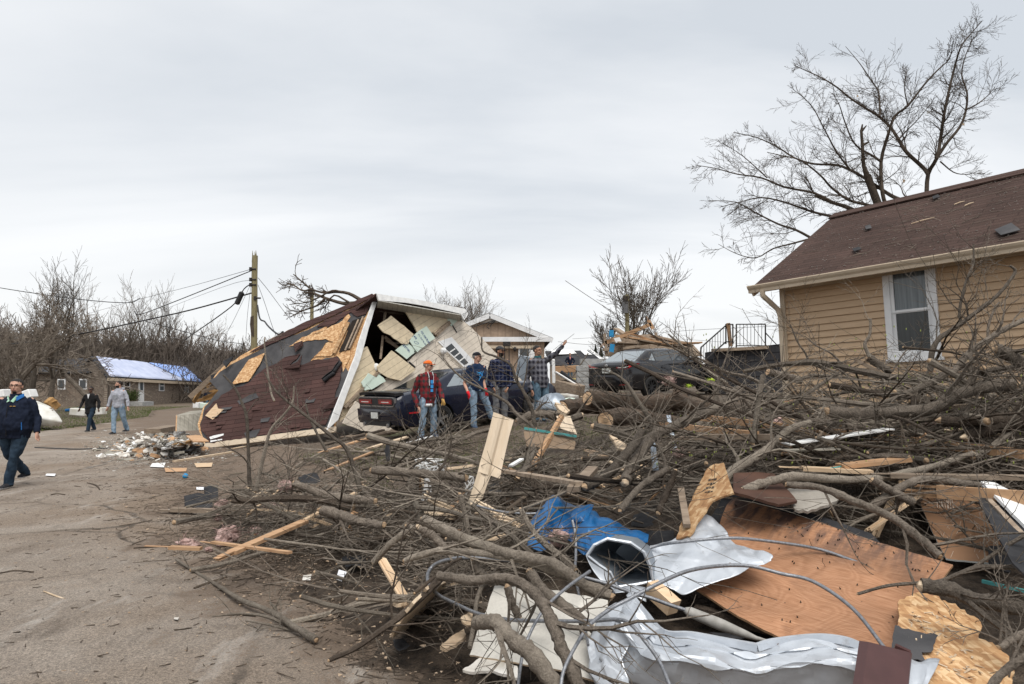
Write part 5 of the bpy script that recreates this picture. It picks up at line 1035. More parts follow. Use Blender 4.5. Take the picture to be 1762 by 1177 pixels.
cpart(coupe, 'spoiler', M_blackp, None, smooth='auto', fn=lambda mb: mb.rings([[(-.06 + .10 * abs(y) ** 2, y, 1.085 - .05 * abs(y) ** 4), (-.07 + .10 * abs(y) ** 2, y, 1.105 - .05 * abs(y) ** 4), (.22, y, 1.10 - .05 * abs(y) ** 4), (.24, y, 1.04 - .05 * abs(y) ** 4), (.02, y, 1.03 - .05 * abs(y) ** 4)] for y in np.linspace(-.84, .84, 11)]))
for s in (.55, -.55): cpart(coupe, 'exhaust_tip', M_alloy, None, fn=lambda mb, s=s: mb.tube([(-.08, s, .35), (.1, s, .35)], .05, 10))
cpart(coupe, 'fuel_flap', M_navy, None, fn=lambda mb: mb.tube([bs(1.15, .86, -1, .0), bs(1.15, .86, -1, .004)], .075, 14))
for s in (1, -1): cpart(coupe, 'headlight', M_glassp, [(4.985, s * y, z) for y, z in [(.42, .66), (.72, .66), (.72, .76), (.42, .76)]], (1, 0, 0), .05)
cpart(coupe, 'wiper', M_blackp, None, fn=lambda mb: mb.tube([(.80, -.2, 1.09), (.86, .3, 1.12)], .012, 4))
rr = at(1086, 668, 19.6); o2 = np.array((rr[0], rr[1], 0)) + lft * .88; o2[2] = at(1107, 684, 20.2)[2] - .08
sedan, bs2 = car('parked_sedan', 'black four door sedan with red tail lamps parked behind the sawn logs', o2, YAW, RAD(3.5), dict(
    W=1.78, wr=.325, wx=(.98, 3.68), spokes=9, rim=M_blackp, mir=3.05, doors=(1.45, 2.1, 3.1), handles=(1.6, 2.65), rearglass=M_glassp,
    st=[(0, .42, .92, .76), (.04, .38, 1.02, .82), (.14, .32, 1.09, .85), (.5, .26, 1.12, .88), (1.0, .22, 1.10, .89), (2.0, .2, 1.02, .88), (3.0, .2, .98, .88), (3.5, .2, .96, .885), (4.0, .22, .90, .88), (4.4, .26, .80, .82), (4.58, .32, .70, .72), (4.65, .4, .62, .60)],
    gh=dict(zb=1.0, zr=1.44, xb=(.28, 3.62), xt=(1.22, 2.45), wb=.80, wt=.60),
    win=[('rear_quarter', [(1.05, 1.13), (1.32, 1.10), (1.32, 1.33)]), ('rear_door_glass', [(1.37, 1.09), (2.1, 1.07), (2.1, 1.385), (1.5, 1.375), (1.37, 1.34)]), ('front_door_glass', [(2.15, 1.07), (3.25, 1.05), (2.62, 1.37), (2.15, 1.385)])]), M_blackcar)
for s in (1, -1):
    cpart(sedan, 'tail_light', M_red, None, fn=lambda mb, s=s: mb.plate([(.005, s * .36, .93), (.0, s * .70, .90), (.06, s * .84, .95), (.46, s * .895, 1.045), (.12, s * .86, 1.05), (.0, s * .74, 1.02), (.0, s * .38, .965)], (-.8, s * .6, 0), .05))
    cpart(sedan, 'lamp_strip', M_plate, None, fn=lambda mb, s=s: mb.plate([(-.012, s * .44, .945), (-.005, s * .70, .94), (.04, s * .82, .975), (.03, s * .82, .99), (-.005, s * .70, .965), (-.012, s * .44, .96)], (-.9, s * .4, 0), .03))
    cpart(sedan, 'reflector', M_redd, [(-.05, s * y, z) for y, z in [(.5, .44), (.5, .47), (.7, .47), (.7, .44)]], th=.04)
cpart(sedan, 'rear_bumper', M_blackcar, None, smooth='auto', fn=lambda mb: mb.rings([[(-.03 + .12 * abs(y) ** 3, y, .74), (-.07 + .12 * abs(y) ** 3, y, .66), (-.07 + .12 * abs(y) ** 3, y, .46), (-.02 + .12 * abs(y) ** 3, y, .36), (.14, y, .34), (.14, y, .76)] for y in np.linspace(-.85, .85, 13)]))
cpart(sedan, 'licence_plate', M_plate, [(-.035, y, z) for y, z in [(-.155, .80), (.155, .80), (.155, .94), (-.155, .94)]], th=.04)
cpart(sedan, 'plate_text', M_greytr, None, fn=lambda mb: [mb.box((-.04, -.11 + .045 * k, .865), (.008, .022, .06)) for k in range(6)])
cpart(sedan, 'boot_trim', M_blackp, [(-.01, y, z) for y, z in [(-.34, .965), (.34, .965), (.34, .99), (-.34, .99)]], th=.04)
cpart(sedan, 'badge', M_alloy, None, fn=lambda mb: mb.ell((-.01, 0, 1.025), (.02, .055, .038), None, 10, 6))
cpart(sedan, 'boot_seam', M_rubber, None, fn=lambda mb: mb.tube([(.0, -.72, 1.0), (-.01, -.6, .76), (-.02, .6, .76), (.0, .72, 1.0)], .006, 4))
for s in (1, -1): cpart(sedan, 'headlight', M_glassp, [(4.56, s * y, z) for y, z in [(.42, .62), (.70, .62), (.70, .70), (.42, .70)]], (1, 0, 0), .05)
# ------------------------------------------------------------------ people
def remesh(mb, name, mats, vox, parent, sm=2, region=None, seed=0, wr=0.0, smooth=True):
    me = bpy.data.meshes.new(name); me.from_pydata(mb.v, [], mb.f); o = bpy.data.objects.new(name, me); COL.objects.link(o)
    bm = bmesh.new(); bm.from_mesh(me); bmesh.ops.recalc_face_normals(bm, faces=bm.faces); bm.to_mesh(me); bm.free()
    md = o.modifiers.new('r', 'REMESH'); md.mode = 'VOXEL'; md.voxel_size = vox
    if sm: md = o.modifiers.new('s', 'SMOOTH'); md.iterations = sm; md.factor = .5
    m2 = evalmesh(o); bpy.data.objects.remove(o); m2.name = name; m2.materials.clear()
    for m in (mats if isinstance(mats, (list, tuple)) else [mats]): m2.materials.append(m)
    if wr:
        co = np.zeros(len(m2.vertices) * 3); m2.vertices.foreach_get('co', co); nm = np.zeros_like(co); m2.vertices.foreach_get('normal', nm); co = co.reshape(-1, 3); nm = nm.reshape(-1, 3)
        d = np.array([mnoise.noise(Vector((p[0] * 11 + seed, p[1] * 11, p[2] * 7))) + .6 * mnoise.noise(Vector((p[0] * 24 + seed, p[1] * 24, p[2] * 15))) for p in co]); co += nm * (d * wr)[:, None]; m2.vertices.foreach_set('co', co.ravel())
    if region:
        for p in m2.polygons: p.material_index = region(np.array(p.center))
    if smooth: m2.polygons.foreach_set('use_smooth', [True] * len(m2.polygons))
    m2.update(); ob = bpy.data.objects.new(name, m2); COL.objects.link(ob); ob.parent = parent; return ob
def person(label, base, H, face=0, look=0, feetA=None, feetB=None, armA=None, armB=None, lean=(0, 0), belly=1.0, wide=1.0, skin=None, top=None, topm=None, sleeve='long', hem=.46, legs=None, shoe=None, hat=None, hatm=None, hair=None, hairlen=.0, beard=None, glasses=False, gloves=None, inner=None, collar=None, kneeA=None, kneeB=None, pitchh=0, topregion=None, topmats=None, vox=.011, extra=None, bulk=1.0, goatee=False):
    root = thing('person', label, 'person', base); f = np.array((math.sin(face), -math.cos(face), 0)); l = np.array((math.cos(face), math.sin(face), 0)); up = np.array((0, 0, 1.)); ln = np.array((lean[0], lean[1], 0))
    s = H / 1.75
    def tr(z): return ln * max(0, (z / s - .9) / .6)
    def P(a, b, z): return l * a * s + f * b * s + up * z * s + tr(z * s)
    hipA, hipB = P(-.095 * wide, 0, .92), P(.095 * wide, 0, .92); fA = np.array(feetA if feetA is not None else P(-.11, .02, 0)[:2].tolist() + [0.0], float); fB = np.array(feetB if feetB is not None else P(.11, .02, 0)[:2].tolist() + [0.0], float)
    anA, anB = fA + up * .085 * s, fB + up * .085 * s
    knA = (hipA + anA) / 2 + f * .04 * s + np.array(kneeA or (0, 0, 0)); knB = (hipB + anB) / 2 + f * .04 * s + np.array(kneeB or (0, 0, 0))
    shA, shB = P(-.172 * wide, 0, 1.405), P(.172 * wide, 0, 1.405)
    if armA is None: armA = (P(-.25 * wide, -.02, 1.14), P(-.26 * wide, .08, .89))
    if armB is None: armB = (P(.25 * wide, -.02, 1.14), P(.26 * wide, .08, .89))
    arms = [(shA, np.array(armA[0], float), np.array(armA[1], float), -1), (shB, np.array(armB[0], float), np.array(armB[1], float), 1)]
    hd = face + look; hf = np.array((math.sin(hd) * math.cos(pitchh), -math.cos(hd) * math.cos(pitchh), math.sin(pitchh))); hl = np.array((math.cos(hd), math.sin(hd), 0)); hu = np.cross(hl, hf); hu = hu if hu[2] > 0 else -hu
    hc = P(0, .02, 1.635); HM = Matrix((Vector(hl), Vector(hf), Vector(hu))).transposed()
    def hp(a, b, c): return hc + (hl * a + hf * b + hu * c) * s
    TS = [(.86, .150, .115), (.95, .165, .128), (1.05, .155, .12), (1.18, .165, .125), (1.30, .172, .122), (1.38, .160, .105), (1.43, .125, .088), (1.47, .085, .075), (1.49, .068, .068)]
    def torso(mb, g, z0, z1, bel=belly):
        R = []
        zz = [z for z, _, _ in TS if z0 < z < z1]; zz = [z0] + zz + [z1]
        for z in zz:
            rx = np.interp(z, [t[0] for t in TS], [t[1] for t in TS]) * wide + g; ry = np.interp(z, [t[0] for t in TS], [t[2] for t in TS]) * bulk + g; bl = (bel - 1) * math.exp(-((z - 1.06) / .17) ** 2); rx *= 1 + bl * .35
            R.append([tuple(P(0, 0, z) + (l * rx * math.cos(q) + f * (ry * math.sin(q) * (1 + (bl if math.sin(q) > 0 else bl * .15))) ) * s) for q in np.linspace(0, 2 * math.pi, 20, endpoint=False)])
        mb.rings(R)
    def hand(mb, el, wr_, sg, g=0.0, curl=.5):
        d = wr_ - el; d /= np.linalg.norm(d); side_ = np.cross(d, f); 
        if np.linalg.norm(side_) < .2: side_ = np.cross(d, l)
        side_ /= np.linalg.norm(side_); pn = np.cross(side_, d)
        M = Matrix((Vector(pn), Vector(d), Vector(side_))).transposed(); c = wr_ + d * .045 * s; mb.ell(c, ((.040 + g) * s, (.055 + g) * s, (.019 + g) * s), M, 12, 8)
        for k in range(4):
            b = wr_ + d * .085 * s + pn * (-.030 + .020 * k) * s; L = (.062, .075, .07, .055)[k] * s; cv = side_ * sg * -1 * curl; k1 = b + (d + cv * .4) * L * .5; k2 = k1 + (d * .7 + cv) * L * .35; mb.tube([b - d * .02 * s, b, k1, k2], [(.0095 + g) * s, (.0095 + g) * s, (.0085 + g) * s, (.007 + g) * s], 7, round_=True)
        tb_ = wr_ + d * .02 * s - pn * .03 * s; mb.tube([tb_, tb_ + (d * .6 - pn * .6) * .045 * s, tb_ + (d * 1.0 - pn * .65) * .075 * s], [(.013 + g) * s, (.011 + g) * s, (.009 + g) * s], 7, round_=True)
    mb = MB(); torso(mb, -.004, .88, 1.49)
    for h_, k_, a_ in ((hipA, knA, anA), (hipB, knB, anB)):
        mb.tube([h_, (h_ * .6 + k_ * .4), k_, (k_ * .6 + a_ * .4), a_], [.088 * s, .078 * s, .056 * s, .054 * s, .04 * s], 12, round_=True); mb.tube([a_ - up * .03 * s - f * .03 * s, a_ - up * .045 * s + f * .12 * s], [.038 * s, .03 * s], 8, round_=True)
    for sh, el, wr_, sg in arms: mb.tube([sh, sh * .45 + el * .55, el, el * .55 + wr_ * .45, wr_], [.055 * s, .048 * s, .039 * s, .036 * s, .026 * s], 10, round_=True); hand(mb, el, wr_, sg, 0, .1 if (wr_ - sh)[2] > .1 else .5)
    mb.tube([P(0, 0, 1.44), hp(0, -.015, -.06)], [.062 * s * max(1, wide * .95), .056 * s * max(1, wide * .95)], 12, round_=True)
    fat = 1 + (wide - 1) * .5
    mb.ell(hp(0, -.012, .032), (.076 * s * fat, .098 * s, .090 * s), HM, 18, 12); mb.ell(hp(0, .022, -.042), (.058 * s * fat, .070 * s, .072 * s), HM, 16, 10); mb.ell(hp(0, .052, -.085), (.030 * s * fat, .030 * s, .024 * s), HM, 10, 7)
    mb.tube([hp(0, .088, .022), hp(0, .108, -.020), hp(0, .100, -.030)], [.009 * s, .013 * s, .014 * s], 8, round_=True); mb.tube([hp(-.045, .075, .034), hp(0, .090, .034), hp(.045, .075, .034)], [.010 * s] * 3, 7, round_=True)
    for sg in (-1, 1): mb.ell(hp(sg * .076 * fat, -.01, -.005), (.012 * s, .020 * s, .032 * s), HM, 8, 7); mb.ell(hp(sg * .038, .066, -.025), (.022 * s, .022 * s, .02 * s), HM, 8, 6)
    mb.tube([hp(-.022, .090, -.056), hp(0, .096, -.054), hp(.022, .090, -.056)], [.008 * s] * 3, 7, round_=True)
    def reg(c):
        q = (c - hc) / s; a, b, u = q.dot(hl), q.dot(hf), q.dot(hu)
        if abs(u) < .2 and abs(a) < .12 and abs(b) < .16:
            if b > .05:
                if (abs(abs(a) - .033) < .010) and abs(u - .012) < .0055: return 2
                if abs(a) < .026 and abs(u + .056) < .0085: return 1
                if abs(abs(a) - .034) < .016 and abs(u - .036) < .0045: return 3
            if beard and goatee: return 3 if (u < -.075 and b > .03 and abs(a) < .03) else 0
            if beard and u < -.028 and b > .0 and not (abs(a) < .02 and u > -.05): return 3
            if beard and b > .06 and abs(u + .042) < .008: return 3
        return 0
    remesh(mb, 'body', [skin or M_skin, M_lip, M_eye, M_hair if beard is None else beard], .0062, root, 1, reg)
    mb = MB(); torso(mb, .012, .86, 1.0, 1 + (belly - 1) * .6)
    for h_, k_, a_ in ((hipA, knA, anA), (hipB, knB, anB)): mb.tube([h_ + up * .02, h_ * .6 + k_ * .4, k_, k_ * .5 + a_ * .5, a_ + up * .0, a_ - up * .04 * s], [.105 * s * wide ** .5, .096 * s * wide ** .5, .076 * s, .072 * s, .070 * s, .074 * s], 14, round_=False)
    remesh(mb, 'trousers', legs, vox, root, 2, None, 3, .016)
    for a_ in (anA, anB):
        mb = MB(); d = f; mb.tube([a_ - up * .04 * s - d * .06 * s, a_ - up * .035 * s, a_ - up * .05 * s + d * .10 * s, a_ - up * .055 * s + d * .17 * s], [.040 * s, .046 * s, .044 * s, .034 * s], 12, round_=True)
        zlo = (a_ - up * .085 * s)[2]; mb.v = [(x, y, max(z, zlo)) for x, y, z in mb.v]; sh_ = remesh(mb, 'shoe', [shoe or M_shoe, M_sole], .009, root, 1, lambda c, z=zlo: 1 if c[2] < z + .022 * s else 0)
    mb = MB(); torso(mb, .022, hem * 1.75, 1.475)
    mb.tube([P(0, 0, 1.44), P(0, .005, 1.50)], [.085 * s, .074 * s], 12)
    for sh, el, wr_, sg in arms:
        mb.ell(sh - up * .01 * s, (.066 * s, .064 * s, .060 * s), None, 12, 8)
        if sleeve == 'long': mb.tube([sh, sh * .5 + el * .5, el, el * .5 + wr_ * .5, wr_ - (wr_ - el) * .03], [.066 * s, .067 * s, .060 * s, .053 * s, .045 * s], 12, round_=False)
        else: mb.tube([sh, sh * .4 + el * .6, sh * .15 + el * .85], [.066 * s, .067 * s, .070 * s], 12)
    if topregion is not None: rgn = lambda c: topregion(((c - P(0, 0, 0)).dot(l) / s, (c - P(0, 0, 0)).dot(f) / s, c[2] / s))
    else: rgn = None
    remesh(mb, top, topmats or topm, vox, root, 2, rgn, 7, .019)
    if collar is not None:
        mb = MB(); mb.tube([P(0, .0, 1.455), P(0, .01, 1.525)], [.092 * s, .082 * s], 14); remesh(mb, 'collar', collar, .010, root, 1)
    if gloves is not None:
        for sh, el, wr_, sg in arms:
            mb = MB(); hand(mb, el, wr_, sg, .004); d = (wr_ - el) / np.linalg.norm(wr_ - el); mb.tube([wr_ - d * .05 * s, wr_ + d * .03 * s], [.040 * s, .034 * s], 10)
            if gloves[0 if sg < 0 else 1] is not None: remesh(mb, 'glove', gloves[0 if sg < 0 else 1], .007, root, 1)
    if hair is not None:
        mb = MB(); mb.ell(hp(0, -.020, .040), (.082 * s * fat, .100 * s, .092 * s), HM, 18, 12); ob = remesh(mb, 'hair', hair, .009, root, 0, None, 5, .006)
        bm = bmesh.new(); bm.from_mesh(ob.data); kill = []
        for fc in bm.faces:
            q = (np.array(fc.calc_center_median()) - hc) / s; a, b, u = q.dot(hl), q.dot(hf), q.dot(hu)
            if u < .045 + .02 * (b > .02) and not (b < -.02 + hairlen and u > -.05) and not (abs(a) > .055 and b < .02 and u > -.0): kill.append(fc)
        bmesh.ops.delete(bm, geom=kill, context='FACES'); bm.to_mesh(ob.data); bm.free()
    if hat is not None:
        mb = MB(); M = HM; R = []
        for t in np.linspace(0, 1, 7): rr_ = math.cos(t * 1.45); R.append([tuple(hp(.086 * fat * rr_ * math.cos(q), -.012 + .106 * rr_ * math.sin(q), .045 + .085 * math.sin(t * 1.45))) for q in np.linspace(0, 2 * math.pi, 20, endpoint=False)])
        mb.rings(R); ct = mb.build('cap', hatm, root, True, origin=(0, 0, 0), local=True)
        mb = MB(); top_ = [hp(.074 * math.cos(q), .07 + .105 * math.sin(q) , .052 - .012 * math.sin(q) - .02 * math.cos(q) ** 2) for q in np.linspace(0, math.pi, 13)]; mb.plate(top_, hu, .008 * s); mb.build('brim', hatm, ct, origin=(0, 0, 0), local=True)
    if glasses:
        mb = MB()
        for sg in (-1, 1):
            Q = [hp(sg * .010, .104, .022), hp(sg * .058, .088, .022), hp(sg * .056, .086, -.008), hp(sg * .016, .102, -.010)]
            if glasses == 'frame': mb.tube(Q + Q[:1], .0022 * s, 4)
            else: mb.plate(Q, hf, .006)
        for sg in (-1, 1): mb.tube([hp(sg * .058, .084, .018), hp(sg * .082 * fat, .0, .016)], .003 * s, 4)
        mb.tube([hp(-.012, .106, .016), hp(.012, .106, .016)], .003 * s, 4); mb.build('glasses', M_blackp, root, origin=(0, 0, 0), local=True)
    if extra: extra(root, P, l, f, s, hp)
    return root
def foot(px, py, D): p = at(px, py, D); return p
def setz(x, y): return gz(x, y)
b1 = at(735, 757, 14.4)
def pxl(base, px, py, D): return at(px, py, D) - base
def ex1(root, P, l, f, s, hp):
    mb = MB(); q = [P(a, b, z) for a, b, z in [(-.045, .165, 1.42), (.05, .165, 1.42), (.035, .178, 1.0), (-.03, .178, 1.0)]]; mb.plate(q, f, .05); mb.build('inner_shirt', M_maroon, root, origin=(0, 0, 0), local=True)
    mb = MB(); 
    for a, b in (((-.03, 1.32), (.035, 1.24)), ((-.03, 1.22), (.035, 1.14)), ((-.028, 1.12), (.03, 1.06))): q = [P(a[0], .186, a[1]), P(b[0], .186, a[1]), P(b[0], .188, b[1]), P(a[0], .188, b[1])]; mb.plate(q, f, .012)
    mb.build('shirt_print', M_cyan, root, origin=(0, 0, 0), local=True)
    mb = MB(); mb.tube([P(-.06, .10, 1.50), P(-.055, .15, 1.40), P(-.05, .165, 1.2)], .008 * s, 6); mb.tube([P(.06, .10, 1.50), P(.06, .15, 1.40), P(.05, .165, 1.25)], .008 * s, 6); mb.build('jacket_lining', M_wshirt, root, True, origin=(0, 0, 0), local=True)
    R = []; mb = MB()
    for z, g in ((.80, .150), (.74, .152)): R.append([tuple(P(0, 0, z) + (l * (g + .02) * math.cos(q) + f * (g - .008) * math.sin(q)) * s) for q in np.linspace(0, 6.283, 20, endpoint=False)])
    mb.rings(R); mb.build('shirt_tail', M_wshirt, root, True, origin=(0, 0, 0), local=True)
person('man in orange cap and red plaid jacket, hands at his sides', b1, 1.66, RAD(38), RAD(38), feetA=pxl(b1, 724, 757, 14.4), feetB=pxl(b1, 746, 752, 14.6), armA=(pxl(b1, 711, 676, 14.35), pxl(b1, 720, 701, 14.2)), armB=(pxl(b1, 757, 668, 14.5), pxl(b1, 762, 688, 14.3)), top='plaid_jacket', topm=M_plr, legs=M_denim, shoe=M_shoeb, hat=True, hatm=M_orange, glasses=True, gloves=(None, M_gtan), hem=.43, hair=M_hairg, wide=1.05, belly=1.12, extra=ex1, skin=M_skin)
D2 = 14.9; b2 = at(820, 738, D2)
def ex2(root, P, l, f, s, hp):
    mb = MB(); c = P(.03, .168, 1.22)
    ring = [c + (l * .04 * math.cos(t) + np.array((0, 0, 1)) * .04 * math.sin(t)) * s for t in np.linspace(0, 6.28, 17)]; mb.tube([p + f * .012 for p in ring], .009 * s, 5)
    mb.tube([P(-.07, .172, 1.30), P(-.02, .182, 1.27), P(.05, .182, 1.30)], .011 * s, 5); mb.tube([P(-.02, .182, 1.10), P(.03, .186, 1.2), P(.10, .17, 1.33)], .010 * s, 5); mb.tube([P(-.06, .172, 1.25), P(.0, .182, 1.22)], .009 * s, 5); mb.build('shirt_print', M_cyan, root, True, origin=(0, 0, 0), local=True)
person('man in black cap, navy tee and red gloves leaning with legs apart', b2, 1.66, RAD(25), RAD(50), feetA=pxl(b2, 815, 737, D2), feetB=pxl(b2, 845, 722, D2 + .2), armA=(pxl(b2, 799, 660, D2 - .05), pxl(b2, 806, 677, D2 - .25)), armB=(pxl(b2, 832, 657, D2), pxl(b2, 836, 672, D2 - .1)), top='tshirt', topm=M_navyt, sleeve='short', legs=M_denim, shoe=M_shoeb, hat=True, hatm=M_capb, gloves=(M_gred, M_gred), hem=.49, hair=M_hairg, extra=ex2, belly=1.05)
D3 = 15.3; b3 = at(860, 729, D3)
person('man in grey cap and navy white plaid shirt, hands in pockets', b3, 1.72, RAD(20), RAD(40), armA=(pxl(b3, 842, 655, D3), pxl(b3, 849, 668, D3 - .12)), armB=(pxl(b3, 881, 655, D3), pxl(b3, 874, 667, D3 - .12)), top='plaid_shirt', topm=M_pln, legs=M_greytr, hat=True, hatm=M_capg, hem=.47, hair=M_hair, skin=M_skint, beard=M_hair, inner=True)
D4 = 15.4; b4 = at(930, 727, D4)
person('man in grey plaid shirt pointing upward with his raised arm', b4, 1.72, RAD(30), RAD(25), armA=(pxl(b4, 907, 652, D4), pxl(b4, 915, 672, D4 - .12)), armB=(pxl(b4, 958, 607, D4 - .1), pxl(b4, 969, 594, D4 - .2)), top='plaid_shirt', topm=M_plg, legs=M_denimm, hem=.45, hair=M_hair, skin=M_skint, wide=1.1, belly=1.2, collar=M_tealsh, lean=(-.06, 0))
D5 = 11.5; b5 = at(21, 838, D5); b5[2] = gz(b5[0], b5[1]) + .008
def ex5(root, P, l, f, s, hp):
    mb = MB(); 
    for sg in (-1, 1): mb.plate([P(sg * .01, .165, 1.40), P(sg * .06, .115, 1.49), P(sg * .09, .08, 1.48), P(sg * .05, .16, 1.38)], f, .015)
    mb.build('shirt_collar', M_green, root, origin=(0, 0, 0), local=True)
    mb = MB(); mb.plate([P(.075, .13, 1.47), P(.135, .05, 1.52), P(.15, .06, 1.47), P(.09, .15, 1.40)], f, .02); mb.build('lining', M_collar, root, origin=(0, 0, 0), local=True)
    mb = MB(); mb.beam(P(.19, .165, 1.06), P(.195, .16, .94), .012, .012); mb.build('pocket_zip', M_collar, root, origin=(0, 0, 0), local=True)
    mb = MB(); 
    for a in (.035, .085): mb.box(P(a, .185, 1.32), (.03, .02, .012))
    mb.build('chest_logo', M_gtan, root, origin=(0, 0, 0), local=True)
    mb = MB(); mb.tube([P(0, .205, 1.36), P(0, .245, 1.1), P(0, .215, .84)], .006, 4); mb.build('front_zip', M_blackj, root, origin=(0, 0, 0), local=True)
person('heavyset man in glasses and navy jacket walking at the left edge', b5, 1.80, RAD(5), RAD(12), feetA=(-.17, .55, .10), feetB=(-.03, -.05, 0), armA=((-.40, .0, 1.17), (-.47, -.05, .92)), armB=((.34, .05, 1.14), (.40, -.04, .91)), top='jacket', topm=M_navyj, legs=M_denimd, hem=.455, hair=M_hair, glasses='frame', goatee=True, wide=1.32, belly=1.55, bulk=1.18, beard=M_hair, extra=ex5, kneeA=(0, -.16, 0), collar=M_navyj)
D6 = 25.5; b6 = at(154, 741, D6); b6[2] = gz(b6[0], b6[1]) + .008
def ex6(root, P, l, f, s, hp):
    mb = MB(); mb.plate([P(-.05, .16, 1.47), P(.05, .16, 1.47), P(.0, .175, 1.28)], f, .02); mb.build('white_shirt', M_wshirt, root, origin=(0, 0, 0), local=True)
person('man in black coat and white shirt walking beside the hooded man', b6, 1.66, RAD(0), RAD(10), feetA=(.02, .25, .03), feetB=(.02, -.12, 0), armA=((-.30, .02, 1.1), (-.33, -.1, .86)), armB=((.30, .02, 1.1), (.34, -.06, .84)), top='coat', topm=M_blackj, legs=M_denimd, hem=.40, hair=M_hair, skin=M_skind, glasses=True, wide=1.12, extra=ex6, vox=.014)
D7 = 24.2; b7 = at(202, 746, D7); b7[2] = gz(b7[0], b7[1]) + .008
def ex7(root, P, l, f, s, hp):
    mb = MB(); R_ = [P(.09 * math.cos(t), .175, 1.22 + .06 * math.sin(t)) for t in np.linspace(0, 6.28, 15)]; mb.tube(R_, .008, 4); mb.tube([P(-.06, .18, 1.22), P(0, .185, 1.24), P(.06, .18, 1.21)], .012, 4); mb.build('shirt_print', cloth('print_grey', (.19, .20, .21)), root, origin=(0, 0, 0), local=True)
    mb = MB(); mb.ell(P(0, -.10, 1.49), (.12 * s, .08 * s, .07 * s)); mb.build('hood', M_hood, root, True, origin=(0, 0, 0), local=True)
person('bearded man in grey hoodie and blue jeans walking on the road', b7, 1.86, RAD(-8), RAD(-38), feetA=(-.10, -.05, 0), feetB=(.16, .30, .06), armA=((-.30, 0, 1.2), (-.34, -.06, .95)), armB=((.32, .0, 1.2), (.36, -.04, .96)), top='hoodie', topm=M_hood, legs=M_denim, hem=.50, hair=M_hair, beard=M_hair, wide=1.12, extra=ex7, collar=M_hood, vox=.014)
D8 = 44; b8 = at(981, 649, D8)
def ex8(root, P, l, f, s, hp):
    mb = MB(); mb.plate([P(-.06, .16, 1.47), P(.06, .16, 1.47), P(.0, .185, 1.25)], f, .02); mb.build('pink_shirt', M_pinks, root, origin=(0, 0, 0), local=True)
person('distant man in dark jacket over pink shirt beside the block pillar', b8, 1.55, 0, 0, armA=((-.30, .0, 1.02), (-.16, -.1, .9)), armB=((.30, 0, 1.02), (.16, -.1, .9)), top='jacket', topm=M_navyj, legs=M_denimm, hair=M_hair, vox=.018, extra=ex8)
D9 = 50; b9 = at(357, 702, D9)
person('distant person in dark top half hidden under the broken rafters', b9, 1.7, RAD(60), 0, top='jacket', topm=M_navyj, legs=M_denimm, hair=M_hair, vox=.018)
# ------------------------------------------------------------------ debris pile
xs = np.arange(-6.5, 11.5, .14); ys = np.arange(3.0, 14.5, .14)
def mz(x, y): return sz(x, y) - .05 - .42 * ph(x, y) + .05 * mnoise.noise(Vector((x * 2.2, y * 2.2, 0))) + .035 * mnoise.noise(Vector((x * 6, y * 6, 5)))
gridmesh(xs, ys, mz, lambda x, y: ph(x, y) > .05).build('mulch', M_mulch, kind='stuff', smooth=True)
def ptsD(pix, h, stand=None, drift=0.0):
    if stand is not None:
        D0 = stand if stand > 0 else S(*pix[0], h)[1]; n = len(pix) - 1; return [at(a, b, D0 + drift * i / n) for i, (a, b) in enumerate(pix)]
    Ds = [S(a, b, h)[1] for a, b in pix]; md = sorted(Ds)[len(Ds) // 2]; Ds = [min(max(d, md * .72), md * 1.3) for d in Ds]
    n = len(Ds); t = np.linspace(0, 1, n); c = np.polyfit(t, Ds, min(2, n - 1)) if n > 2 else None; Df = np.polyval(c, t) if c is not None else Ds
    return [at(a, b, d) for (a, b), d in zip(pix, Df)]
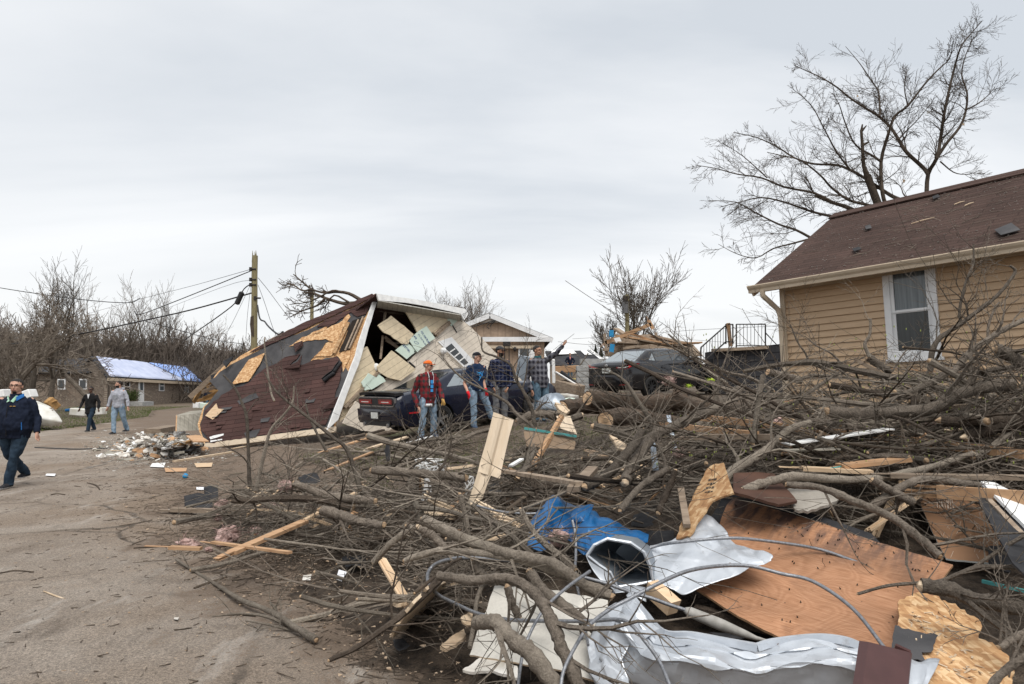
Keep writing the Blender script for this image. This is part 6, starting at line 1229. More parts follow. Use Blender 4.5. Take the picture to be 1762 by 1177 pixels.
def hbranch(pix, w, label, mat=M_bark, h=.12, stand=None, drift=0.0, tw=6, name='branch', cat='branch', cuts=(1, 0), twl=.5, seed=None, subs=(), cutm=None, sawn=False):
    P3 = ptsD(pix, h, stand, drift); k = 8 if w[0] > 9 and w[0] < 25 else 4; Q = spline(P3, k); n = len(Q); w0, w1 = [q * (1.08 if 6 < q < 24 else 1) for q in w]; rg = random.Random(seed or int(pix[0][0] * 7 + pix[-1][1] * 3))
    rr = []
    for i, q in enumerate(Q): ww = w0 + (w1 - w0) * i / (n - 1); rr.append(max(.0025, ww * q[1] / F / 2 * (1 + .10 * rg.uniform(-1, 1) * (1 if ww > 5 else .4))))
    if w0 > 5: Q = [q + np.array([rg.gauss(0, .05), rg.gauss(0, .05), rg.gauss(0, .05)]) * r for q, r in zip(Q, rr)]
    for _ in range(n // 6 if w0 > 9 else 0): i = rg.randrange(2, n - 2); rr[i] *= 1.1
    mb = MB(); mb.tube(Q, rr, 11 if w0 > 9 else 6, 0, True, None)
    if w0 > 9:
        V_ = np.array(mb.v); ctr = np.repeat(np.array(Q), 11, 0)[:len(V_)]; V_[:len(ctr)] += (V_[:len(ctr)] - ctr) * np.array([[.16 * mnoise.noise(Vector(v) * 14) + .1 * mnoise.noise(Vector(v) * 40)] for v in V_[:len(ctr)]]); mb.v = [tuple(v) for v in V_]
    for e, i, j in ((cuts[0], 0, 1), (cuts[1], -1, -2)):
        if e:
            d = Q[i] - Q[j]; d /= np.linalg.norm(d); r = rr[i]
            if sawn: mb.tube([Q[i] - d * r * .1, Q[i] + d * .006], [r * .88, r * .86], 14, 1); mb.tube([Q[i] + d * .005, Q[i] + d * .010], [r * .30, r * .28], 9, 2)
            else:
                mb.tube([Q[i] - d * r * .3, Q[i] + d * r * .12, Q[i] + d * r * .7 + np.array([rg.gauss(0, .4), rg.gauss(0, .4), rg.gauss(0, .4)]) * r], [r * .90, r * .75, r * .12], 7, 1)
    out = ([], [])
    for j in range(tw):
        i = rg.randrange(max(1, n // 5), n - 1); d = Q[i + 1] - Q[i]; d /= np.linalg.norm(d); ax = np.array([rg.gauss(0, 1), rg.gauss(0, 1), rg.gauss(.3, 1)]); ax -= d * ax.dot(d); ax /= np.linalg.norm(ax); an = rg.uniform(.4, 1.1)
        grow(out, Q[i], d * math.cos(an) + ax * math.sin(an), twl * rg.uniform(.4, 1.2), max(.003, rr[i] * rg.uniform(.3, .5)), 0, rg, dict(max=2, kids=[4, 2], tubelv=-1, rmin=.0022, seg=.12, wob=.2, up=0))
    for sub in subs:
        sp, sw = sub; P4 = ptsD(sp, h, Q[min(range(n), key=lambda i: abs(Q[i][0] / Q[i][1] - (sp[0][0] - CX) / F) + abs((Q[i][2] - CAMZ) / Q[i][1] - ray(*sp[0])[2]))][1]); q4 = spline(P4, 3); m4 = len(q4); mb.tube(q4, [max(.0022, (sw + (sw * .4 - sw) * i / (m4 - 1)) * q[1] / F / 2) for i, q in enumerate(q4)], 6)
        for j in range(3):
            i = rg.randrange(1, m4 - 1); d = q4[i + 1] - q4[i]; grow(out, q4[i], d / np.linalg.norm(d) + np.array([rg.gauss(0, .6), rg.gauss(0, .6), rg.gauss(0, .6)]), twl * rg.uniform(.3, .7), .004, 1, rg, dict(max=2, kids=[3, 2], tubelv=-1, rmin=.0022, seg=.12, wob=.28, up=0))
    A = []; B = []; a = []; b = []
    for pts, r_ in out[1]:
        for i in range(len(pts) - 1): A.append(pts[i]); B.append(pts[i + 1]); a.append(r_[i]); b.append(r_[i + 1])
    mb.segs(A, B, a, b, 4)
    o = mb.build(name, [mat, cutm or (M_sawn if sawn else (M_splint if any(q in label for q in ('snapped', 'torn', 'sawn', 'pale forked', 'splintered', 'stout')) else M_cut)), M_cut], label=label, cat=cat, smooth='auto'); return o
for pix, w, lab, h, D0 in [
    ([(1011, 686), (1060, 690), (1120, 697), (1160, 690), (1185, 702), (1240, 712)], (29, 32), 'thick sawn log with pale cut end just under the black sedan bumper', 0, 11.2),
    ([(967, 703), (1000, 699), (1060, 702), (1110, 706), (1180, 716)], (28, 30), 'sawn log whose cut face is leftmost of the three stacked logs', 0, 11.2),
    ([(1041, 722), (1075, 716), (1110, 722), (1160, 732), (1220, 738)], (30, 34), 'stout sawn log with round cut end, lowest of the three stacked logs', 0, 10.4)]:
    hbranch(pix, w, lab, M_log, 0, D0, 2.3, tw=2, name='log', cat='log', sawn=True)
hbranch([(1078, 849), (1040, 853), (985, 856), (930, 872), (880, 884)], (30, 26), 'long dark fallen log lying behind the blue tarp', M_log, .05, 7.6, -.2, tw=3, name='log', cat='log')
hbranch([(1160, 858), (1120, 862), (1060, 872), (1010, 880)], (30, 28), 'second dark log tucked under the log behind the blue tarp', M_log, 0, 7.5, -.1, tw=2, name='log', cat='log')
hbranch([(1070, 847), (1082, 846), (1095, 842)], (17, 20), 'short log stub with round cut end right above the blue tarp', M_log, .1, 7.2, .1, tw=0, name='log', cat='log', sawn=True)
hbranch([(860, 900), (800, 892), (760, 886)], (24, 22), 'dark bark log left of the blue tarp behind the pale boughs', M_log, .05, 6.6, .3, tw=1, name='log', cat='log')
hbranch([(1430, 883), (1460, 888), (1500, 895), (1530, 905)], (17, 16), 'sawn log end showing above the orange plywood sheet', M_log, .1, 5.6, 0, tw=1, name='log', cat='log', sawn=True)
hbranch([(1493, 614), (1510, 626), (1532, 640)], (13, 11), 'short stub with pale cut face in front of the tan siding', M_bark, .1, 8.6, 0, tw=2, name='log', cat='log', sawn=True)
hbranch([(1321, 640), (1345, 646), (1380, 655)], (11, 12), 'small sawn stub below the downspout of the tan house', M_bark, .1, 9.0, 0, tw=1, name='log', cat='log', sawn=True)
BL = [
 ([(1005, 838), (1030, 826), (1052, 810), (1075, 784), (1092, 765), (1105, 742)], (17, 13), 'curved smooth bough rising right from the dark log behind the blue tarp', M_bark, .28, 8.2, .6, 2),
 ([(1075, 830), (1084, 810), (1095, 790), (1123, 752), (1157, 735), (1196, 718), (1225, 706), (1253, 684), (1274, 669)], (18, 13), 'long grey bough slanting up past the sawn logs to the sedan', M_bark, .3, 8.0, 2.2, 5),
 ([(1159, 640), (1201, 653), (1248, 669), (1305, 690), (1358, 714), (1400, 724), (1445, 731)], (5, 11), 'slender grey bough sweeping down right across the heap below the sedan', M_bark, .3, 8.6, -.8, 9),
 ([(1133, 744), (1104, 700), (1082, 665), (1065, 648), (1050, 640)], (9, 3), 'pale forked branch standing in front of the black sedan rear wheel', M_barkp, .2, 8.6, .2, 4),
 ([(1219, 848), (1235, 836), (1266, 807), (1305, 784), (1321, 772), (1358, 739), (1394, 726)], (19, 8), 'grey bough with pale snapped end beside the upright board scrap', M_barkp, .3, 6.4, .8, 5),
 ([(1068, 878), (1085, 856), (1102, 838), (1130, 818), (1149, 807)], (11, 10), 'short bough leaning right of the blue tarp under a cut knot', M_bark, .25, 6.9, .3, 3),
 ([(1133, 882), (1141, 862), (1149, 846), (1162, 810)], (11, 9), 'upright dark branch between the blue tarp and the board scrap', M_barkd, .2, 6.8, .2, 2),
 ([(1295, 762), (1300, 730), (1303, 705), (1308, 670), (1313, 645)], (10, 7), 'pale bare branch standing nearly upright under the railing', M_barkp, .2, 8.4, .1, 4),
 ([(1280, 639), (1320, 631), (1357, 626), (1403, 624), (1471, 637), (1526, 648), (1581, 656), (1625, 675)], (8, 14), 'long arching bough along the top of the heap below the tan siding', M_bark, .35, 8.3, -.3, 7),
 ([(1425, 708), (1480, 712), (1526, 710), (1600, 704), (1641, 683), (1685, 668), (1745, 661)], (17, 20), 'thick curved grey bough lying across the middle of the right heap', M_bark, .3, 7.6, -.2, 4),
 ([(1619, 724), (1650, 726), (1690, 724), (1770, 726)], (16, 18), 'dark bough running to the right edge under the thick curved bough', M_barkd, .2, 7.2, -.2, 3),
 ([(1663, 752), (1707, 738), (1740, 731), (1775, 722)], (18, 20), 'stout dark bough at the right edge above the long lumber board', M_barkd, .2, 6.9, -.1, 2),
 ([(1560, 768), (1603, 762), (1663, 740), (1717, 716), (1745, 680)], (6, 4), 'thin bent branch curving up at the right above the long lumber', M_bark, .4, 6.3, 0, 5),
 ([(1714, 601), (1740, 614), (1775, 634)], (19, 22), 'thick broken limb entering from the right edge before the tan siding', M_bark, .5, 8.0, 0, 3),
 ([(1278, 844), (1324, 828), (1372, 820), (1445, 825), (1515, 823), (1567, 811), (1608, 802), (1674, 780)], (15, 9), 'long pale bough with torn tip lying above the orange plywood', M_barkp, .3, 5.8, .4, 2),
 ([(1355, 834), (1410, 839), (1463, 860), (1532, 889), (1577, 922), (1619, 957)], (10, 14), 'lichened branch descending right onto the brown hardboard edge', M_bark, .25, 5.7, -.6, 4),
 ([(1501, 872), (1530, 852), (1563, 832), (1601, 825), (1692, 836)], (13, 11), 'crooked branch passing under the brown hardboard top', M_bark, .2, 5.9, .2, 2),
 ([(1502, 826), (1535, 846), (1570, 864)], (13, 14), 'short thick branch stub ending beside the split lumber tip', M_bark, .3, 5.6, 0, 1),
 ([(1587, 1008), (1634, 1014), (1679, 1032), (1775, 1049)], (22, 25), 'thick grey bough with torn end resting on the flaky board at right', M_bark, .3, 4.3, -.1, 2),
 ([(1476, 1022), (1527, 1008), (1582, 1003), (1621, 999), (1670, 979), (1703, 975), (1775, 979)], (5, 8), 'thin reddish branch reaching left over the right end of the plywood', M_bark, .3, 4.1, -.1, 3),
 ([(1673, 978), (1720, 947), (1775, 914)], (6, 7), 'thin straight branch slanting to the right edge over the hardboard', M_bark, .3, 4.3, -.1, 3),
 ([(1700, 1185), (1734, 1150), (1775, 1124)], (11, 14), 'branch in the bottom right corner beside the flaky board', M_bark, .3, 3.4, 0, 6),
 ([(1721, 1114), (1745, 1098), (1775, 1084)], (10, 12), 'dark branch at the right edge just above the bottom right corner', M_bark, .3, 3.6, 0, 3),
 ([(1721, 1108), (1726, 1050), (1737, 1002)], (4, 3), 'thin upright twig in front of the dark gap at the right edge', M_bark, .3, 4.0, 0, 2),
 ([(727, 893), (771, 915), (830, 939), (885, 955), (950, 968), (1003, 1004), (1050, 1026)], (17, 17), 'long lichened bough crossing left of the blue tarp to the white metal', M_barkp, .22, 5.4, -.3, 4),
 ([(696, 964), (743, 950), (772, 948), (855, 955), (929, 972), (985, 996)], (9, 14), 'smooth pale bough with peeled patch below the long lichened bough', M_barkp, .22, 5.1, 0, 3),
 ([(699, 905), (720, 924), (743, 938), (766, 949)], (7, 9), 'short bough joining the peeled pale bough from the upper left', M_bark, .2, 5.3, -.1, 1),
 ([(643, 968), (672, 936), (700, 916), (719, 906)], (10, 12), 'crooked branch with orange sawn end reaching down left to the road', M_barkp, .22, 5.6, -.1, 3),
 ([(724, 908), (745, 922), (766, 946), (778, 965)], (14, 12), 'dark stub with sawn tip under the long lichened bough', M_bark, .15, 5.4, -.1, 1),
 ([(755, 990), (811, 998), (876, 996), (914, 1016), (938, 1045), (956, 1087), (973, 1131), (1000, 1185)], (14, 22), 'thick bent bough running from under the cable loop to the bottom edge', M_bark, .25, 4.5, -.7, 3),
 ([(814, 963), (822, 980), (834, 991), (872, 1000)], (12, 11), 'short curved branch under the grey cable loop', M_bark, .2, 4.7, 0, 1),
 ([(911, 983), (935, 1016), (967, 1039), (1017, 1078)], (17, 14), 'dark forked bough lying across the white grooved panel', M_bark, .25, 4.5, -.3, 3),
 ([(818, 1072), (838, 1070), (858, 1074), (885, 1104), (914, 1125), (962, 1185)], (20, 30), 'stout grey limb with knob lying at the bottom edge on white board', M_barkp, .22, 3.95, -.4, 1),
 ([(566, 1136), (610, 1116), (657, 1084), (693, 1057), (737, 1016), (763, 990)], (7, 12), 'long thin dark root reaching left over the road near the bottom', M_barkd, .05, 4.35, .5, 3),
 ([(926, 1026), (920, 1045), (905, 1075), (888, 1107)], (6, 4), 'small grey forked twig standing on the white grooved panel', M_barkp, .3, 4.1, 0, 2),
 ([(873, 1010), (880, 1034), (892, 1062)], (13, 11), 'short dark stub pressed on the top of the white grooved panel', M_bark, .2, 4.3, 0, 1),
 ([(812, 868), (836, 890), (874, 917), (902, 942), (932, 968)], (6, 10), 'splintered yellowish stick pointing down right to the tarp', M_barkp, .3, 5.7, -.2, 1),
 ([(896, 876), (912, 906), (934, 933), (962, 955), (989, 980)], (8, 12), 'grey branch lying over the left edge of the blue tarp', M_barkp, .4, 5.25, -.2, 2),
 ([(791, 850), (801, 887), (807, 927)], (8, 8), 'stiff grey stick standing below the beige siding strip', M_barkp, .3, 5.6, 0, 1),
 ([(921, 738), (888, 711), (873, 693), (840, 674), (805, 657), (780, 637), (763, 616)], (7, 2.5), 'thin branch arching up left in front of the man in navy tee', M_bark, .2, 9.2, .2, 5),
 ([(921, 734), (915, 703), (902, 676), (888, 653), (879, 628), (854, 614), (831, 604), (829, 580)], (7, 2.5), 'thin crooked branch rising in front of the navy plaid man', M_bark, .2, 9.2, .2, 7),
 ([(935, 800), (928, 770), (921, 738)], (9, 8), 'short upright stem where two thin branches fork before the plaid men', M_bark, .1, 9.2, 0, 1),
 ([(400, 862), (422, 862), (483, 858), (544, 860), (605, 874)], (8, 14), 'dark bough lying level across the left part of the brush', M_barkd, .2, 8.2, -.2, 5),
 ([(507, 832), (560, 852), (600, 858), (645, 864)], (12, 14), 'bark covered bough behind the pink tuft in the left brush', M_bark, .15, 8.2, -.2, 2),
 ([(555, 878), (590, 888), (625, 899), (660, 904)], (17, 13), 'thick grey bough in the middle of the left brush', M_bark, .2, 7.4, -.2, 2),
 ([(640, 809), (698, 812), (760, 818), (800, 822)], (13, 14), 'level bough left of the standing beige siding strip', M_bark, .2, 8.6, -.1, 3),
 ([(430, 838), (428, 800), (425, 724), (417, 695), (403, 666), (384, 645)], (6.5, 3), 'bare sapling trunk leaning left before the torn red roof', M_bark, .1, 8.8, .1, 3),
 ([(440, 845), (457, 770), (467, 738), (488, 714), (503, 693), (506, 664)], (6.5, 2.8), 'pale bare sapling with two arms in front of the red roof', M_barkp, .1, 8.8, .1, 3),
 ([(620, 842), (598, 776), (571, 751), (548, 732), (513, 705), (484, 682), (471, 668), (455, 641)], (7.5, 2.8), 'long bare bough slanting up left across the red roof and rake', M_bark, .1, 8.8, .1, 6),
 ([(561, 775), (545, 745), (532, 718), (526, 695)], (5, 3), 'thin bare stem beside the slanting bough at the roof eave', M_barkp, .1, 8.9, 0, 3),
 ([(472, 690), (466, 674), (459, 628), (455, 593), (456, 580)], (3.5, 2.5), 'pale straight whip rising to the ridge of the red roof', M_barkp, .1, 8.9, .1, 1),
 ([(1601, 640), (1603, 608), (1615, 584), (1637, 568), (1654, 556), (1680, 537), (1709, 515), (1733, 489), (1747, 467), (1738, 457)], (9, 4), 'budding bough rising right across the tall white window', M_bark, .3, 7.2, 0, 4),
 ([(1654, 556), (1651, 534), (1661, 489), (1668, 470), (1675, 453), (1675, 420)], (5, 3), 'budding upright shoot between window and right edge before the siding', M_bark, .3, 7.2, 0, 7),
 ([(1636, 648), (1660, 615), (1675, 601), (1706, 580), (1735, 563), (1775, 545)], (10, 8), 'strong budding bough at the right edge before the tan siding', M_bark, .3, 7.0, 0, 6),
 ([(1700, 590), (1701, 560), (1712, 530), (1720, 520)], (5, 3), 'thin budding twig standing over the strong bough at right', M_bark, .3, 7.0, 0, 4),
 ([(1496, 614), (1488, 592), (1497, 575), (1498, 548)], (6, 4), 'crooked bare stub standing left of the tall white window', M_barkp, .3, 8.2, 0, 1),
 ([(1392, 625), (1386, 608), (1372, 588), (1360, 558)], (4, 2), 'thin budding twigs in front of the left end of the tan siding', M_bark, .3, 8.2, 0, 6),
 ([(1450, 628), (1430, 608), (1405, 595), (1390, 582)], (4, 2), 'second spray of budding twigs before the tan siding', M_bark, .3, 8.2, 0, 6),
 ([(1535, 640), (1555, 608), (1575, 590)], (3, 1.5), 'thin budding twig crossing the lower window pane', M_bark, .3, 7.6, 0, 3),
 ([(1250, 660), (1220, 640), (1190, 610), (1168, 590), (1150, 575)], (7, 3), 'pink budded branch reaching up left over the black sedan roof', M_barkp, .4, 9.0, 0, 6),
 ([(1330, 672), (1290, 650), (1250, 640), (1210, 620), (1160, 600)], (7, 3), 'long budded branch lying over the black sedan door', M_bark, .4, 8.8, 0, 8),
 ([(1270, 690), (1230, 660), (1200, 655), (1120, 640)], (5, 2.5), 'thin budded branch spread across the sedan front door', M_bark, .4, 8.8, 0, 7),
 ([(1110, 720), (1070, 690), (1030, 670), (1015, 668)], (4, 2), 'wispy branch before the sedan bumper', M_bark, .3, 8.8, 0, 4),
 ([(880, 790), (905, 770), (950, 735), (1000, 715)], (8, 12), 'dark branch lying from the siding strip up to the sawn logs', M_bark, .2, 9.4, .6, 3),
 ([(890, 725), (925, 712), (960, 716)], (12, 14), 'broken limb wedged under the leftmost log beside the grey dome', M_bark, .2, 10.8, 0, 2),
 ([(660, 812), (720, 790), (780, 762), (830, 742), (860, 738)], (6, 8), 'grey branch lying in front of the man in orange cap', M_bark, .2, 11.0, .8, 5),
 ([(600, 790), (680, 770), (740, 757), (800, 752)], (5, 7), 'level grey branch by the feet of the man in orange cap', M_bark, .15, 12.2, .3, 5),
]
for q in BL:
    pix, w, lab, m, h, D0, dr, tw = q
    if D0 < 8.9: D0 = min([D0 * .97] + [S(a, b, .30)[1] for a, b in (pix[0], pix[len(pix) // 2])] + ([S(pix[-1][0], pix[-1][1], .30)[1] - dr] if pix[-1][1] > 690 else []))
    hbranch(pix, w, lab, m, h, D0, dr, tw, cuts=(1, 1 if w[1] > 8 else 0), twl=.55)
hbranch([(544, 1101), (503, 1077), (467, 1053), (414, 1032), (382, 1012), (349, 992), (303, 963)], (11, 4), 'lone forked branch lying on the road in the foreground', M_barkp, .04, None, 0, 3, subs=[([(497, 1078), (459, 1061), (414, 1056), (366, 1061)], 6), ([(508, 1087), (467, 1076), (422, 1068)], 5.5), ([(384, 1012), (349, 1020), (303, 1012)], 4.5), ([(474, 1056), (473, 1046), (464, 1036)], 8)])
def gstick(pix, w, lab, m=M_barkd, name='stick', h=.015): 
    P3 = [G(a, b, h) for a, b in pix]; Q = spline(P3, 3); mb = MB(); mb.tube(Q, [w * q[1] / F / 2 * (.7 + .3 * math.sin(math.pi * i / (len(Q) - 1))) for i, q in enumerate(Q)], 5); mb.build(name, m, label=lab, cat='stick')
for pix, w, lab, m in [
    ([(334, 1012), (360, 1003), (390, 993)], 6, 'short bark chip stick beside the upper fork of the lone road branch', M_barkd), ([(365, 1062), (405, 1057), (440, 1060)], 3, 'thin dark twig just above the lone road branch butt', M_barkd),
    ([(150, 831), (165, 835), (172, 843)], 3, 'small bent dark twig on the road right of the big man', M_barkd), ([(88, 851), (100, 850), (112, 851)], 2.5, 'short dark stick on the road below the big man', M_barkd), ([(230, 943), (262, 941), (300, 938)], 3, 'level twig left of the pink insulation on the road', M_barkd),
    ([(75, 1017), (95, 1025), (110, 1030)], 3, 'pale splinter on the bare road at left', M_splint), ([(0, 986), (25, 982), (58, 984)], 3, 'dark twig at the left edge of the road', M_barkd), ([(20, 1090), (35, 1087)], 3, 'small dark stick low on the left of the road', M_barkd),
    ([(300, 1085), (330, 1080)], 2.5, 'tiny dark twig in the middle of the foreground road', M_barkd), ([(128, 836), (140, 838)], 2, 'tiny stick by the bent twig on the road', M_barkd), ([(205, 905), (240, 900), (262, 896)], 2.5, 'thin twig on the road near the pink insulation', M_barkd),
    ([(660, 1150), (730, 1158), (790, 1166)], 3, 'thin root on the dirt at the bottom of the photo', M_barkd), ([(590, 1090), (640, 1100)], 2.5, 'thin twig on dirt beside the long root', M_barkd)]: gstick(pix, w, lab, m)
# ---- boards, panels, sheets
def fplate(q3, th, nm, mat, lab, cat, n=None, me=None, uvs=1.0, amp=0, **k):
    """flat board from photo pixels with depths (px,py,D)"""
    P3 = [at(*p) for p in q3]; pl = Plane(P3[0], P3[1], P3[2])
    mb = MB(); mb.plate(P3, pl.n, th, 0, [tuple(np.array(pl.uv(p)) * uvs) for p in P3], me); return mb.build(nm, mat, label=lab, cat=cat, **k)
def pplate(pl3, pix, th, nm, mat, lab, cat, amp=1.0, step=9, off=0, me=None, seed=1, **k):
    if pl3[0][2] > 4.9 and off == 0: dd = min([0] + [S(p[0], p[1], .26)[1] - p[2] for p in pl3]); pl3 = [(p[0], p[1], p[2] + dd) for p in pl3]
    pl = Plane(*[at(*p) for p in pl3]); pp = rag(pix, amp, step, random.Random(seed)) if amp else pix; q = [pl.hit(*p, off) for p in pp]; mb = MB(); mb.plate(q, pl.n, th, 0, [pl.uv(p) for p in q], me); o = mb.build(nm, mat, label=lab, cat=cat, **k); return o, pl
PLY = [(1200, 1010, 4.5), (1550, 1115, 3.75), (1250, 860, 5.5)]
ply, plp = pplate(PLY, [(1196, 1012), (1251, 868), (1262, 856), (1400, 895), (1500, 930), (1640, 972), (1626, 990), (1552, 1117), (1480, 1112), (1344, 1098), (1270, 1060)], .016, 'plywood_sheet', [M_ply, M_lumber], 'large orange plywood sheet with dark stains lying in the foreground', 'board', .8, 14, me=1)
_u0 = plp.hit(1200, 1010); _ua = plp.hit(1550, 1115) - _u0; _ul = np.linalg.norm(_ua)
mb = MB(); pb = [plp.hit(*p, -.02) for p in [(1222, 892), (1243, 856), (1262, 852), (1400, 884), (1500, 918), (1520, 940), (1420, 904), (1270, 862), (1240, 900)]]; mb.plate(pb, plp.n, .012); mb.build('felt_strip', M_black, label='black felt strip along the top edge of the orange plywood', cat='roofing felt')
mb = MB(); rg = random.Random(3)
for _ in range(64):
    t_ = rg.random(); p = plp.hit(*((1265 + 350 * t_ + rg.gauss(0, 4), 868 + 105 * t_ + rg.uniform(0, 22)) if rg.random() < .45 else (rg.uniform(1240, 1560), rg.uniform(900, 1090))), .002)
    if not (1215 < 881 + (p[0] / p[1]) * F < 1600): continue
    mb.tube([p, p + plp.n * .012 + np.array([rg.gauss(0, .006), rg.gauss(0, .006), 0])], [.005, .002], 5)
mb.build('nail_points', M_barkd, ply, kind='stuff')
OSBP = [(1585, 1017, 4.1), (1745, 1140, 3.45), (1588, 1177, 3.2)]
ob_, obp = pplate(OSBP, [(1545, 1036), (1560, 1026), (1587, 1017), (1637, 1038), (1676, 1060), (1690, 1078), (1684, 1098), (1712, 1110), (1744, 1138), (1742, 1190), (1585, 1190), (1600, 1150), (1540, 1080), (1548, 1060)], .014, 'flake_board', M_osb, 'torn flaky orange board piece in the bottom right corner', 'board', 3.0, 6)
mb = MB(); rg = random.Random(4)
for _ in range(90):
    t_ = rg.random(); p = obp.hit(1590 + rg.uniform(-30, 30 + 90 * t_), 1050 + 120 * t_, .002); d = obp.u * rg.gauss(0, 1) + obp.v * rg.gauss(0, 1) + obp.n * rg.uniform(0, .5); d /= np.linalg.norm(d); s_ = np.cross(obp.n, d) * rg.uniform(.002, .006); L = rg.uniform(.015, .05); mb.plate([p - s_, p + d * L - s_, p + d * L + s_, p + s_], obp.n, .002)
mb.build('lifted_flake', M_splint, ob_, kind='stuff')
pplate(OSBP, [(1540, 1076), (1575, 1086), (1614, 1093), (1602, 1122), (1586, 1122), (1592, 1136), (1566, 1136), (1534, 1122)], .003, 'shingle_patch', M_felt, 'grey brown torn shingle stuck on the flaky board', 'shingle', 2, 6, off=.02)
HBP = [(1628, 960, 4.75), (1740, 968, 4.6), (1573, 820, 6.0)]
hb_, hbp = pplate(HBP, [(1573, 820), (1600, 812), (1658, 818), (1682, 865), (1740, 966), (1700, 968), (1628, 961), (1600, 905), (1579, 853)], .012, 'hardboard', [pm('hardboard_brown', (.22, .12, .065), (.30, .17, .095), 5, .6), M_plate], 'brown hardboard strip with chalky scuffs standing at the right', 'board', .8, 10, me=1)
mb = MB()
for i in range(9): a = (1612 + i * 3.2, 852 + i * .3); p, q = hbp.hit(*a, .004), hbp.hit(a[0] + 1 + (i % 3), a[1] + 22, .004); mb.beam(p, q, .004, .003, up=hbp.n)
p, q = hbp.hit(1590, 866, .005), hbp.hit(1636, 864, .005); mb.beam(p, q, .008, .003, up=hbp.n)
for _ in range(40): a = (rg.uniform(1608, 1690), rg.uniform(880, 955)); p, q = hbp.hit(*a, .003), hbp.hit(a[0] + rg.uniform(-6, 6), a[1] + rg.uniform(-2, 12), .003); mb.beam(p, q, .002, .002, up=hbp.n)
mb.build('chalk_scuff', pm('chalk', (.45, .36, .29), (.6, .5, .42)), hb_)
pplate(HBP, [(1700, 940), (1722, 938), (1744, 966), (1738, 985), (1702, 972)], .01, 'felt_scrap', M_black, 'torn black felt at the lower end of the brown hardboard', 'roofing felt', 1, 6, off=.012)
pplate([(1680, 870, 6.0), (1762, 980, 5.0), (1740, 850, 6.4)], [(1684, 862), (1705, 838), (1775, 905), (1775, 1000), (1742, 968)], .01, 'felt_sheet', M_black, 'black felt sheet in the dark gap at the right edge', 'roofing felt', .5, 12)
pplate([(1690, 826, 6.2), (1762, 900, 5.4), (1740, 830, 6.3)], [(1688, 828), (1712, 830), (1775, 862), (1775, 915), (1752, 892)], .02, 'white_board', M_white, 'white board sloping to the right edge above black felt', 'board', .4, 12)
pplate([(1740, 895, 5.2), (1775, 940, 4.9), (1690, 870, 5.8)], [(1688, 862), (1697, 858), (1775, 940), (1775, 960)], .03, 'weathered_batten', M_lumberw, 'grey weathered batten slanting down beside the white board', 'board', .3, 12)
def lumber(a, b, w, hgt, lab, m=M_lumber, split=0, name='lumber', up=(0, 0, 1)):
    if 4.9 < a[2] < 9 and a[1] > 640: a = (a[0], a[1], min(a[2], S(a[0], a[1], .32)[1])); b = (b[0], b[1], min(b[2], S(b[0], b[1], .32)[1]))
    p, q = at(*a), at(*b); mb = MB(); mb.beam(p, q, w, hgt, up=up); d = (q - p) / np.linalg.norm(q - p); rg = random.Random(int(a[0]))
    for k in range(split): o = np.array([0, 0, rg.uniform(-.45, .45) * hgt]); mb.beam(p + o + d * .02, p + o - d * rg.uniform(.06, .26), w * .6, hgt * .16, up=up)
    return mb.build(name, m, label=lab, cat='lumber')
lumber((1612, 846, 5.0), (1790, 858, 4.6), .045, .09, 'split brown lumber beam pointing left from the right edge', M_lumber, 6)
lumber((1192, 717, 8.4), (1785, 784, 6.4), .05, .075, 'long brown lumber board running across the heap to the right edge', M_lumber, 3)
lumber((1144, 731, 8.6), (1300, 748, 8.1), .07, .06, 'shorter orange board under the long lumber board', M_lumber, 4)
lumber((1196, 752, 8.2), (1330, 752, 7.9), .09, .05, 'dull brown board below the shorter orange board', M_lumberw, 3)
lumber((1445, 802, 6.6), (1560, 790, 6.7), .16, .03, 'flat brown board half buried in the middle of the right heap', M_lumber, 2)
lumber((1380, 806, 6.6), (1500, 812, 6.4), .12, .03, 'pale flat board with teal strip half buried above the pale bough', M_lumberp, 2)
lumber((1530, 818, 6.2), (1770, 822, 5.9), .12, .03, 'dark brown flat board under twigs at the right', M_lumberw, 2)
lumber((398, 951, 7.1), (524, 897, 7.9), .09, .03, 'pale splintered plank lying across the left brush edge', M_lumber, 4)
lumber((524, 895, 7.9), (612, 848, 9.0), .05, .02, 'thin pale lath continuing past the splintered plank', M_lumberp, 2)
lumber((366, 933, 7.2), (499, 951, 6.9), .045, .02, 'thin orange lath under the pale splintered plank', M_lumber, 2)
lumber((292, 942, 7.2), (346, 944, 7.1), .06, .025, 'short orange lath below the left pink insulation', M_lumber, 1)
lumber((296, 877, 9.2), (420, 880, 9.0), .10, .05, 'dark brown board beneath the black felt at the left brush edge', M_lumberw, 2)
lumber((967, 716, 9.2), (909, 816, 8.6), .06, .05, 'brown stick propping the brown siding slab', M_lumber, 0)
lumber((986, 842, 8.2), (1020, 806, 8.4), .10, .04, 'short sawn board end left of the curved bough', M_lumberw, 0)
lumber((865, 810, 8.9), (1000, 832, 8.0), .10, .03, 'grey board lying low behind the standing beige siding strip', M_lumberw, 2)
lumber((878, 802, 8.8), (898, 790, 8.9), .05, .02, 'small white stick right of the standing beige siding strip', M_white, 0)
lumber((1171, 840, 6.6), (1182, 905, 6.3), .05, .03, 'grey lath standing left of the upright board scrap', M_lumberw, 0)
lumber((1123, 762, 8.4), (1128, 808, 8.2), .05, .015, 'grey metal strip standing under the sawn logs', M_galv, 0)
lumber((1150, 715, 9.0), (1162, 775, 8.6), .05, .015, 'thin white metal channel bent below the lowest log', M_galv, 0)
lumber((1120, 1010, 4.35), (1160, 1046, 4.2), .09, .09, 'pale orange timber end under the ruptured white duct', M_lumberp, 0)
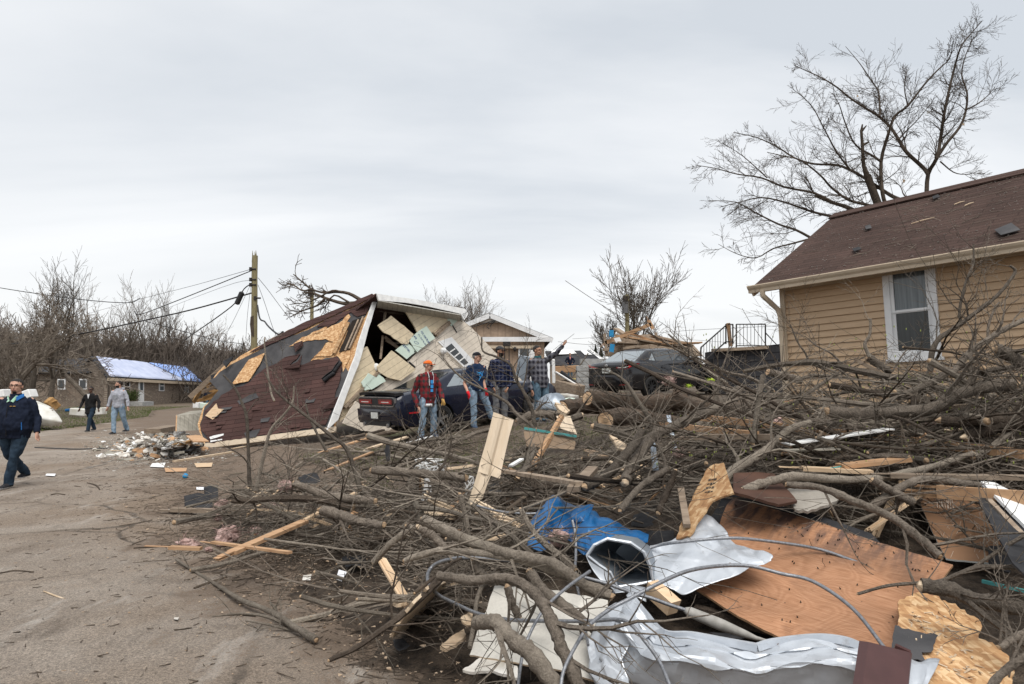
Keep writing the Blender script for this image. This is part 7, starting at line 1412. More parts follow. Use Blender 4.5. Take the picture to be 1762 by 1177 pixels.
lumber((1195, 1050, 4.4), (1340, 1085, 4.2), .07, .06, 'dark weathered timber below the metal sleeve', M_barkd, 0)
lumber((1470, 588 + 30, 8.4), (1540, 655, 8.2), .12, .04, 'dark upturned plank in front of the tan siding', M_lumberw, 0)
lumber((566, 820 - 12, 9.6), (640, 778, 11.5), .06, .02, 'orange splinter plank lying before the eave of the red roof', M_lumber, 3)
lumber((640, 770, 13.2), (700, 752, 14.0), .10, .03, 'splintered board at the foot of the man in orange cap', M_splint, 4)
lumber((560, 776, 13.0), (640, 752, 14.6), .08, .03, 'long orange splinter beside the rear of the coupe', M_lumber, 4)
lumber((575, 762, 14.4), (660, 740, 15.2), .12, .04, 'dark board lying under the coupe rear bumper', M_barkd, 3)
lumber((690, 765, 13.4), (745, 750, 13.9), .06, .02, 'white strip lying at the feet of the man in orange cap', M_white, 0)
lumber((1352, 764, 7.6), (1530, 738, 7.2), .16, .012, 'white plank lying in the twigs of the right heap', M_white, 0)
lumber((1350, 775, 7.4), (1440, 772, 7.1), .14, .012, 'second grey white plank just below the white plank', M_greyw, 0)
lumber((1420, 808, 6.8), (1465, 800, 6.8), .02, .012, 'thin teal strip among the twigs above the pale bough', M_teal, 0)
lumber((1690, 1000, 4.5), (1775, 1020, 4.3), .02, .02, 'teal edged strip in the dark gap below the hardboard', M_teal, 0)
pplate([(678, 1095, 4.3), (767, 1007, 5.0), (730, 1040, 4.55)], [(676, 1098), (684, 1078), (712, 1040), (742, 1010), (768, 1002), (764, 1020), (735, 1050), (705, 1080)], .018, 'split_plank', M_splint, 'weathered split plank leaning on the brush edge by the dirt', 'lumber', 1.2, 8)
def corrug(pix_rows, D, lab, mat, th=.004, nm='siding_strip', prof=(0, 0, .02, .02, .0, 0)):
    """siding strip: rows of (left px, right px) with a stepped profile across"""
    R = []
    for (a, b), d in zip(pix_rows, D):
        p, q = at(*a, d), at(*b, d + .05); n = np.cross(q - p, (0, 0, 1)); n /= np.linalg.norm(n); n = n if n[1] < 0 else -n
        xs_ = np.linspace(0, 1, len(prof)); R.append([p + (q - p) * x + n * o for x, o in zip(xs_, prof)])
    mb = MB(); mb.rings(R, cap=False, closed=False); o = mb.build(nm, mat, label=lab, cat='siding'); o.modifiers.new('s', 'SOLIDIFY').thickness = th; return o
rows = [((849, 709), (883, 722)), ((843, 735), (876, 745)), ((835, 765), (869, 775)), ((826, 795), (863, 803)), ((822, 812), (859, 823))]
corrug(rows, [7.35, 7.28, 7.2, 7.12, 7.05], 'tall beige vinyl siding strip standing upright in the brush', M_vinylb, prof=(0, 0, .035, .03, 0, 0, .03, .035))
corrug([((822, 812), (843, 817)), ((814, 838), (836, 834)), ((806, 862), (829, 856)), ((802, 872), (816, 868))], [7.05, 7.0, 6.95, 6.92], 'torn lower end of the tall beige siding strip', M_vinylb, prof=(0, 0, .035, .03))
corrug([((901, 742), (990, 752)), ((903, 755), (990, 764)), ((906, 768), (988, 774))], [9.0, 8.95, 8.9], 'brown siding slab seen from its back with teal top edge', M_vinylbr, prof=(0, .01, 0, .02, 0, .01, 0))
lumber((902, 737, 9.02), (992, 751, 9.0), .03, .03, 'teal edge strip on top of the brown siding slab', M_teal, 0)
corrug([((957, 716), (981, 716)), ((965, 738), (993, 748))], [9.6, 9.4], 'small beige siding piece behind the propping stick', M_vinylb)
corrug([((1000, 772), (1040, 778)), ((1015, 782), (1062, 792))], [8.8, 8.6], 'brown siding offcut with teal edge under the curved bough', M_vinylbr)
pplate([(1047, 747, 9.2), (1078, 768, 8.8), (1065, 772, 8.7)], [(1048, 746), (1060, 752), (1079, 766), (1074, 774), (1062, 770)], .03, 'bark_slab', M_splint, 'orange splintered bark slab below the lowest sawn log', 'wood piece', 1, 5)
pplate([(948, 690, 10.6), (980, 705, 10.4), (975, 712, 10.2)], [(955, 692), (970, 696), (981, 706), (974, 712), (962, 704)], .05, 'bark_slab', M_splint, 'orange splintered slab lying on the grey metal dome', 'wood piece', 1, 5)
SCP = [(1172, 900, 5.8), (1243, 797, 6.1), (1225, 870, 5.75)]
sc_, scp = pplate(SCP, [(1245, 796), (1230, 798), (1217, 806), (1200, 838), (1186, 868), (1172, 900), (1163, 927), (1186, 922), (1205, 892), (1225, 862), (1262, 848)], .014, 'board_scrap', M_osbd, 'brown flaky board scrap standing upright with faint stamp', 'board', 1.2, 7)
mb = MB()
for i in range(4):
    for j in range(3): a = (1219 + j * 5 - i * 2.2, 826 + i * 7 - j * .5); mb.beam(scp.hit(a[0], a[1], .004), scp.hit(a[0] + 4, a[1] - 1, .004), .008 if (i + j) % 2 else .02, .002, up=scp.n)
mb.build('printed_stamp', M_barkd, sc_)
pplate([(1262, 815, 6.2), (1330, 812, 6.4), (1345, 862, 5.7)], [(1262, 814), (1300, 812), (1332, 815), (1372, 862), (1340, 868), (1262, 846)], .02, 'dark_board', pm('dark_brown_board', (.05, .024, .016), (.09, .045, .03), 4, .8), 'dark brown board lying above the top of the plywood', 'board', .5, 9)
pplate([(1355, 850, 5.8), (1440, 850, 5.8), (1400, 880, 5.5)], [(1352, 842), (1390, 838), (1448, 846), (1440, 862), (1390, 880), (1368, 876)], .02, 'grey_cloth', M_clothg, 'dirty grey cloth hanging behind the plywood top edge', 'cloth', 1.5, 7)
WP = [(834, 1057, 4.2), (1035, 1172, 3.55), (940, 1010, 4.3)]
pplate(WP, [(851, 1008), (900, 1010), (940, 1013), (1046, 1033), (1050, 1100), (1036, 1174), (960, 1152), (808, 1127), (820, 1090), (834, 1057)], .012, 'grooved_panel', [M_whiteboard, M_splint], 'white grooved wall panel lying under boughs at the bottom', 'panel', 1.2, 9, me=1)
pplate([(795, 1150, 3.8), (890, 1152, 3.75), (840, 1130, 3.9)], [(796, 1152), (815, 1140), (830, 1128), (890, 1146), (893, 1166), (866, 1160), (845, 1152), (812, 1156)], .015, 'panel_chunk', M_gyp, 'torn grey chunk at the lower left corner of the white panel', 'panel', 1.2, 5)
pplate([(660, 1025, 4.9), (705, 1030, 4.8), (690, 1038, 4.7)], [(657, 1020), (668, 1024), (678, 1030), (704, 1026), (700, 1036), (684, 1040), (668, 1034)], .02, 'gypsum_piece', M_splint, 'pale broken chip lying at the edge of the dirt by the brush', 'wood piece', 1, 5)
pplate([(760, 1105, 4.1), (800, 1090, 4.2), (790, 1110, 4.05)], [(757, 1112), (775, 1096), (798, 1082), (802, 1092), (785, 1108), (765, 1116)], .02, 'gypsum_piece', M_splint, 'cream splintered chip below the stout grey limb end', 'wood piece', 1, 5)
pplate([(795, 1070, 4.1), (815, 1055, 4.2), (815, 1078, 4.1)], [(793, 1062), (806, 1054), (820, 1056), (822, 1078), (800, 1074)], .012, 'wood_chunk', M_splint, 'pale cut chunk touching the end of the stout grey limb', 'wood piece', 1, 5)
# ---- crumpled sheets
def sheet(nm, lab, cat, rows, mat, amp, th=.002, k=7, fr=7, seed=1, smooth=True, crease=1.0, parent=None, lin=False):
    def lsp(P, k): return [P[i] + (P[i + 1] - P[i]) * j / k for i in range(len(P) - 1) for j in range(k)] + [P[-1]]
    G1 = [(lsp if lin else spline)([at(*p) for p in r], k) for r in rows]; m = len(G1[0]); cols = [(lsp if lin else spline)([g[i] for g in G1], k) for i in range(m)]; n = len(cols[0])
    R = []
    for j in range(n):
        row = []
        for i in range(m):
            p = cols[i][j]; i2, j2 = min(m - 1, i + 1), min(n - 1, j + 1); t1 = cols[i2][j] - cols[max(0, i - 1)][j]; t2 = cols[i][j2] - cols[i][max(0, j - 1)]; nn = np.cross(t1, t2); nn /= np.linalg.norm(nn) + 1e-9
            v = Vector((p[0] * fr + seed, p[1] * fr * .7, p[2] * fr)); w_ = mnoise.noise(v * .3) * .5; q = 0
            if crease > 1:
                for kx, ky, kz, f_, wt_ in ((.9, .3, .5, .42, 1), (-.5, .8, .6, .55, .8), (.3, -.7, .9, .8, .5), (.8, .5, -.6, 1.15, .35)): q += wt_ * (4 * abs(((v.x * kx + v.y * ky + v.z * kz) * f_ + w_) % 1 - .5) - 1)
                row.append(p + nn * amp * (q * .6 + .6 * mnoise.noise(v * .5)))
            else: q = 1 - abs(mnoise.noise(v)) * 2.2; q2 = 1 - abs(mnoise.noise(v * 2.3)) * 2; row.append(p + nn * amp * (q * crease + .4 * q2 + .5 * mnoise.noise(v * .6)))
        R.append(row)
    mb = MB(); mb.rings(R, cap=False, closed=False); o = mb.build(nm, mat, parent, smooth, label=lab, cat=cat)
    if crease > 1: o.data.set_sharp_from_angle(angle=RAD(9))
    o.modifiers.new('s', 'SOLIDIFY').thickness = th; return o
duct = thing('metal_duct', 'torn white sheet metal duct with dark opening beside the blue tarp', 'metal duct', at(1100, 1010, 4.6))
sheet('torn_flap', None, None, [[(1118, 940, 4.75), (1150, 930, 4.85), (1185, 905, 4.95), (1209, 886, 5.05), (1240, 900, 5.0), (1256, 922, 4.9)], [(1118, 960, 4.65), (1150, 952, 4.72), (1190, 940, 4.7), (1225, 932, 4.72), (1258, 938, 4.75), (1275, 938, 4.7)], [(1120, 985, 4.5), (1155, 985, 4.52), (1195, 975, 4.5), (1235, 965, 4.5), (1285, 958, 4.45), (1326, 954, 4.4)], [(1128, 1000, 4.4), (1160, 1012, 4.36), (1180, 1024, 4.32), (1225, 1004, 4.34), (1280, 982, 4.34), (1327, 964, 4.35)]], M_metal, .019, seed=3, parent=duct, crease=2, k=14, fr=8)
rim0 = [(1010, 956), (1022, 938), (1045, 927), (1085, 934), (1108, 950), (1119, 975), (1123, 1000), (1095, 1006), (1062, 1010), (1050, 985), (1030, 972)]
R0 = [at(a, b, 4.35) for a, b in rim0]; c0_ = sum(R0) / len(R0); R1 = [c0_ + (p - c0_) * .92 + V3(.10, .28, -.02) for p in R0]; R2 = [c0_ + (p - c0_) * .72 + V3(.20, .55, -.10) for p in R0]
mb = MB(); mb.rings([R0, [p * .6 + q * .4 for p, q in zip(R0, R1)], R1, R2], cap=False); mb.add(R2, [tuple(range(len(R2)))]); o = mb.build('duct_barrel', M_galv, duct); o.modifiers.new('s', 'SOLIDIFY').thickness = .004
mb = MB(); mb.tube(R0 + [R0[0]], .011, 5); mb.build('duct_rim', M_metal, duct)
sheet('rim_flange', None, None, [[(1008, 954, 4.33), (1015, 965, 4.32), (1046, 985, 4.3), (1056, 1003, 4.28)], [(1012, 966, 4.28), (1022, 978, 4.27), (1050, 998, 4.25), (1058, 1015, 4.23)], [(1022, 985, 4.25), (1035, 1000, 4.22), (1052, 1012, 4.2), (1060, 1022, 4.2)]], M_metal, .004, seed=5, parent=duct, k=4)
sheet('lower_lip', None, None, [[(1056, 1012, 4.3), (1085, 1006, 4.32), (1110, 1010, 4.3)], [(1050, 1020, 4.2), (1080, 1018, 4.22), (1112, 1036, 4.2)]], M_metal, .006, seed=6, parent=duct, k=5)
awn = thing('metal_awning', 'long crumpled white sheet metal awning along the bottom edge', 'metal sheet', at(1250, 1150, 3.6))
def ribbed(rows):
    out = []
    for i in range(len(rows)):
        out.append(rows[i])
        if 1 <= i < 3:
            for t, o in ((.26, -.022), (.32, .004)): out.append([tuple(np.array(a) * (1 - t) + np.array(b) * t + (0, 0, o)) for a, b in zip(rows[i], rows[i + 1])])
    return out
sheet('awning_skin', None, None, ribbed([
    [(1083, 1024, 4.0), (1140, 1085, 3.8), (1185, 1092, 3.7), (1245, 1102, 3.65), (1300, 1112, 3.62), (1350, 1104, 3.62), (1400, 1098, 3.6), (1440, 1100, 3.55), (1482, 1112, 3.5)],
    [(1078, 1036, 3.9), (1132, 1097, 3.72), (1182, 1104, 3.62), (1245, 1113, 3.58), (1300, 1122, 3.55), (1350, 1113, 3.55), (1400, 1107, 3.53), (1440, 1109, 3.48), (1484, 1120, 3.44)],
    [(1062, 1062, 3.62), (1110, 1122, 3.46), (1172, 1128, 3.38), (1242, 1142, 3.34), (1300, 1150, 3.31), (1350, 1142, 3.31), (1400, 1134, 3.3), (1440, 1136, 3.27), (1490, 1146, 3.24)],
    [(1045, 1098, 3.60), (1085, 1140, 3.48), (1160, 1158, 3.42), (1240, 1172, 3.38), (1300, 1178, 3.35), (1350, 1176, 3.35), (1400, 1170, 3.34), (1440, 1168, 3.3), (1492, 1170, 3.26)],
    [(1030, 1135, 3.56), (1072, 1172, 3.5), (1155, 1196, 3.46), (1240, 1215, 3.42), (1300, 1222, 3.4), (1350, 1222, 3.4), (1400, 1222, 3.38), (1440, 1222, 3.34), (1494, 1225, 3.3)]]), M_metal, .020, seed=8, parent=awn, fr=7, k=6, crease=2, lin=True)
sheet('awning_end', None, None, [[(1083, 1026, 4.0), (1060, 1040, 3.9), (1030, 1065, 3.85), (1014, 1100, 3.75), (1016, 1130, 3.65), (1030, 1185, 3.5)], [(1100, 1040, 3.8), (1075, 1065, 3.72), (1050, 1085, 3.68), (1036, 1115, 3.6), (1040, 1145, 3.52), (1055, 1195, 3.4)], [(1135, 1082, 3.72), (1110, 1098, 3.6), (1085, 1112, 3.55), (1070, 1135, 3.48), (1075, 1160, 3.42), (1090, 1205, 3.32)]], M_metal, .024, seed=9, parent=awn, fr=9, k=12, crease=2, lin=True)
for a in ([(1082, 1020, 4.0), (1110, 1055, 3.88), (1142, 1088, 3.76), (1190, 1092, 3.68), (1250, 1103, 3.62), (1300, 1112, 3.58)], [(1302, 1112, 3.6), (1330, 1104, 3.6), (1400, 1096, 3.58), (1450, 1100, 3.53), (1484, 1112, 3.48)], [(1014, 1096, 3.74), (1022, 1135, 3.62), (1040, 1165, 3.5), (1060, 1200, 3.4)]):
    P3 = spline([at(*p) for p in a], 5); mb = MB(); R = []
    for i, p in enumerate(P3): d = P3[min(i + 1, len(P3) - 1)] - P3[max(0, i - 1)]; d /= np.linalg.norm(d); n = np.cross(d, (0, 1, 0)); n /= np.linalg.norm(n); R.append([p + n * .018, p + n * .018 + V3(0, -.022, 0), p - n * .02 + V3(0, -.022, 0), p - n * .02])
    mb.rings(R); mb.build('awning_edge', M_metal, awn)
sheet('metal_flap', 'small ribbed white metal flap beside the brown metal cover', 'metal sheet', [[(1560, 1132, 3.3), (1580, 1136, 3.3), (1600, 1130, 3.3), (1618, 1132, 3.3)], [(1556, 1150, 3.2), (1580, 1150, 3.22), (1596, 1150, 3.2), (1610, 1152, 3.2)], [(1550, 1190, 3.1), (1570, 1195, 3.1), (1582, 1190, 3.1), (1590, 1185, 3.1)]], M_metal, .008, seed=12, fr=12)
mb = MB(); R = []
for t in (0, .25, .5, .75, 1):
    a, b = at(1483 - 12 * t, 1108 + 82 * t, 3.25 - .2 * t), at(1561 - 8 * t, 1123 + 82 * t, 3.3 - .2 * t); n = V3(0, -.1, .03); R.append([a, a + (b - a) * .06 + n * .35, a + (b - a) * .9 + n * .35, b])
mb.rings(R, cap=False, closed=False); o = mb.build('metal_cover', M_brownmetal, label='dark maroon metal cover standing at the bottom edge', cat='metal cover'); o.modifiers.new('s', 'SOLIDIFY').thickness = .02
mb = MB(); mb.beam(at(1540, 1112, 3.33), at(1566, 1124, 3.3), .03, .02); mb.build('cover_lip', M_brownmetal, o)
tarp = sheet('blue_tarp', 'crumpled bright blue tarp draped over the brush', 'tarp', [[(935, 868, 5.88), (952, 851, 5.98), (978, 860, 5.95), (1005, 873, 5.82), (1030, 880, 5.69), (1060, 894, 5.50), (1116, 912, 5.13)], [(915, 882, 5.73), (945, 868, 5.63), (980, 880, 5.65), (1012, 882, 5.40), (1035, 892, 5.38), (1065, 904, 5.24), (1116, 918, 5.03)], [(905, 900, 5.48), (938, 892, 5.38), (968, 902, 5.48), (1005, 900, 5.19), (1035, 908, 5.18), (1065, 916, 5.09), (1114, 924, 4.94)], [(906, 924, 5.28), (935, 925, 5.23), (965, 918, 5.38), (1000, 925, 5.09), (1030, 926, 5.09), (1060, 926, 5.00), (1108, 930, 4.86)], [(910, 930, 5.18), (940, 938, 5.13), (968, 925, 5.33), (1000, 950, 4.89), (1022, 942, 4.97), (1050, 930, 4.98), (1100, 932, 4.88)]], M_tarp, .034, .003, seed=21, fr=4.6, k=8)
sheet('tarp_fold', None, None, [[(985, 874, 5.6), (1000, 868, 5.6), (1022, 868, 5.55)], [(982, 890, 5.4), (998, 884, 5.35), (1016, 885, 5.4)], [(990, 900, 5.35), (1004, 898, 5.3), (1014, 898, 5.35)]], M_tarp, .012, .003, seed=22, parent=tarp)
for pix, D, lab in [([(1112, 914), (1160, 912), (1162, 944), (1108, 948)], 5.4, 'black plastic sheet between the blue tarp and white duct'), ([(838, 838), (855, 825), (866, 848), (832, 850)], 7.9, 'black felt flap behind the foot of the beige siding strip'), ([(1090, 884), (1165, 878), (1170, 900), (1085, 902)], 6.3, 'brown black felt right of the tarp under thin sticks'), ([(316, 852), (360, 850), (368, 872), (318, 876)], 9.4, 'black felt square at the left edge of the brush'), ([(350, 838), (374, 834), (376, 856), (352, 860)], 9.6, 'upright black felt scrap behind the black felt square'), ([(1340, 1080), (1390, 1090), (1300, 1100), (1220, 1085)], 4.3, 'black plastic sheet under the lower edge of the plywood'), ([(1440, 846), (1540, 850), (1540, 884), (1440, 880)], 6.2, 'black felt in the dark gap behind the lichened branch'), ([(586, 958), (628, 955), (640, 968), (594, 974)], 6.3, 'dark felt scrap at the edge of the brush above the dirt'), ([(676, 1100), (700, 1098), (706, 1112), (680, 1112)], 4.3, 'bluish black scrap below the split plank'), ([(660, 744 + 30), (668, 752), (672, 790), (664, 792)], 11.2, 'black strip hanging in the brush before the man in orange cap'), ([(370, 900), (420, 892), (430, 906), (380, 912)], 8.6, 'dark felt scrap under the saplings'), ([(512, 820), (545, 812), (552, 828), (518, 832)], 9.0, 'curled black felt in the left brush')]:
    rg = random.Random(int(pix[0][0])); sheet('felt_scrap', lab, 'roofing felt', [[(pix[0][0], pix[0][1], D + .15), ((pix[0][0] + pix[1][0]) / 2, (pix[0][1] + pix[1][1]) / 2 - 3, D + .18), (pix[1][0], pix[1][1], D + .15)], [(pix[3][0], pix[3][1], D - .1), ((pix[3][0] + pix[2][0]) / 2, (pix[3][1] + pix[2][1]) / 2 + 2, D - .14), (pix[2][0], pix[2][1], D - .1)]], M_black, .02, .004, k=6, fr=8, seed=rg.random() * 9)
def cable(pix, w, lab, m=None, name='steel_cable'):
    P3 = spline([at(*p) for p in pix], 6); mb = MB(); mb.tube(P3, [w * p[1] / F / 2 for p in P3], 8); return mb.build(name, m or M_steel, label=lab, cat='cable', smooth=True)
cable([(1092, 1022, 4.1), (1040, 1003, 4.2), (973, 986, 4.3), (885, 966, 4.45), (811, 960, 4.6), (767, 964, 4.7), (742, 977, 4.75), (736, 998, 4.6), (752, 1022, 4.4), (784, 1039, 4.25), (826, 1057, 4.1), (885, 1067, 3.95), (1003, 1069, 3.7), (1060, 1066, 3.6), (1085, 1074, 3.5), (1109, 1102, 3.4), (1134, 1137, 3.3), (1155, 1185, 3.15)], 6.5, 'thick grey steel cable looping left over the boughs and back')
cable([(1092, 1022, 4.1), (1120, 1029, 4.1), (1150, 1040, 4.05), (1180, 1050, 4.0)], 6.5, 'short steel cable running into the tapered metal sleeve')
sl_ = [at(1178, 1049, 4.0), at(1186, 1053, 4.0), at(1240, 1075, 3.95), at(1285, 1092, 3.9), at(1301, 1098, 3.88), at(1325, 1104, 3.87)]
mb = MB(); mb.tube(sl_, [.014, .030, .034, .020, .012, .006], 12); mb.build('cable_sleeve', pm('sleeve_grey', (.22, .21, .19), (.36, .345, .32), 20, .6), smooth=True, label='tapered grey metal cable sleeve lying before the plywood', cat='cable fitting')
cable([(890, 1190, 3.4), (902, 1116, 3.6), (932, 1054, 3.75), (973, 1013, 3.95), (1015, 983, 4.2)], 5.5, 'steel cable rising from the bottom edge to the duct rim')
cable([(964, 1190, 3.2), (973, 1146, 3.3), (1011, 1080, 3.5), (1050, 1048, 3.65), (1080, 1032, 3.7), (1131, 1005, 3.8), (1182, 983, 3.95), (1236, 974, 4.1), (1290, 974, 4.15), (1344, 987, 4.1), (1400, 1001, 4.0), (1467, 1047, 3.75), (1526, 1120, 3.4)], 6.5, 'long steel cable arching over the white duct and the plywood')
cable([(1109, 946, 4.7), (1135, 938, 4.7), (1169, 933, 4.6), (1249, 926, 4.55), (1303, 929, 4.6), (1400, 943, 4.65), (1460, 962, 4.55), (1524, 987, 4.4)], 5.5, 'upper steel cable crossing the white flap and plywood top')
cable([(985, 895, 5.0), (990, 920, 4.95), (991, 952, 4.85), (990, 990, 4.6), (1000, 1040, 4.2), (1012, 1110, 3.6)], 5, 'grey cable hanging straight down in front of the blue tarp')
cable([(820, 870, 6.2), (860, 880, 6.0), (905, 884, 5.9), (940, 882, 5.9)], 4, 'thin cable lying across the bark left of the tarp')
cable([(837, 1004, 4.5), (828, 1012, 4.4), (820, 1035, 4.3), (817, 1063, 4.15), (808, 1114, 3.95)], 8, 'bent pale grey stick hooked over the white panel', M_barkp, 'bent_stick')
def tuft(px, py, D, r, lab, flat=.6, seed=0, m=None, n=None):
    n = 14 if n else 16
    c = at(px, py, D); R = r * D / F; rg = random.Random(seed or int(px)); mb = MB()
    for _ in range(int(n or 16)): mb.ell(c + V3(max(-.6, min(.6, rg.gauss(0, .36))), rg.gauss(0, .22), max(-.5, min(.5, rg.gauss(0, .4 * flat)))) * R, (R * rg.uniform(.45, .65), R * rg.uniform(.45, .6), R * flat * rg.uniform(.4, .65)), None, 8, 6)
    mb.v = [tuple(np.array(v) + np.array(mnoise.noise_vector(Vector(v) * (2.0 / R))) * R * .25 + np.array(mnoise.noise_vector(Vector(v) * (6 / R))) * R * .14) for v in mb.v]
    A = []; B = []
    for _ in range(260): a = c + V3(rg.gauss(0, .55), rg.gauss(0, .4), rg.gauss(0, .55 * flat)) * R; A.append(a); B.append(a + V3(rg.gauss(0, .3), rg.gauss(0, .3), rg.gauss(0, .25)) * R)
    mb.segs(A, B, [R * .035] * 260, [R * .012] * 260); return mb.build('insulation_tuft', m or M_pink, label=lab, cat='insulation', smooth=True)
for px, py, D, r, lab in [(393, 922, 7.4, 17, 'fluffy pink insulation clump on the left brush edge'), (322, 936, 7.3, 17, 'flat pink insulation piece lying left of the pink clump'), (382, 869, 8.7, 11, 'pink insulation ball under the saplings'), (468, 874, 8.3, 11, 'pink insulation shred in the left brush behind the plank'), (493, 835, 8.8, 12, 'pink insulation caught high in the left brush'), (440, 915, 7.7, 10, 'pink insulation shreds right of the pink clump'), (375, 890, 8.2, 6, 'small pink insulation bit above the pink clump'), (962, 925, 5.15, 17, 'dusty pink insulation hanging over the front of the blue tarp'), (1150, 655, 8.8, 10, 'pale pink insulation caught in twigs before the sedan'), (1362, 735, 7.4, 9, 'dull pink insulation under the long lumber board'), (1600, 730, 7.0, 9, 'dull pink insulation beside the dark bough at right'), (1540, 862, 5.6, 8, 'dusty pink insulation bit under the lichened branch'), (1170, 780, 7.8, 9, 'pale insulation clump below the sawn logs'), (1640, 640, 7.6, 7, 'pale wood shreds at the foot of the budding bough'), (360, 945, 7.1, 6, 'tiny pink insulation bit beside the thin orange lath'), (1338, 726, 7.6, 8, 'pink insulation shred on the long lumber board'), (880, 952, 5.4, 8, 'dull pink shred left of the hanging grey cable')]: tuft(px, py, D, r, lab, .45 if 'flat' in lab else .75)
mb = MB(); rg = random.Random(5)
for k in range(9): b = at(735, 812, 7.9); P3 = spline([b + V3(rg.uniform(-.15, .2), rg.uniform(-.1, .1), rg.uniform(-.05, .15)) for _ in range(5)], 4); mb.tube(P3, .006, 4)
for k in range(6): a = at(733 + rg.uniform(-3, 3), 822, 7.85); mb.tube(spline([a, a + V3(rg.uniform(-.04, .04), -.02, -.12), a + V3(rg.uniform(-.05, .05), -.03, -.25)], 3), .014, 4)
mb.build('string_trash', M_white, label='tangle of white plastic strings caught on the brush', cat='litter')
mb = MB()
for k in range(4): b = at(798, 838, 7.4); P3 = spline([b + V3(rg.uniform(-.15, .15), 0, rg.uniform(-.08, .12)) for _ in range(4)], 4); mb.tube(P3, .006, 4)
mb.build('string_trash', M_white, label='white string looped left of the beige siding strip foot', cat='litter')
def scrap(pix, lab, m=M_paper, nm='paper_scrap', cat='paper', h=.03, th=.003): 
    q = [(S if ph(G(a, b)[0], G(a, b)[1]) > .05 else G)(a, b, h) for a, b in pix]; mb = MB(); mb.plate(q, (0, -.3, .95), th); return mb.build(nm, m, label=lab, cat=cat)
for pix, lab, m, nm, cat in [
    ([(583, 980), (597, 984), (588, 1000), (578, 996)], 'small white paper lying on the dirt beside the brush', M_paper, 'paper_scrap', 'paper'), ([(522, 990), (536, 988), (534, 998), (520, 998)], 'tiny white chip on the dirt left of the white paper', M_gyp, 'gypsum_chip', 'chip'), ([(338, 838), (352, 838), (350, 843), (338, 842)], 'white scrap behind the black felt square', M_paper, 'paper_scrap', 'paper'), ([(80, 815), (96, 815), (94, 819), (78, 818)], 'white flake on the road right of the big man', M_paper, 'paper_scrap', 'paper'),
    ([(283, 805), (322, 805), (320, 811), (285, 812)], 'flat tan board scrap on the road edge', M_lumber, 'board_scrap', 'board'), ([(334, 797), (366, 796), (364, 803), (338, 804)], 'flat pinkish board scrap near the saplings', M_lumberp, 'board_scrap', 'board'), ([(262, 797), (285, 796), (282, 804), (258, 803)], 'white bag scrap on the road before the rubble', M_white, 'plastic_scrap', 'litter'), ([(300, 1062), (308, 1062), (306, 1066), (299, 1065)], 'tiny pale chip on the open road', M_gyp, 'gypsum_chip', 'chip'), ([(290, 876), (306, 876), (306, 880), (290, 880)], 'white scrap at the left tip of the dark brown board', M_paper, 'paper_scrap', 'paper')]: scrap(pix, lab, m, nm, cat)
mb = MB(); mb.ell(G(319, 819, .05), (.05, .05, .05), None, 10, 7); mb.build('blue_ball', M_bluepl, label='small bright blue ball on the road before the saplings', cat='ball', smooth=True)
for px, py, D, r, lab in [(1222, 657, 9.8, 7, 'yellow green vest scrap in the twigs before the sedan'), (1186, 664, 9.8, 4, 'smaller yellow green scrap left of the vest scrap')]: tuft(px, py, D, r, lab, .6, m=M_yellow, n=8)
dc = at(952, 707, 11.4); dome = MB(); R_ = 31 * 11.4 / F; rg_ = []
for i in range(9):
    t = i / 8 * math.pi / 2; rg_.append([dc + V3(math.cos(q) * R_ * math.cos(t), math.sin(q) * R_ * .8 * math.cos(t), R_ * .95 * math.sin(t) + .03 * mnoise.noise(Vector((math.cos(q) * 2, math.sin(q) * 2, t * 2)))) for q in np.linspace(0, 6.283, 26, endpoint=False)])
dome.rings(rg_); dome.build('metal_dome', M_galv, smooth=True, label='dented grey metal dome lying behind the leftmost log', cat='metal dome')
lib = []
for k in range(16):
    rg = random.Random(200 + k); out = ([], []); L = [1.3, 1.8, 2.3, 2.9][k % 4]; r = [.017, .024, .034, .050][(k * 5 + k // 4) % 4]
    grow(out, (-L / 2, 0, 0), (1, rg.gauss(0, .1), rg.gauss(0, .06)), L, r, 0, rg, dict(max=2, kids=[6, 4], tubelv=0, rmin=.0028, seg=.3, wob=.085, up=0, taper=.7, ang=(.35, .9), lr=(.25, .5), t0=.2))
    mb = MB(); emit(out, mb, .003, 7); p0, p1 = out[0][0][0][0], out[0][0][0][1]; d = (p0 - p1) / np.linalg.norm(p0 - p1); mb.tube([p0 - d * .01, p0 + d * r * .6], [r * .9, r * .4], 7, 1)
    lib.append(mb.mesh('branch', [[M_bark, M_barkd, M_barkp, M_barkp][(k // 2) % 4], M_cut], 'auto'))
    for p in lib[-1].polygons: p.use_smooth = True
    lib[-1].set_sharp_from_angle(angle=RAD(50))
def inpoly(x, y, P):
    c = False; j = len(P) - 1
    for i in range(len(P)):
        if (P[i][1] > y) != (P[j][1] > y) and x < (P[j][0] - P[i][0]) * (y - P[i][1]) / (P[j][1] - P[i][1]) + P[i][0]: c = not c
        j = i
    return c
KEEP = [[(955, 675), (1230, 680), (1230, 760), (1030, 760), (955, 720)], [(890, 728), (1005, 728), (1000, 800), (890, 790)], [(1155, 790), (1270, 780), (1270, 870), (1200, 930), (1155, 930)], [(1560, 800), (1775, 800), (1775, 1000), (1600, 980)], [(1270, 800), (1690, 770), (1690, 840), (1270, 860)], [(1180, 850), (1270, 845), (1660, 965), (1775, 1040), (1775, 1190), (1000, 1190), (1000, 930)], [(900, 850), (1120, 880), (1120, 945), (900, 940)], [(800, 705), (890, 705), (870, 870), (795, 875)], [(800, 1000), (1050, 1000), (1050, 1190), (800, 1190)]]
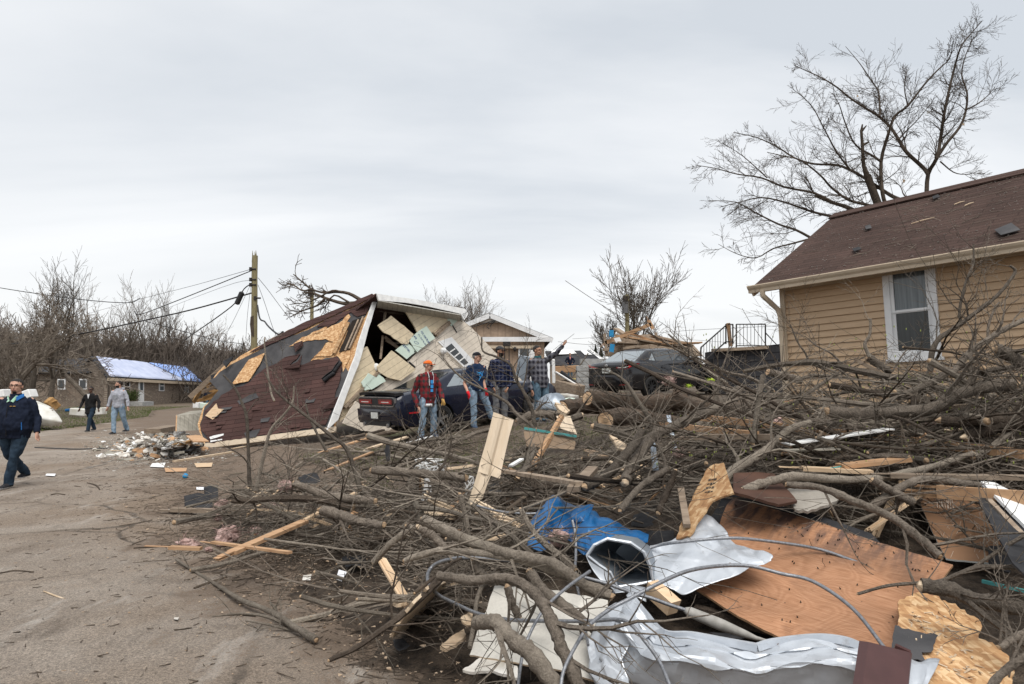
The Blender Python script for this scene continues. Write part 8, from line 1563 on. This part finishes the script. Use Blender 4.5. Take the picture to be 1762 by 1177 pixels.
areas = [
    ([(360, 880), (390, 825), (460, 795), (560, 785), (640, 800), (660, 900), (600, 950), (540, 965), (430, 935)], 40, 'bare broken branch in the left brush before the torn red roof', 'branches in the left brush', .05, .22),
    ([(640, 800), (700, 778), (830, 752), (960, 720), (1000, 780), (980, 850), (860, 880), (700, 880), (650, 900)], 30, 'bare broken branch in the brush below the four standing men', 'branches below the four men', .05, .2),
    ([(620, 900), (700, 880), (890, 870), (900, 960), (800, 1000), (700, 1080), (690, 1010), (600, 980)], 24, 'bare broken branch in the near brush left of the blue tarp', 'branches left of the blue tarp', .02, .18),
    ([(960, 720), (1040, 690), (1240, 690), (1280, 760), (1220, 840), (1060, 880), (980, 850)], 26, 'bare broken branch in the tangle around the sawn logs', 'branches around the sawn logs', .05, .25),
    ([(1160, 650), (1340, 635), (1762, 625), (1780, 800), (1500, 815), (1280, 835), (1230, 790)], 78, 'bare broken branch in the high tangle below the tan house', 'branches below the tan house', .0, .3),
    ([(1400, 815), (1780, 790), (1780, 900), (1640, 920), (1450, 850)], 8, 'bare broken branch in the tangle above the orange plywood', 'branches above the plywood', .0, .15)]
rg = random.Random(99)
for poly, cnt, lab, grp, h0, h1 in areas:
    x0, x1 = min(p[0] for p in poly), max(p[0] for p in poly); y0, y1 = min(p[1] for p in poly), max(p[1] for p in poly); n = 0; it = 0
    while n < cnt and it < 9000:
        it += 1; px, py = rg.uniform(x0, x1), rg.uniform(y0, y1)
        if not inpoly(px, py, poly) or any(inpoly(px, py, K) for K in KEEP): continue
        P_ = S(px, py, rg.uniform(h0, h1))
        if P_[1] > 15: continue
        o = bpy.data.objects.new('branch', rg.choice(lib)); COL.objects.link(o); o.location = P_; s_ = rg.uniform(.55, 1.05) * (1 if P_[1] > 6.5 else .7) * (.72 if px < 660 else 1)
        o.rotation_euler = (rg.uniform(0, 6.28), rg.gauss(0, .2), rg.gauss(0, .85) + (math.pi if rg.random() < .5 else 0) + (-.35 if px < 700 else .1)); o.scale = (s_,) * 3; tag(o, lab, 'branch', grp); n += 1
mb = MB(); A = []; B = []; ra = []
for poly, cnt, lab, grp, h0, h1 in areas + [([(1765, 650), (2150, 660), (2150, 1050), (1765, 1050)], 70, '', '', 0, .3)]:
    x0, x1 = min(p[0] for p in poly), max(p[0] for p in poly); y0, y1 = min(p[1] for p in poly), max(p[1] for p in poly)
    for _ in range(cnt * 16):
        px, py = rg.uniform(x0, x1), rg.uniform(y0, y1)
        if not inpoly(px, py, poly): continue
        P_ = S(px, py, rg.uniform(.0, h1 * .8)); 
        if P_[1] > 15: continue
        a = rg.gauss(0, .7); d = np.array([math.cos(a), math.sin(a), rg.gauss(0, .28)]); q = P_
        r_ = rg.choice([.003, .004, .004, .005, .007, .011])
        for k in range(rg.randrange(2, 6)):
            e = q + d * rg.uniform(.06, .2); A.append(q); B.append(e); ra.append(r_); r_ *= .88; q = e; d = d + np.array([rg.gauss(0, .3), rg.gauss(0, .3), rg.gauss(0, .25)]); d /= np.linalg.norm(d)
mb.segs(A, B, ra, [r * .8 for r in ra], 4); mb.build('twigs', M_bark, kind='stuff')
mb = MB(); A = []; B = []; ra = []
for _ in range(5200):
    t = rg.random(); ex = np.interp(t, [0, .2, .45, .7, 1], [300, 330, 480, 660, 720]); ey = np.interp(t, [0, .2, .45, .7, 1], [800, 900, 965, 1010, 1150]); px = ex + rg.gauss(20, 75); py = ey + rg.gauss(0, 30)
    if py < 745: continue
    P_ = G(px, py, .012); a = rg.random() * 6.28; L = rg.uniform(.015, .13) if rg.random() < .85 else rg.uniform(.1, .3); A.append(P_); B.append(P_ + V3(math.cos(a) * L, math.sin(a) * L, rg.uniform(-.004, .02))); ra.append(rg.uniform(.0015, .005))
for _ in range(3800):
    P_ = V3(rg.uniform(-11, 0), 3.6 + 16 * rg.random() ** 1.4, 0); P_[2] = gz(P_[0], P_[1]) + .01; a = rg.random() * 6.28; L = rg.uniform(.01, .07); A.append(P_); B.append(P_ + V3(math.cos(a) * L, math.sin(a) * L, .003)); ra.append(rg.uniform(.0015, .004))
mb.segs(A, B, ra, [r * .6 for r in ra], 4); mb.build('road_litter', M_barkd, kind='stuff')
mb = MB()
for k in range(900):
    P_ = V3(rg.uniform(-11, -.5), 3.6 + 18 * rg.random() ** 1.4, 0); P_[2] = gz(P_[0], P_[1]) + .008; r = rg.uniform(.003, .012) * (1 + P_[1] / 14); mb.plate([P_ + V3(rg.uniform(-1, 1), rg.uniform(-1, 1), rg.uniform(0, .2)) * r for _ in range(4)], (0, 0, 1), .004)
for k in range(1500):
    t = rg.random(); px = rg.gauss(np.interp(t, [0, .5, 1], [420, 560, 730]), 130); py = np.interp(t, [0, .5, 1], [860, 960, 1090]) + rg.gauss(0, 60)
    if py < 760 or py > 1180: continue
    P_ = (S if rg.random() < .5 else G)(px, py, .02); r = rg.uniform(.004, .02); mb.plate([P_ + V3(rg.uniform(-1, 1), rg.uniform(-1, 1), rg.uniform(-.2, .4)) * r for _ in range(4)], (0, 0, 1), .004)
mb.build('wood_chips', pm('chips', (.28, .19, .12), (.55, .44, .33), 25, .9), kind='stuff')
wl_ = []
for k in range(5):
    r2 = random.Random(700 + k); mb = MB(); L = r2.uniform(.25, .5); w = r2.uniform(.03, .07)
    for j in range(4): o = V3(0, (j - 1.5) * w / 4, r2.uniform(-.006, .006)); mb.beam(o + V3(-L / 2 - r2.uniform(0, .1), 0, 0), o + V3(L / 2 + r2.uniform(-.05, .12), 0, 0), w / 3.6, .014)
    wl_.append(mb.mesh('wood_splinter', [[M_splint, M_lumber, M_lumberp, M_lumberw, M_splint][k]]))
for poly, cnt, lab, grp, h0, h1 in areas:
    x0, x1 = min(p[0] for p in poly), max(p[0] for p in poly); y0, y1 = min(p[1] for p in poly), max(p[1] for p in poly); n = 0
    while n < cnt // 2:
        px, py = rg.uniform(x0, x1), rg.uniform(y0, y1)
        if not inpoly(px, py, poly) or any(inpoly(px, py, K) for K in KEEP): continue
        P_ = S(px, py, rg.uniform(h0, h1 * .6)); o = bpy.data.objects.new('wood_splinter', rg.choice(wl_)); COL.objects.link(o); o.location = P_; s_ = rg.uniform(.4, 1.25); o.scale = (s_,) * 3; o.rotation_euler = (rg.gauss(0, .5), rg.gauss(0, .3), rg.random() * 6.28); tag(o, lab.replace('bare broken branch', 'pale splintered wood piece'), 'wood piece', grp.replace('branches', 'wood splinters')); n += 1
mb = MB()
for _ in range(520):
    px, py = rg.uniform(1130, 1770), rg.uniform(560, 800); P_ = at(px, py, rg.uniform(6.6, 8.4)) if py < 640 else S(px, py, rg.uniform(.1, .35))
    if py < 640 and rg.random() < .8: continue
    mb.ell(P_, (.006, .006, .012), None, 5, 4)
mb.build('leaf_buds', M_bud, kind='stuff')
# ------------------------------------------------------------------ left rubble, boat, back lot
def gz0(x, y): return gz(x, y)
gl = []
for k in range(6):
    r2 = random.Random(800 + k); mb = MB(); n = 6; p = [V3(math.cos(t) * r2.uniform(.5, 1), math.sin(t) * r2.uniform(.5, 1), 0) for t in np.linspace(0, 6.283, n, endpoint=False)]; mb.plate([q * .16 for q in p], (0, 0, 1), .02 + .03 * (k % 3)); gl.append(mb.mesh('rubble_chunk', [[M_gyp, M_white, M_gyp, M_gyp, M_greyw, M_lumber][k]]))
rg = random.Random(61); n = 0
while n < 280:
    px = rg.gauss(262, 44); py = rg.gauss(766, 11) + (262 - px) * .05
    if not (165 < px < 356 and 738 < py < 792): continue
    hgt = max(0, .5 * math.exp(-((px - 285) / 45) ** 2 - ((py - 762) / 16) ** 2)); P_ = G(px, py, rg.uniform(0, 1) * hgt + .02); o = bpy.data.objects.new('rubble_chunk', rg.choice(gl)); COL.objects.link(o); o.location = P_; s_ = rg.uniform(.25, 1.05); o.scale = (s_, s_, s_ * rg.uniform(.7, 1.4)); o.rotation_euler = (rg.gauss(0, .5), rg.gauss(0, .5), rg.random() * 6.28); tag(o, 'whitish broken plaster chunk in the rubble left of the red roof', 'rubble', 'plaster chunks in the road rubble'); n += 1
mb = MB()
for _ in range(2600):
    px = rg.gauss(262, 62); py = rg.gauss(770, 14)
    if not (140 < px < 420 and 738 < py < 812): continue
    hgt = max(0, .4 * math.exp(-((px - 285) / 45) ** 2 - ((py - 762) / 16) ** 2)); P_ = G(px, py, rg.random() * hgt + .01); r = rg.uniform(.01, .06); mb.plate([P_ + V3(rg.uniform(-1, 1), rg.uniform(-1, 1), rg.uniform(-.3, .5)) * r for _ in range(4)], (0, -.3, 1), .01)
mb.build('rubble', M_gyp, kind='stuff')
gp = G(262, 768); mb = MB(); R = []
for i in range(9):
    t = i / 8; R.append([G(285 + 62 * (1 - t) * math.cos(q), 765 + 14 * (1 - t) * math.sin(q), -.02 + .34 * (1 - (1 - t) ** 2) * (1 + .4 * mnoise.noise(Vector((math.cos(q) * 3, math.sin(q) * 3, t * 5))))) for q in np.linspace(0, 6.283, 24, endpoint=False)])
mb.rings(R); mb.build('rubble_mound', pm('rubble_dirt', (.08, .06, .045), (.34, .29, .24), 12, .97, .05, 30), kind='stuff', smooth=True)
bx = MB(); a, b = at(303, 715, 21), at(356, 710, 21.6); c, d = at(302, 742, 20.6), at(352, 740, 21.2)
for i in range(7):
    p0, p1 = a + (b - a) * i / 7, a + (b - a) * (i + .94) / 7; q0, q1 = c + (d - c) * i / 7, c + (d - c) * (i + .94) / 7; bx.plate([p0, p1, q1, q0], (0, -1, .1), .03)
root = thing('board_box', 'grey weathered board crate on its side beside the rubble', 'crate', (c[0], c[1], c[2])); bx.build('slat_side', M_greyw, root)
mb = MB(); mb.plate([a + V3(-.02, 0, 0), b, b + V3(0, .9, .1), a + V3(0, .9, .1)], (0, 0, 1), .03); mb.build('top_board', M_greyw, root)
mb = MB(); mb.plate([a, c, c + V3(-.25, .5, .1), a + V3(-.25, .5, 0)], (-1, -.3, 0), .03); mb.build('end_board', M_lumber, root)
def gboard(a, b, w, h, lab, m, z=.03): p, q = G(*a, z), G(*b, z); mb = MB(); mb.beam(p, q, w, h); mb.build('board', m, label=lab, cat='board')
gboard((265, 786), (340, 774), .25, .03, 'long grey white board lying flat before the rubble', M_greyw); gboard((300, 794), (400, 778), .10, .04, 'thin tan board slanting right before the rubble', M_splint); gboard((290, 768), (338, 757), .14, .06, 'yellow timber lying on the rubble', M_orangew, .3)
gboard((310, 776), (330, 768), .5, .02, 'black felt piece on the right of the rubble', M_black, .12); gboard((332, 750), (346, 760), .34, .03, 'round edged tan board leaning on the lower left roof', M_lumber, .35); gboard((225, 784), (262, 782), .10, .04, 'dark board at the left front of the rubble', M_barkd); gboard((276, 766), (298, 754), .22, .03, 'pink tan board tilted in the rubble', M_lumberp, .25); gboard((262, 742), (300, 735), .5, .15, 'dark brown slab at the back of the rubble', M_lumberw, .25); gboard((345, 765), (420, 752), .12, .03, 'grey board under the lower edge of the red roof', M_greyw, .05); gboard((400, 772), (455, 762), .08, .02, 'thin pale lath on the ground before the red roof', M_splint); gboard((190, 775), (240, 778), .05, .02, 'thin pale stick left of the rubble', M_splint)
tuft(310, 748, 21.3, 9, 'white bag of insulation on the rubble', .5, m=M_white, n=8); tuft(322, 755, 21, 8, 'white plastic bundle beside the yellow timber', .5, m=M_white, n=8)
wire_P = spline([G(a, b, .02) for a, b in [(60, 770), (100, 772), (135, 773), (165, 772), (190, 771)]], 4); mb = MB(); mb.tube(wire_P, .02, 5); mb.build('ground_cable', M_wire, label='black cable lying across the road left of the rubble', cat='cable')
hb = [at(50, 722, 28), at(106, 722, 26.5)]
root = thing('boat_hull', 'white fibreglass hull tipped on the grass behind the big man', 'boat', G(80, 732)); mb = MB(); R = []
for i in range(13):
    t = i / 12; w = (1 - t ** 2.2) * .95 + .03; c = at(36 + 71 * t, 715, 27.2 - .8 * t); top, bot = at(36 + 71 * t, np.interp(t, [0, .35, .7, .92, 1], [688, 690, 700, 716, 724]), c[1])[2], at(36 + 71 * t, np.interp(t, [0, .5, .85, 1], [733, 734, 732, 727]), c[1])[2]; lip = bot + (top - bot) * .45
    R.append([(c[0], c[1] + y * w, z) for y, z in ((-.55, bot), (-.9, bot + (lip - bot) * .5), (-1, lip - .04), (-1.06, lip), (-1, lip + .05), (-.8, lip + (top - lip) * .5), (-.3, top - .03), (.1, top), (.8, lip), (.7, bot))])
mb.rings(R); mb.build('hull', M_boat, root, True)
mb = MB()
for k in range(10): p = at(58 + rg.uniform(0, 20), 704 + rg.uniform(-2, 6), 26.6); mb.beam(p, p + V3(rg.uniform(.2, .6), rg.uniform(-.1, .1), rg.uniform(-.15, .05)), .05, .04)
mb.build('scrap_boards', M_lumberw, root)
for a, b, w, h, lab, m in [((40, 683, 28), (58, 676, 28), .5, .35, 'white board lying on the hull behind the big man', M_white), ((0, 678, 27), (14, 676, 27), .5, .3, 'white board at the left edge beside the big man', M_white), ((72, 702, 28), (98, 689, 28), .14, .08, 'orange timber sticking up behind the white hull', M_orangew), ((84, 700, 28), (96, 690, 28.2), .3, .5, 'orange brown scrap behind the white hull', M_orangew), ((116, 706, 29), (134, 704, 29), .4, .12, 'blue plastic lying on grass left of the man in black', M_tarp), ((124, 708, 28.6), (150, 710, 28.6), .4, .3, 'white trough lying on grass behind the man in black', M_boat), ((166, 708, 28.8), (180, 707, 28.8), .4, .3, 'white trough end right of the man in black', M_boat), ((336, 697, 48), (346, 697, 48), .8, .4, 'white tub on grass beneath the broken rafters', M_white), ((348, 698, 47), (358, 698, 47), .8, .35, 'pale teal tub on grass beneath the broken rafters', M_foam), ((46, 738, 25), (56, 737, 25), .3, .12, 'white scrap on road under the white hull', M_white)]:
    mb = MB(); mb.beam(at(*a), at(*b), w, h); o = mb.build('scrap', m, label=lab, cat='scrap'); md = o.modifiers.new('b', 'BEVEL'); md.width = .03
# ------------------------------------------------------------------ middle back: pillar, lumber heap, railing, deck
pr = thing('block_pillar', 'grey concrete block pillar left of the black sedan', 'pillar', at(1003, 678, 21)); z0_ = at(1003, 680, 21)[2]
for k in range(5):
    c = at(1002 + (k % 2) * .8, 680 - 10.2 * k - 5, 21); mb = MB(); mb.box(c, (.37 + .02 * (k % 2), .4, .172)); o = mb.build('block', M_conc, pr); md = o.modifiers.new('b', 'BEVEL'); md.width = .012
c = at(1022, 627, 22.5); mb = MB(); mb.box(c, (.9, .4, .36)); mb.build('block_wall_stub', M_conc, label='low concrete block wall stub behind the pillar', cat='wall')
rg = random.Random(15)
lp = [((1040, 574, 26), (1044, 612, 26), .12, .10, 'upright post at the left end of the lumber heap'), ((1041, 590, 26), (1120, 558, 26), .12, .14, 'long brown timber slanting up over the lumber heap'), ((1116, 552, 26), (1124, 566, 26), .12, .12, 'short post standing on the lumber heap top'), ((1038, 602, 26), (1062, 601, 26), .3, .10, 'flat board at the left foot of the lumber heap'), ((1055, 590, 26), (1110, 592, 26.5), .9, .06, 'wide tan panel in the lumber heap'), ((1062, 578, 26.5), (1140, 590, 26), .9, .06, 'grey tan panel in the middle of the lumber heap'), ((1078, 572, 26.5), (1150, 594, 26), .4, .06, 'brown plank across the lumber heap'), ((1100, 586, 26), (1180, 600, 26), .7, .05, 'pale plank low on the lumber heap'), ((1120, 578, 26), (1190, 596, 26), .5, .05, 'thin brown plank on the right of the lumber heap'), ((1060, 566, 26.6), (1085, 582, 26), .3, .08, 'short tilted board on the lumber heap'), ((1140, 592, 25.5), (1205, 590, 25.5), .6, .05, 'flat grey plank at the right end of the lumber heap'), ((1070, 600, 26), (1100, 596, 26), .5, .10, 'dark timber at the base of the lumber heap'), ((1048, 596, 26), (1075, 588, 26), .1, .12, 'brown joist on the left of the lumber heap'), ((1128, 572, 26), (1134, 596, 26), .1, .1, 'leaning stick on the right of the lumber heap')]
for a, b, w, h, lab in lp: lumber(a, b, w, h, lab, rg.choice([M_lumber, M_lumberw, M_lumberw, M_lumberw]), 3 if w < .3 else 0)
for a, b, lab in [((1052, 568, 25.8), (1052, 580, 25.8), 'bright blue strip hanging on the lumber heap post'), ((1054, 592, 25.8), (1052, 606, 25.8), 'lower bright blue strip under the lumber heap')]:
    mb = MB(); mb.beam(at(*a), at(*b), .17, .03, up=(0, -1, 0)); mb.build('blue_strip', M_bluepl, label=lab, cat='plastic')
mb = MB(); mb.plate([at(1056, 582, 25.7), at(1066, 580, 25.7), at(1070, 588, 25.7), at(1060, 590, 25.7)], (0, -1, 0), .03); mb.build('white_scrap', M_white, label='white sheet scrap on the lumber heap', cat='scrap')
mb = MB(); c = at(1125, 606, 26.2); mb.plate([at(1045, 612, 26.8), at(1210, 612, 26.8), at(1190, 590, 27), at(1120, 575, 27), at(1060, 578, 27)], (0, -1, 0), .8); mb.build('lumber_stack', M_lumberw, label='stacked brown panels forming the core of the lumber heap', cat='lumber')
def rail(lab, p0, p1, D0, D1, hb_, ht, nbar, slope=0):
    r = thing('porch_railing', lab, 'railing', at(p0, hb_, D0)); a, b = at(p0, ht, D0), at(p1, ht + slope, D1); c, d = at(p0, hb_, D0), at(p1, hb_ + slope, D1); mb = MB(); mb.beam(a, b, .032, .032); mb.build('top_rail', M_iron, r)
    mb = MB(); mb.beam(c + (a - c) * .12, d + (b - d) * .12, .04, .03); mb.build('bottom_rail', M_iron, r)
    for p, q in ((c, a), (d, b)): mb = MB(); mb.beam(p, q, .036, .036, up=(0, 1, 0)); mb.build('post', M_iron, r)
    for i in range(1, nbar): t = i / nbar; mb = MB(); mb.beam(c + (d - c) * t + (a - c) * .12, a + (b - a) * t, .013, .013, up=(0, 1, 0)); mb.build('baluster', M_iron, r)
rail('black iron railing panel on the porch left of the vinyl house', 1267, 1317, 22, 22, 600, 558, 8)
rail('narrow black iron railing beside the porch post', 1249, 1261, 22, 21.6, 592, 558, 3)
rail('sloping black iron stair railing behind the sedan roof', 1249, 1206, 22, 20.8, 592, 560, 9, 38)
lumber((1253, 556, 21.9), (1257, 596, 21.9), .1, .1, 'brown wooden porch post behind the railing', M_lumber)
mb = MB(); mb.plate([at(1318, 572, 22), at(1340, 596, 21.5), at(1341, 598, 21.5), at(1318, 574, 22)], (0, -1, 0), .04); mb.build('handrail', M_iron, label='loose black handrail sloping down to the vinyl house corner', cat='railing')
dk = thing('porch_deck', 'dark shingled porch roof slab below the black railing', 'porch', at(1290, 640, 22)); mb = MB(); mb.plate([at(1228, 604, 22), at(1360, 590, 22), at(1360, 690, 22), at(1228, 690, 22)], (0, -1, 0), 1.0, 0, [(0, 1), (3, 1), (3, 0), (0, 0)]); mb.build('slab', M_shd, dk)
mb = MB(); mb.beam(at(1226, 603, 21.95), at(1320, 598, 21.95), .3, .1); mb.build('edge_board', M_lumberw, dk)
for a, b, w, h, lab, m in [((955, 640, 19), (1000, 668, 19), .5, .05, 'curved white plastic trough behind the pointing man', M_white), ((962, 664, 19), (998, 674, 18.6), .5, .35, 'brown broken floor section right of the coupe nose', M_lumberw), ((965, 640, 20), (1000, 668, 19.5), .08, .12, 'black edged slab right of the pointing man', M_black), ((1000, 645 + 38, 18), (1030, 677, 18), .5, .02, 'yellowish flat panel in front of the sedan bumper', M_lumberp), ((955, 636, 30), (1010, 634, 30), .1, .3, 'long tan beam low in front of the distant man', M_lumber), ((985, 652, 26), (1000, 655, 26), .5, .06, 'yellow paper scrap right of the distant man', pm('yellow_scrap', (.45, .36, .12), (.6, .5, .2))), ((968, 680, 17.5), (990, 684, 17.3), .4, .1, 'white rubble scrap left of the pillar foot', M_gyp), ((955, 690, 16.8), (985, 686, 17), .3, .05, 'green white scrap in front of the pillar', M_foam), ((952, 618, 21), (953, 660, 21), .1, .1, 'white post behind the pointing man', M_white), ((912, 640, 25), (930, 640, 25), .3, 1.6, 'white appliance behind the plaid men', M_white), ((888, 640, 26), (912, 644, 26), .3, 1.3, 'grey tank behind the plaid men', M_galv)]:
    mb = MB(); mb.beam(at(*a), at(*b), w, h); o = mb.build('scrap', m, label=lab, cat='scrap'); md = o.modifiers.new('b', 'BEVEL'); md.width = .02
lumber((972, 668, 20), (1012, 608, 22), .03, .03, 'thin stick leaning across the distant man', M_bark)
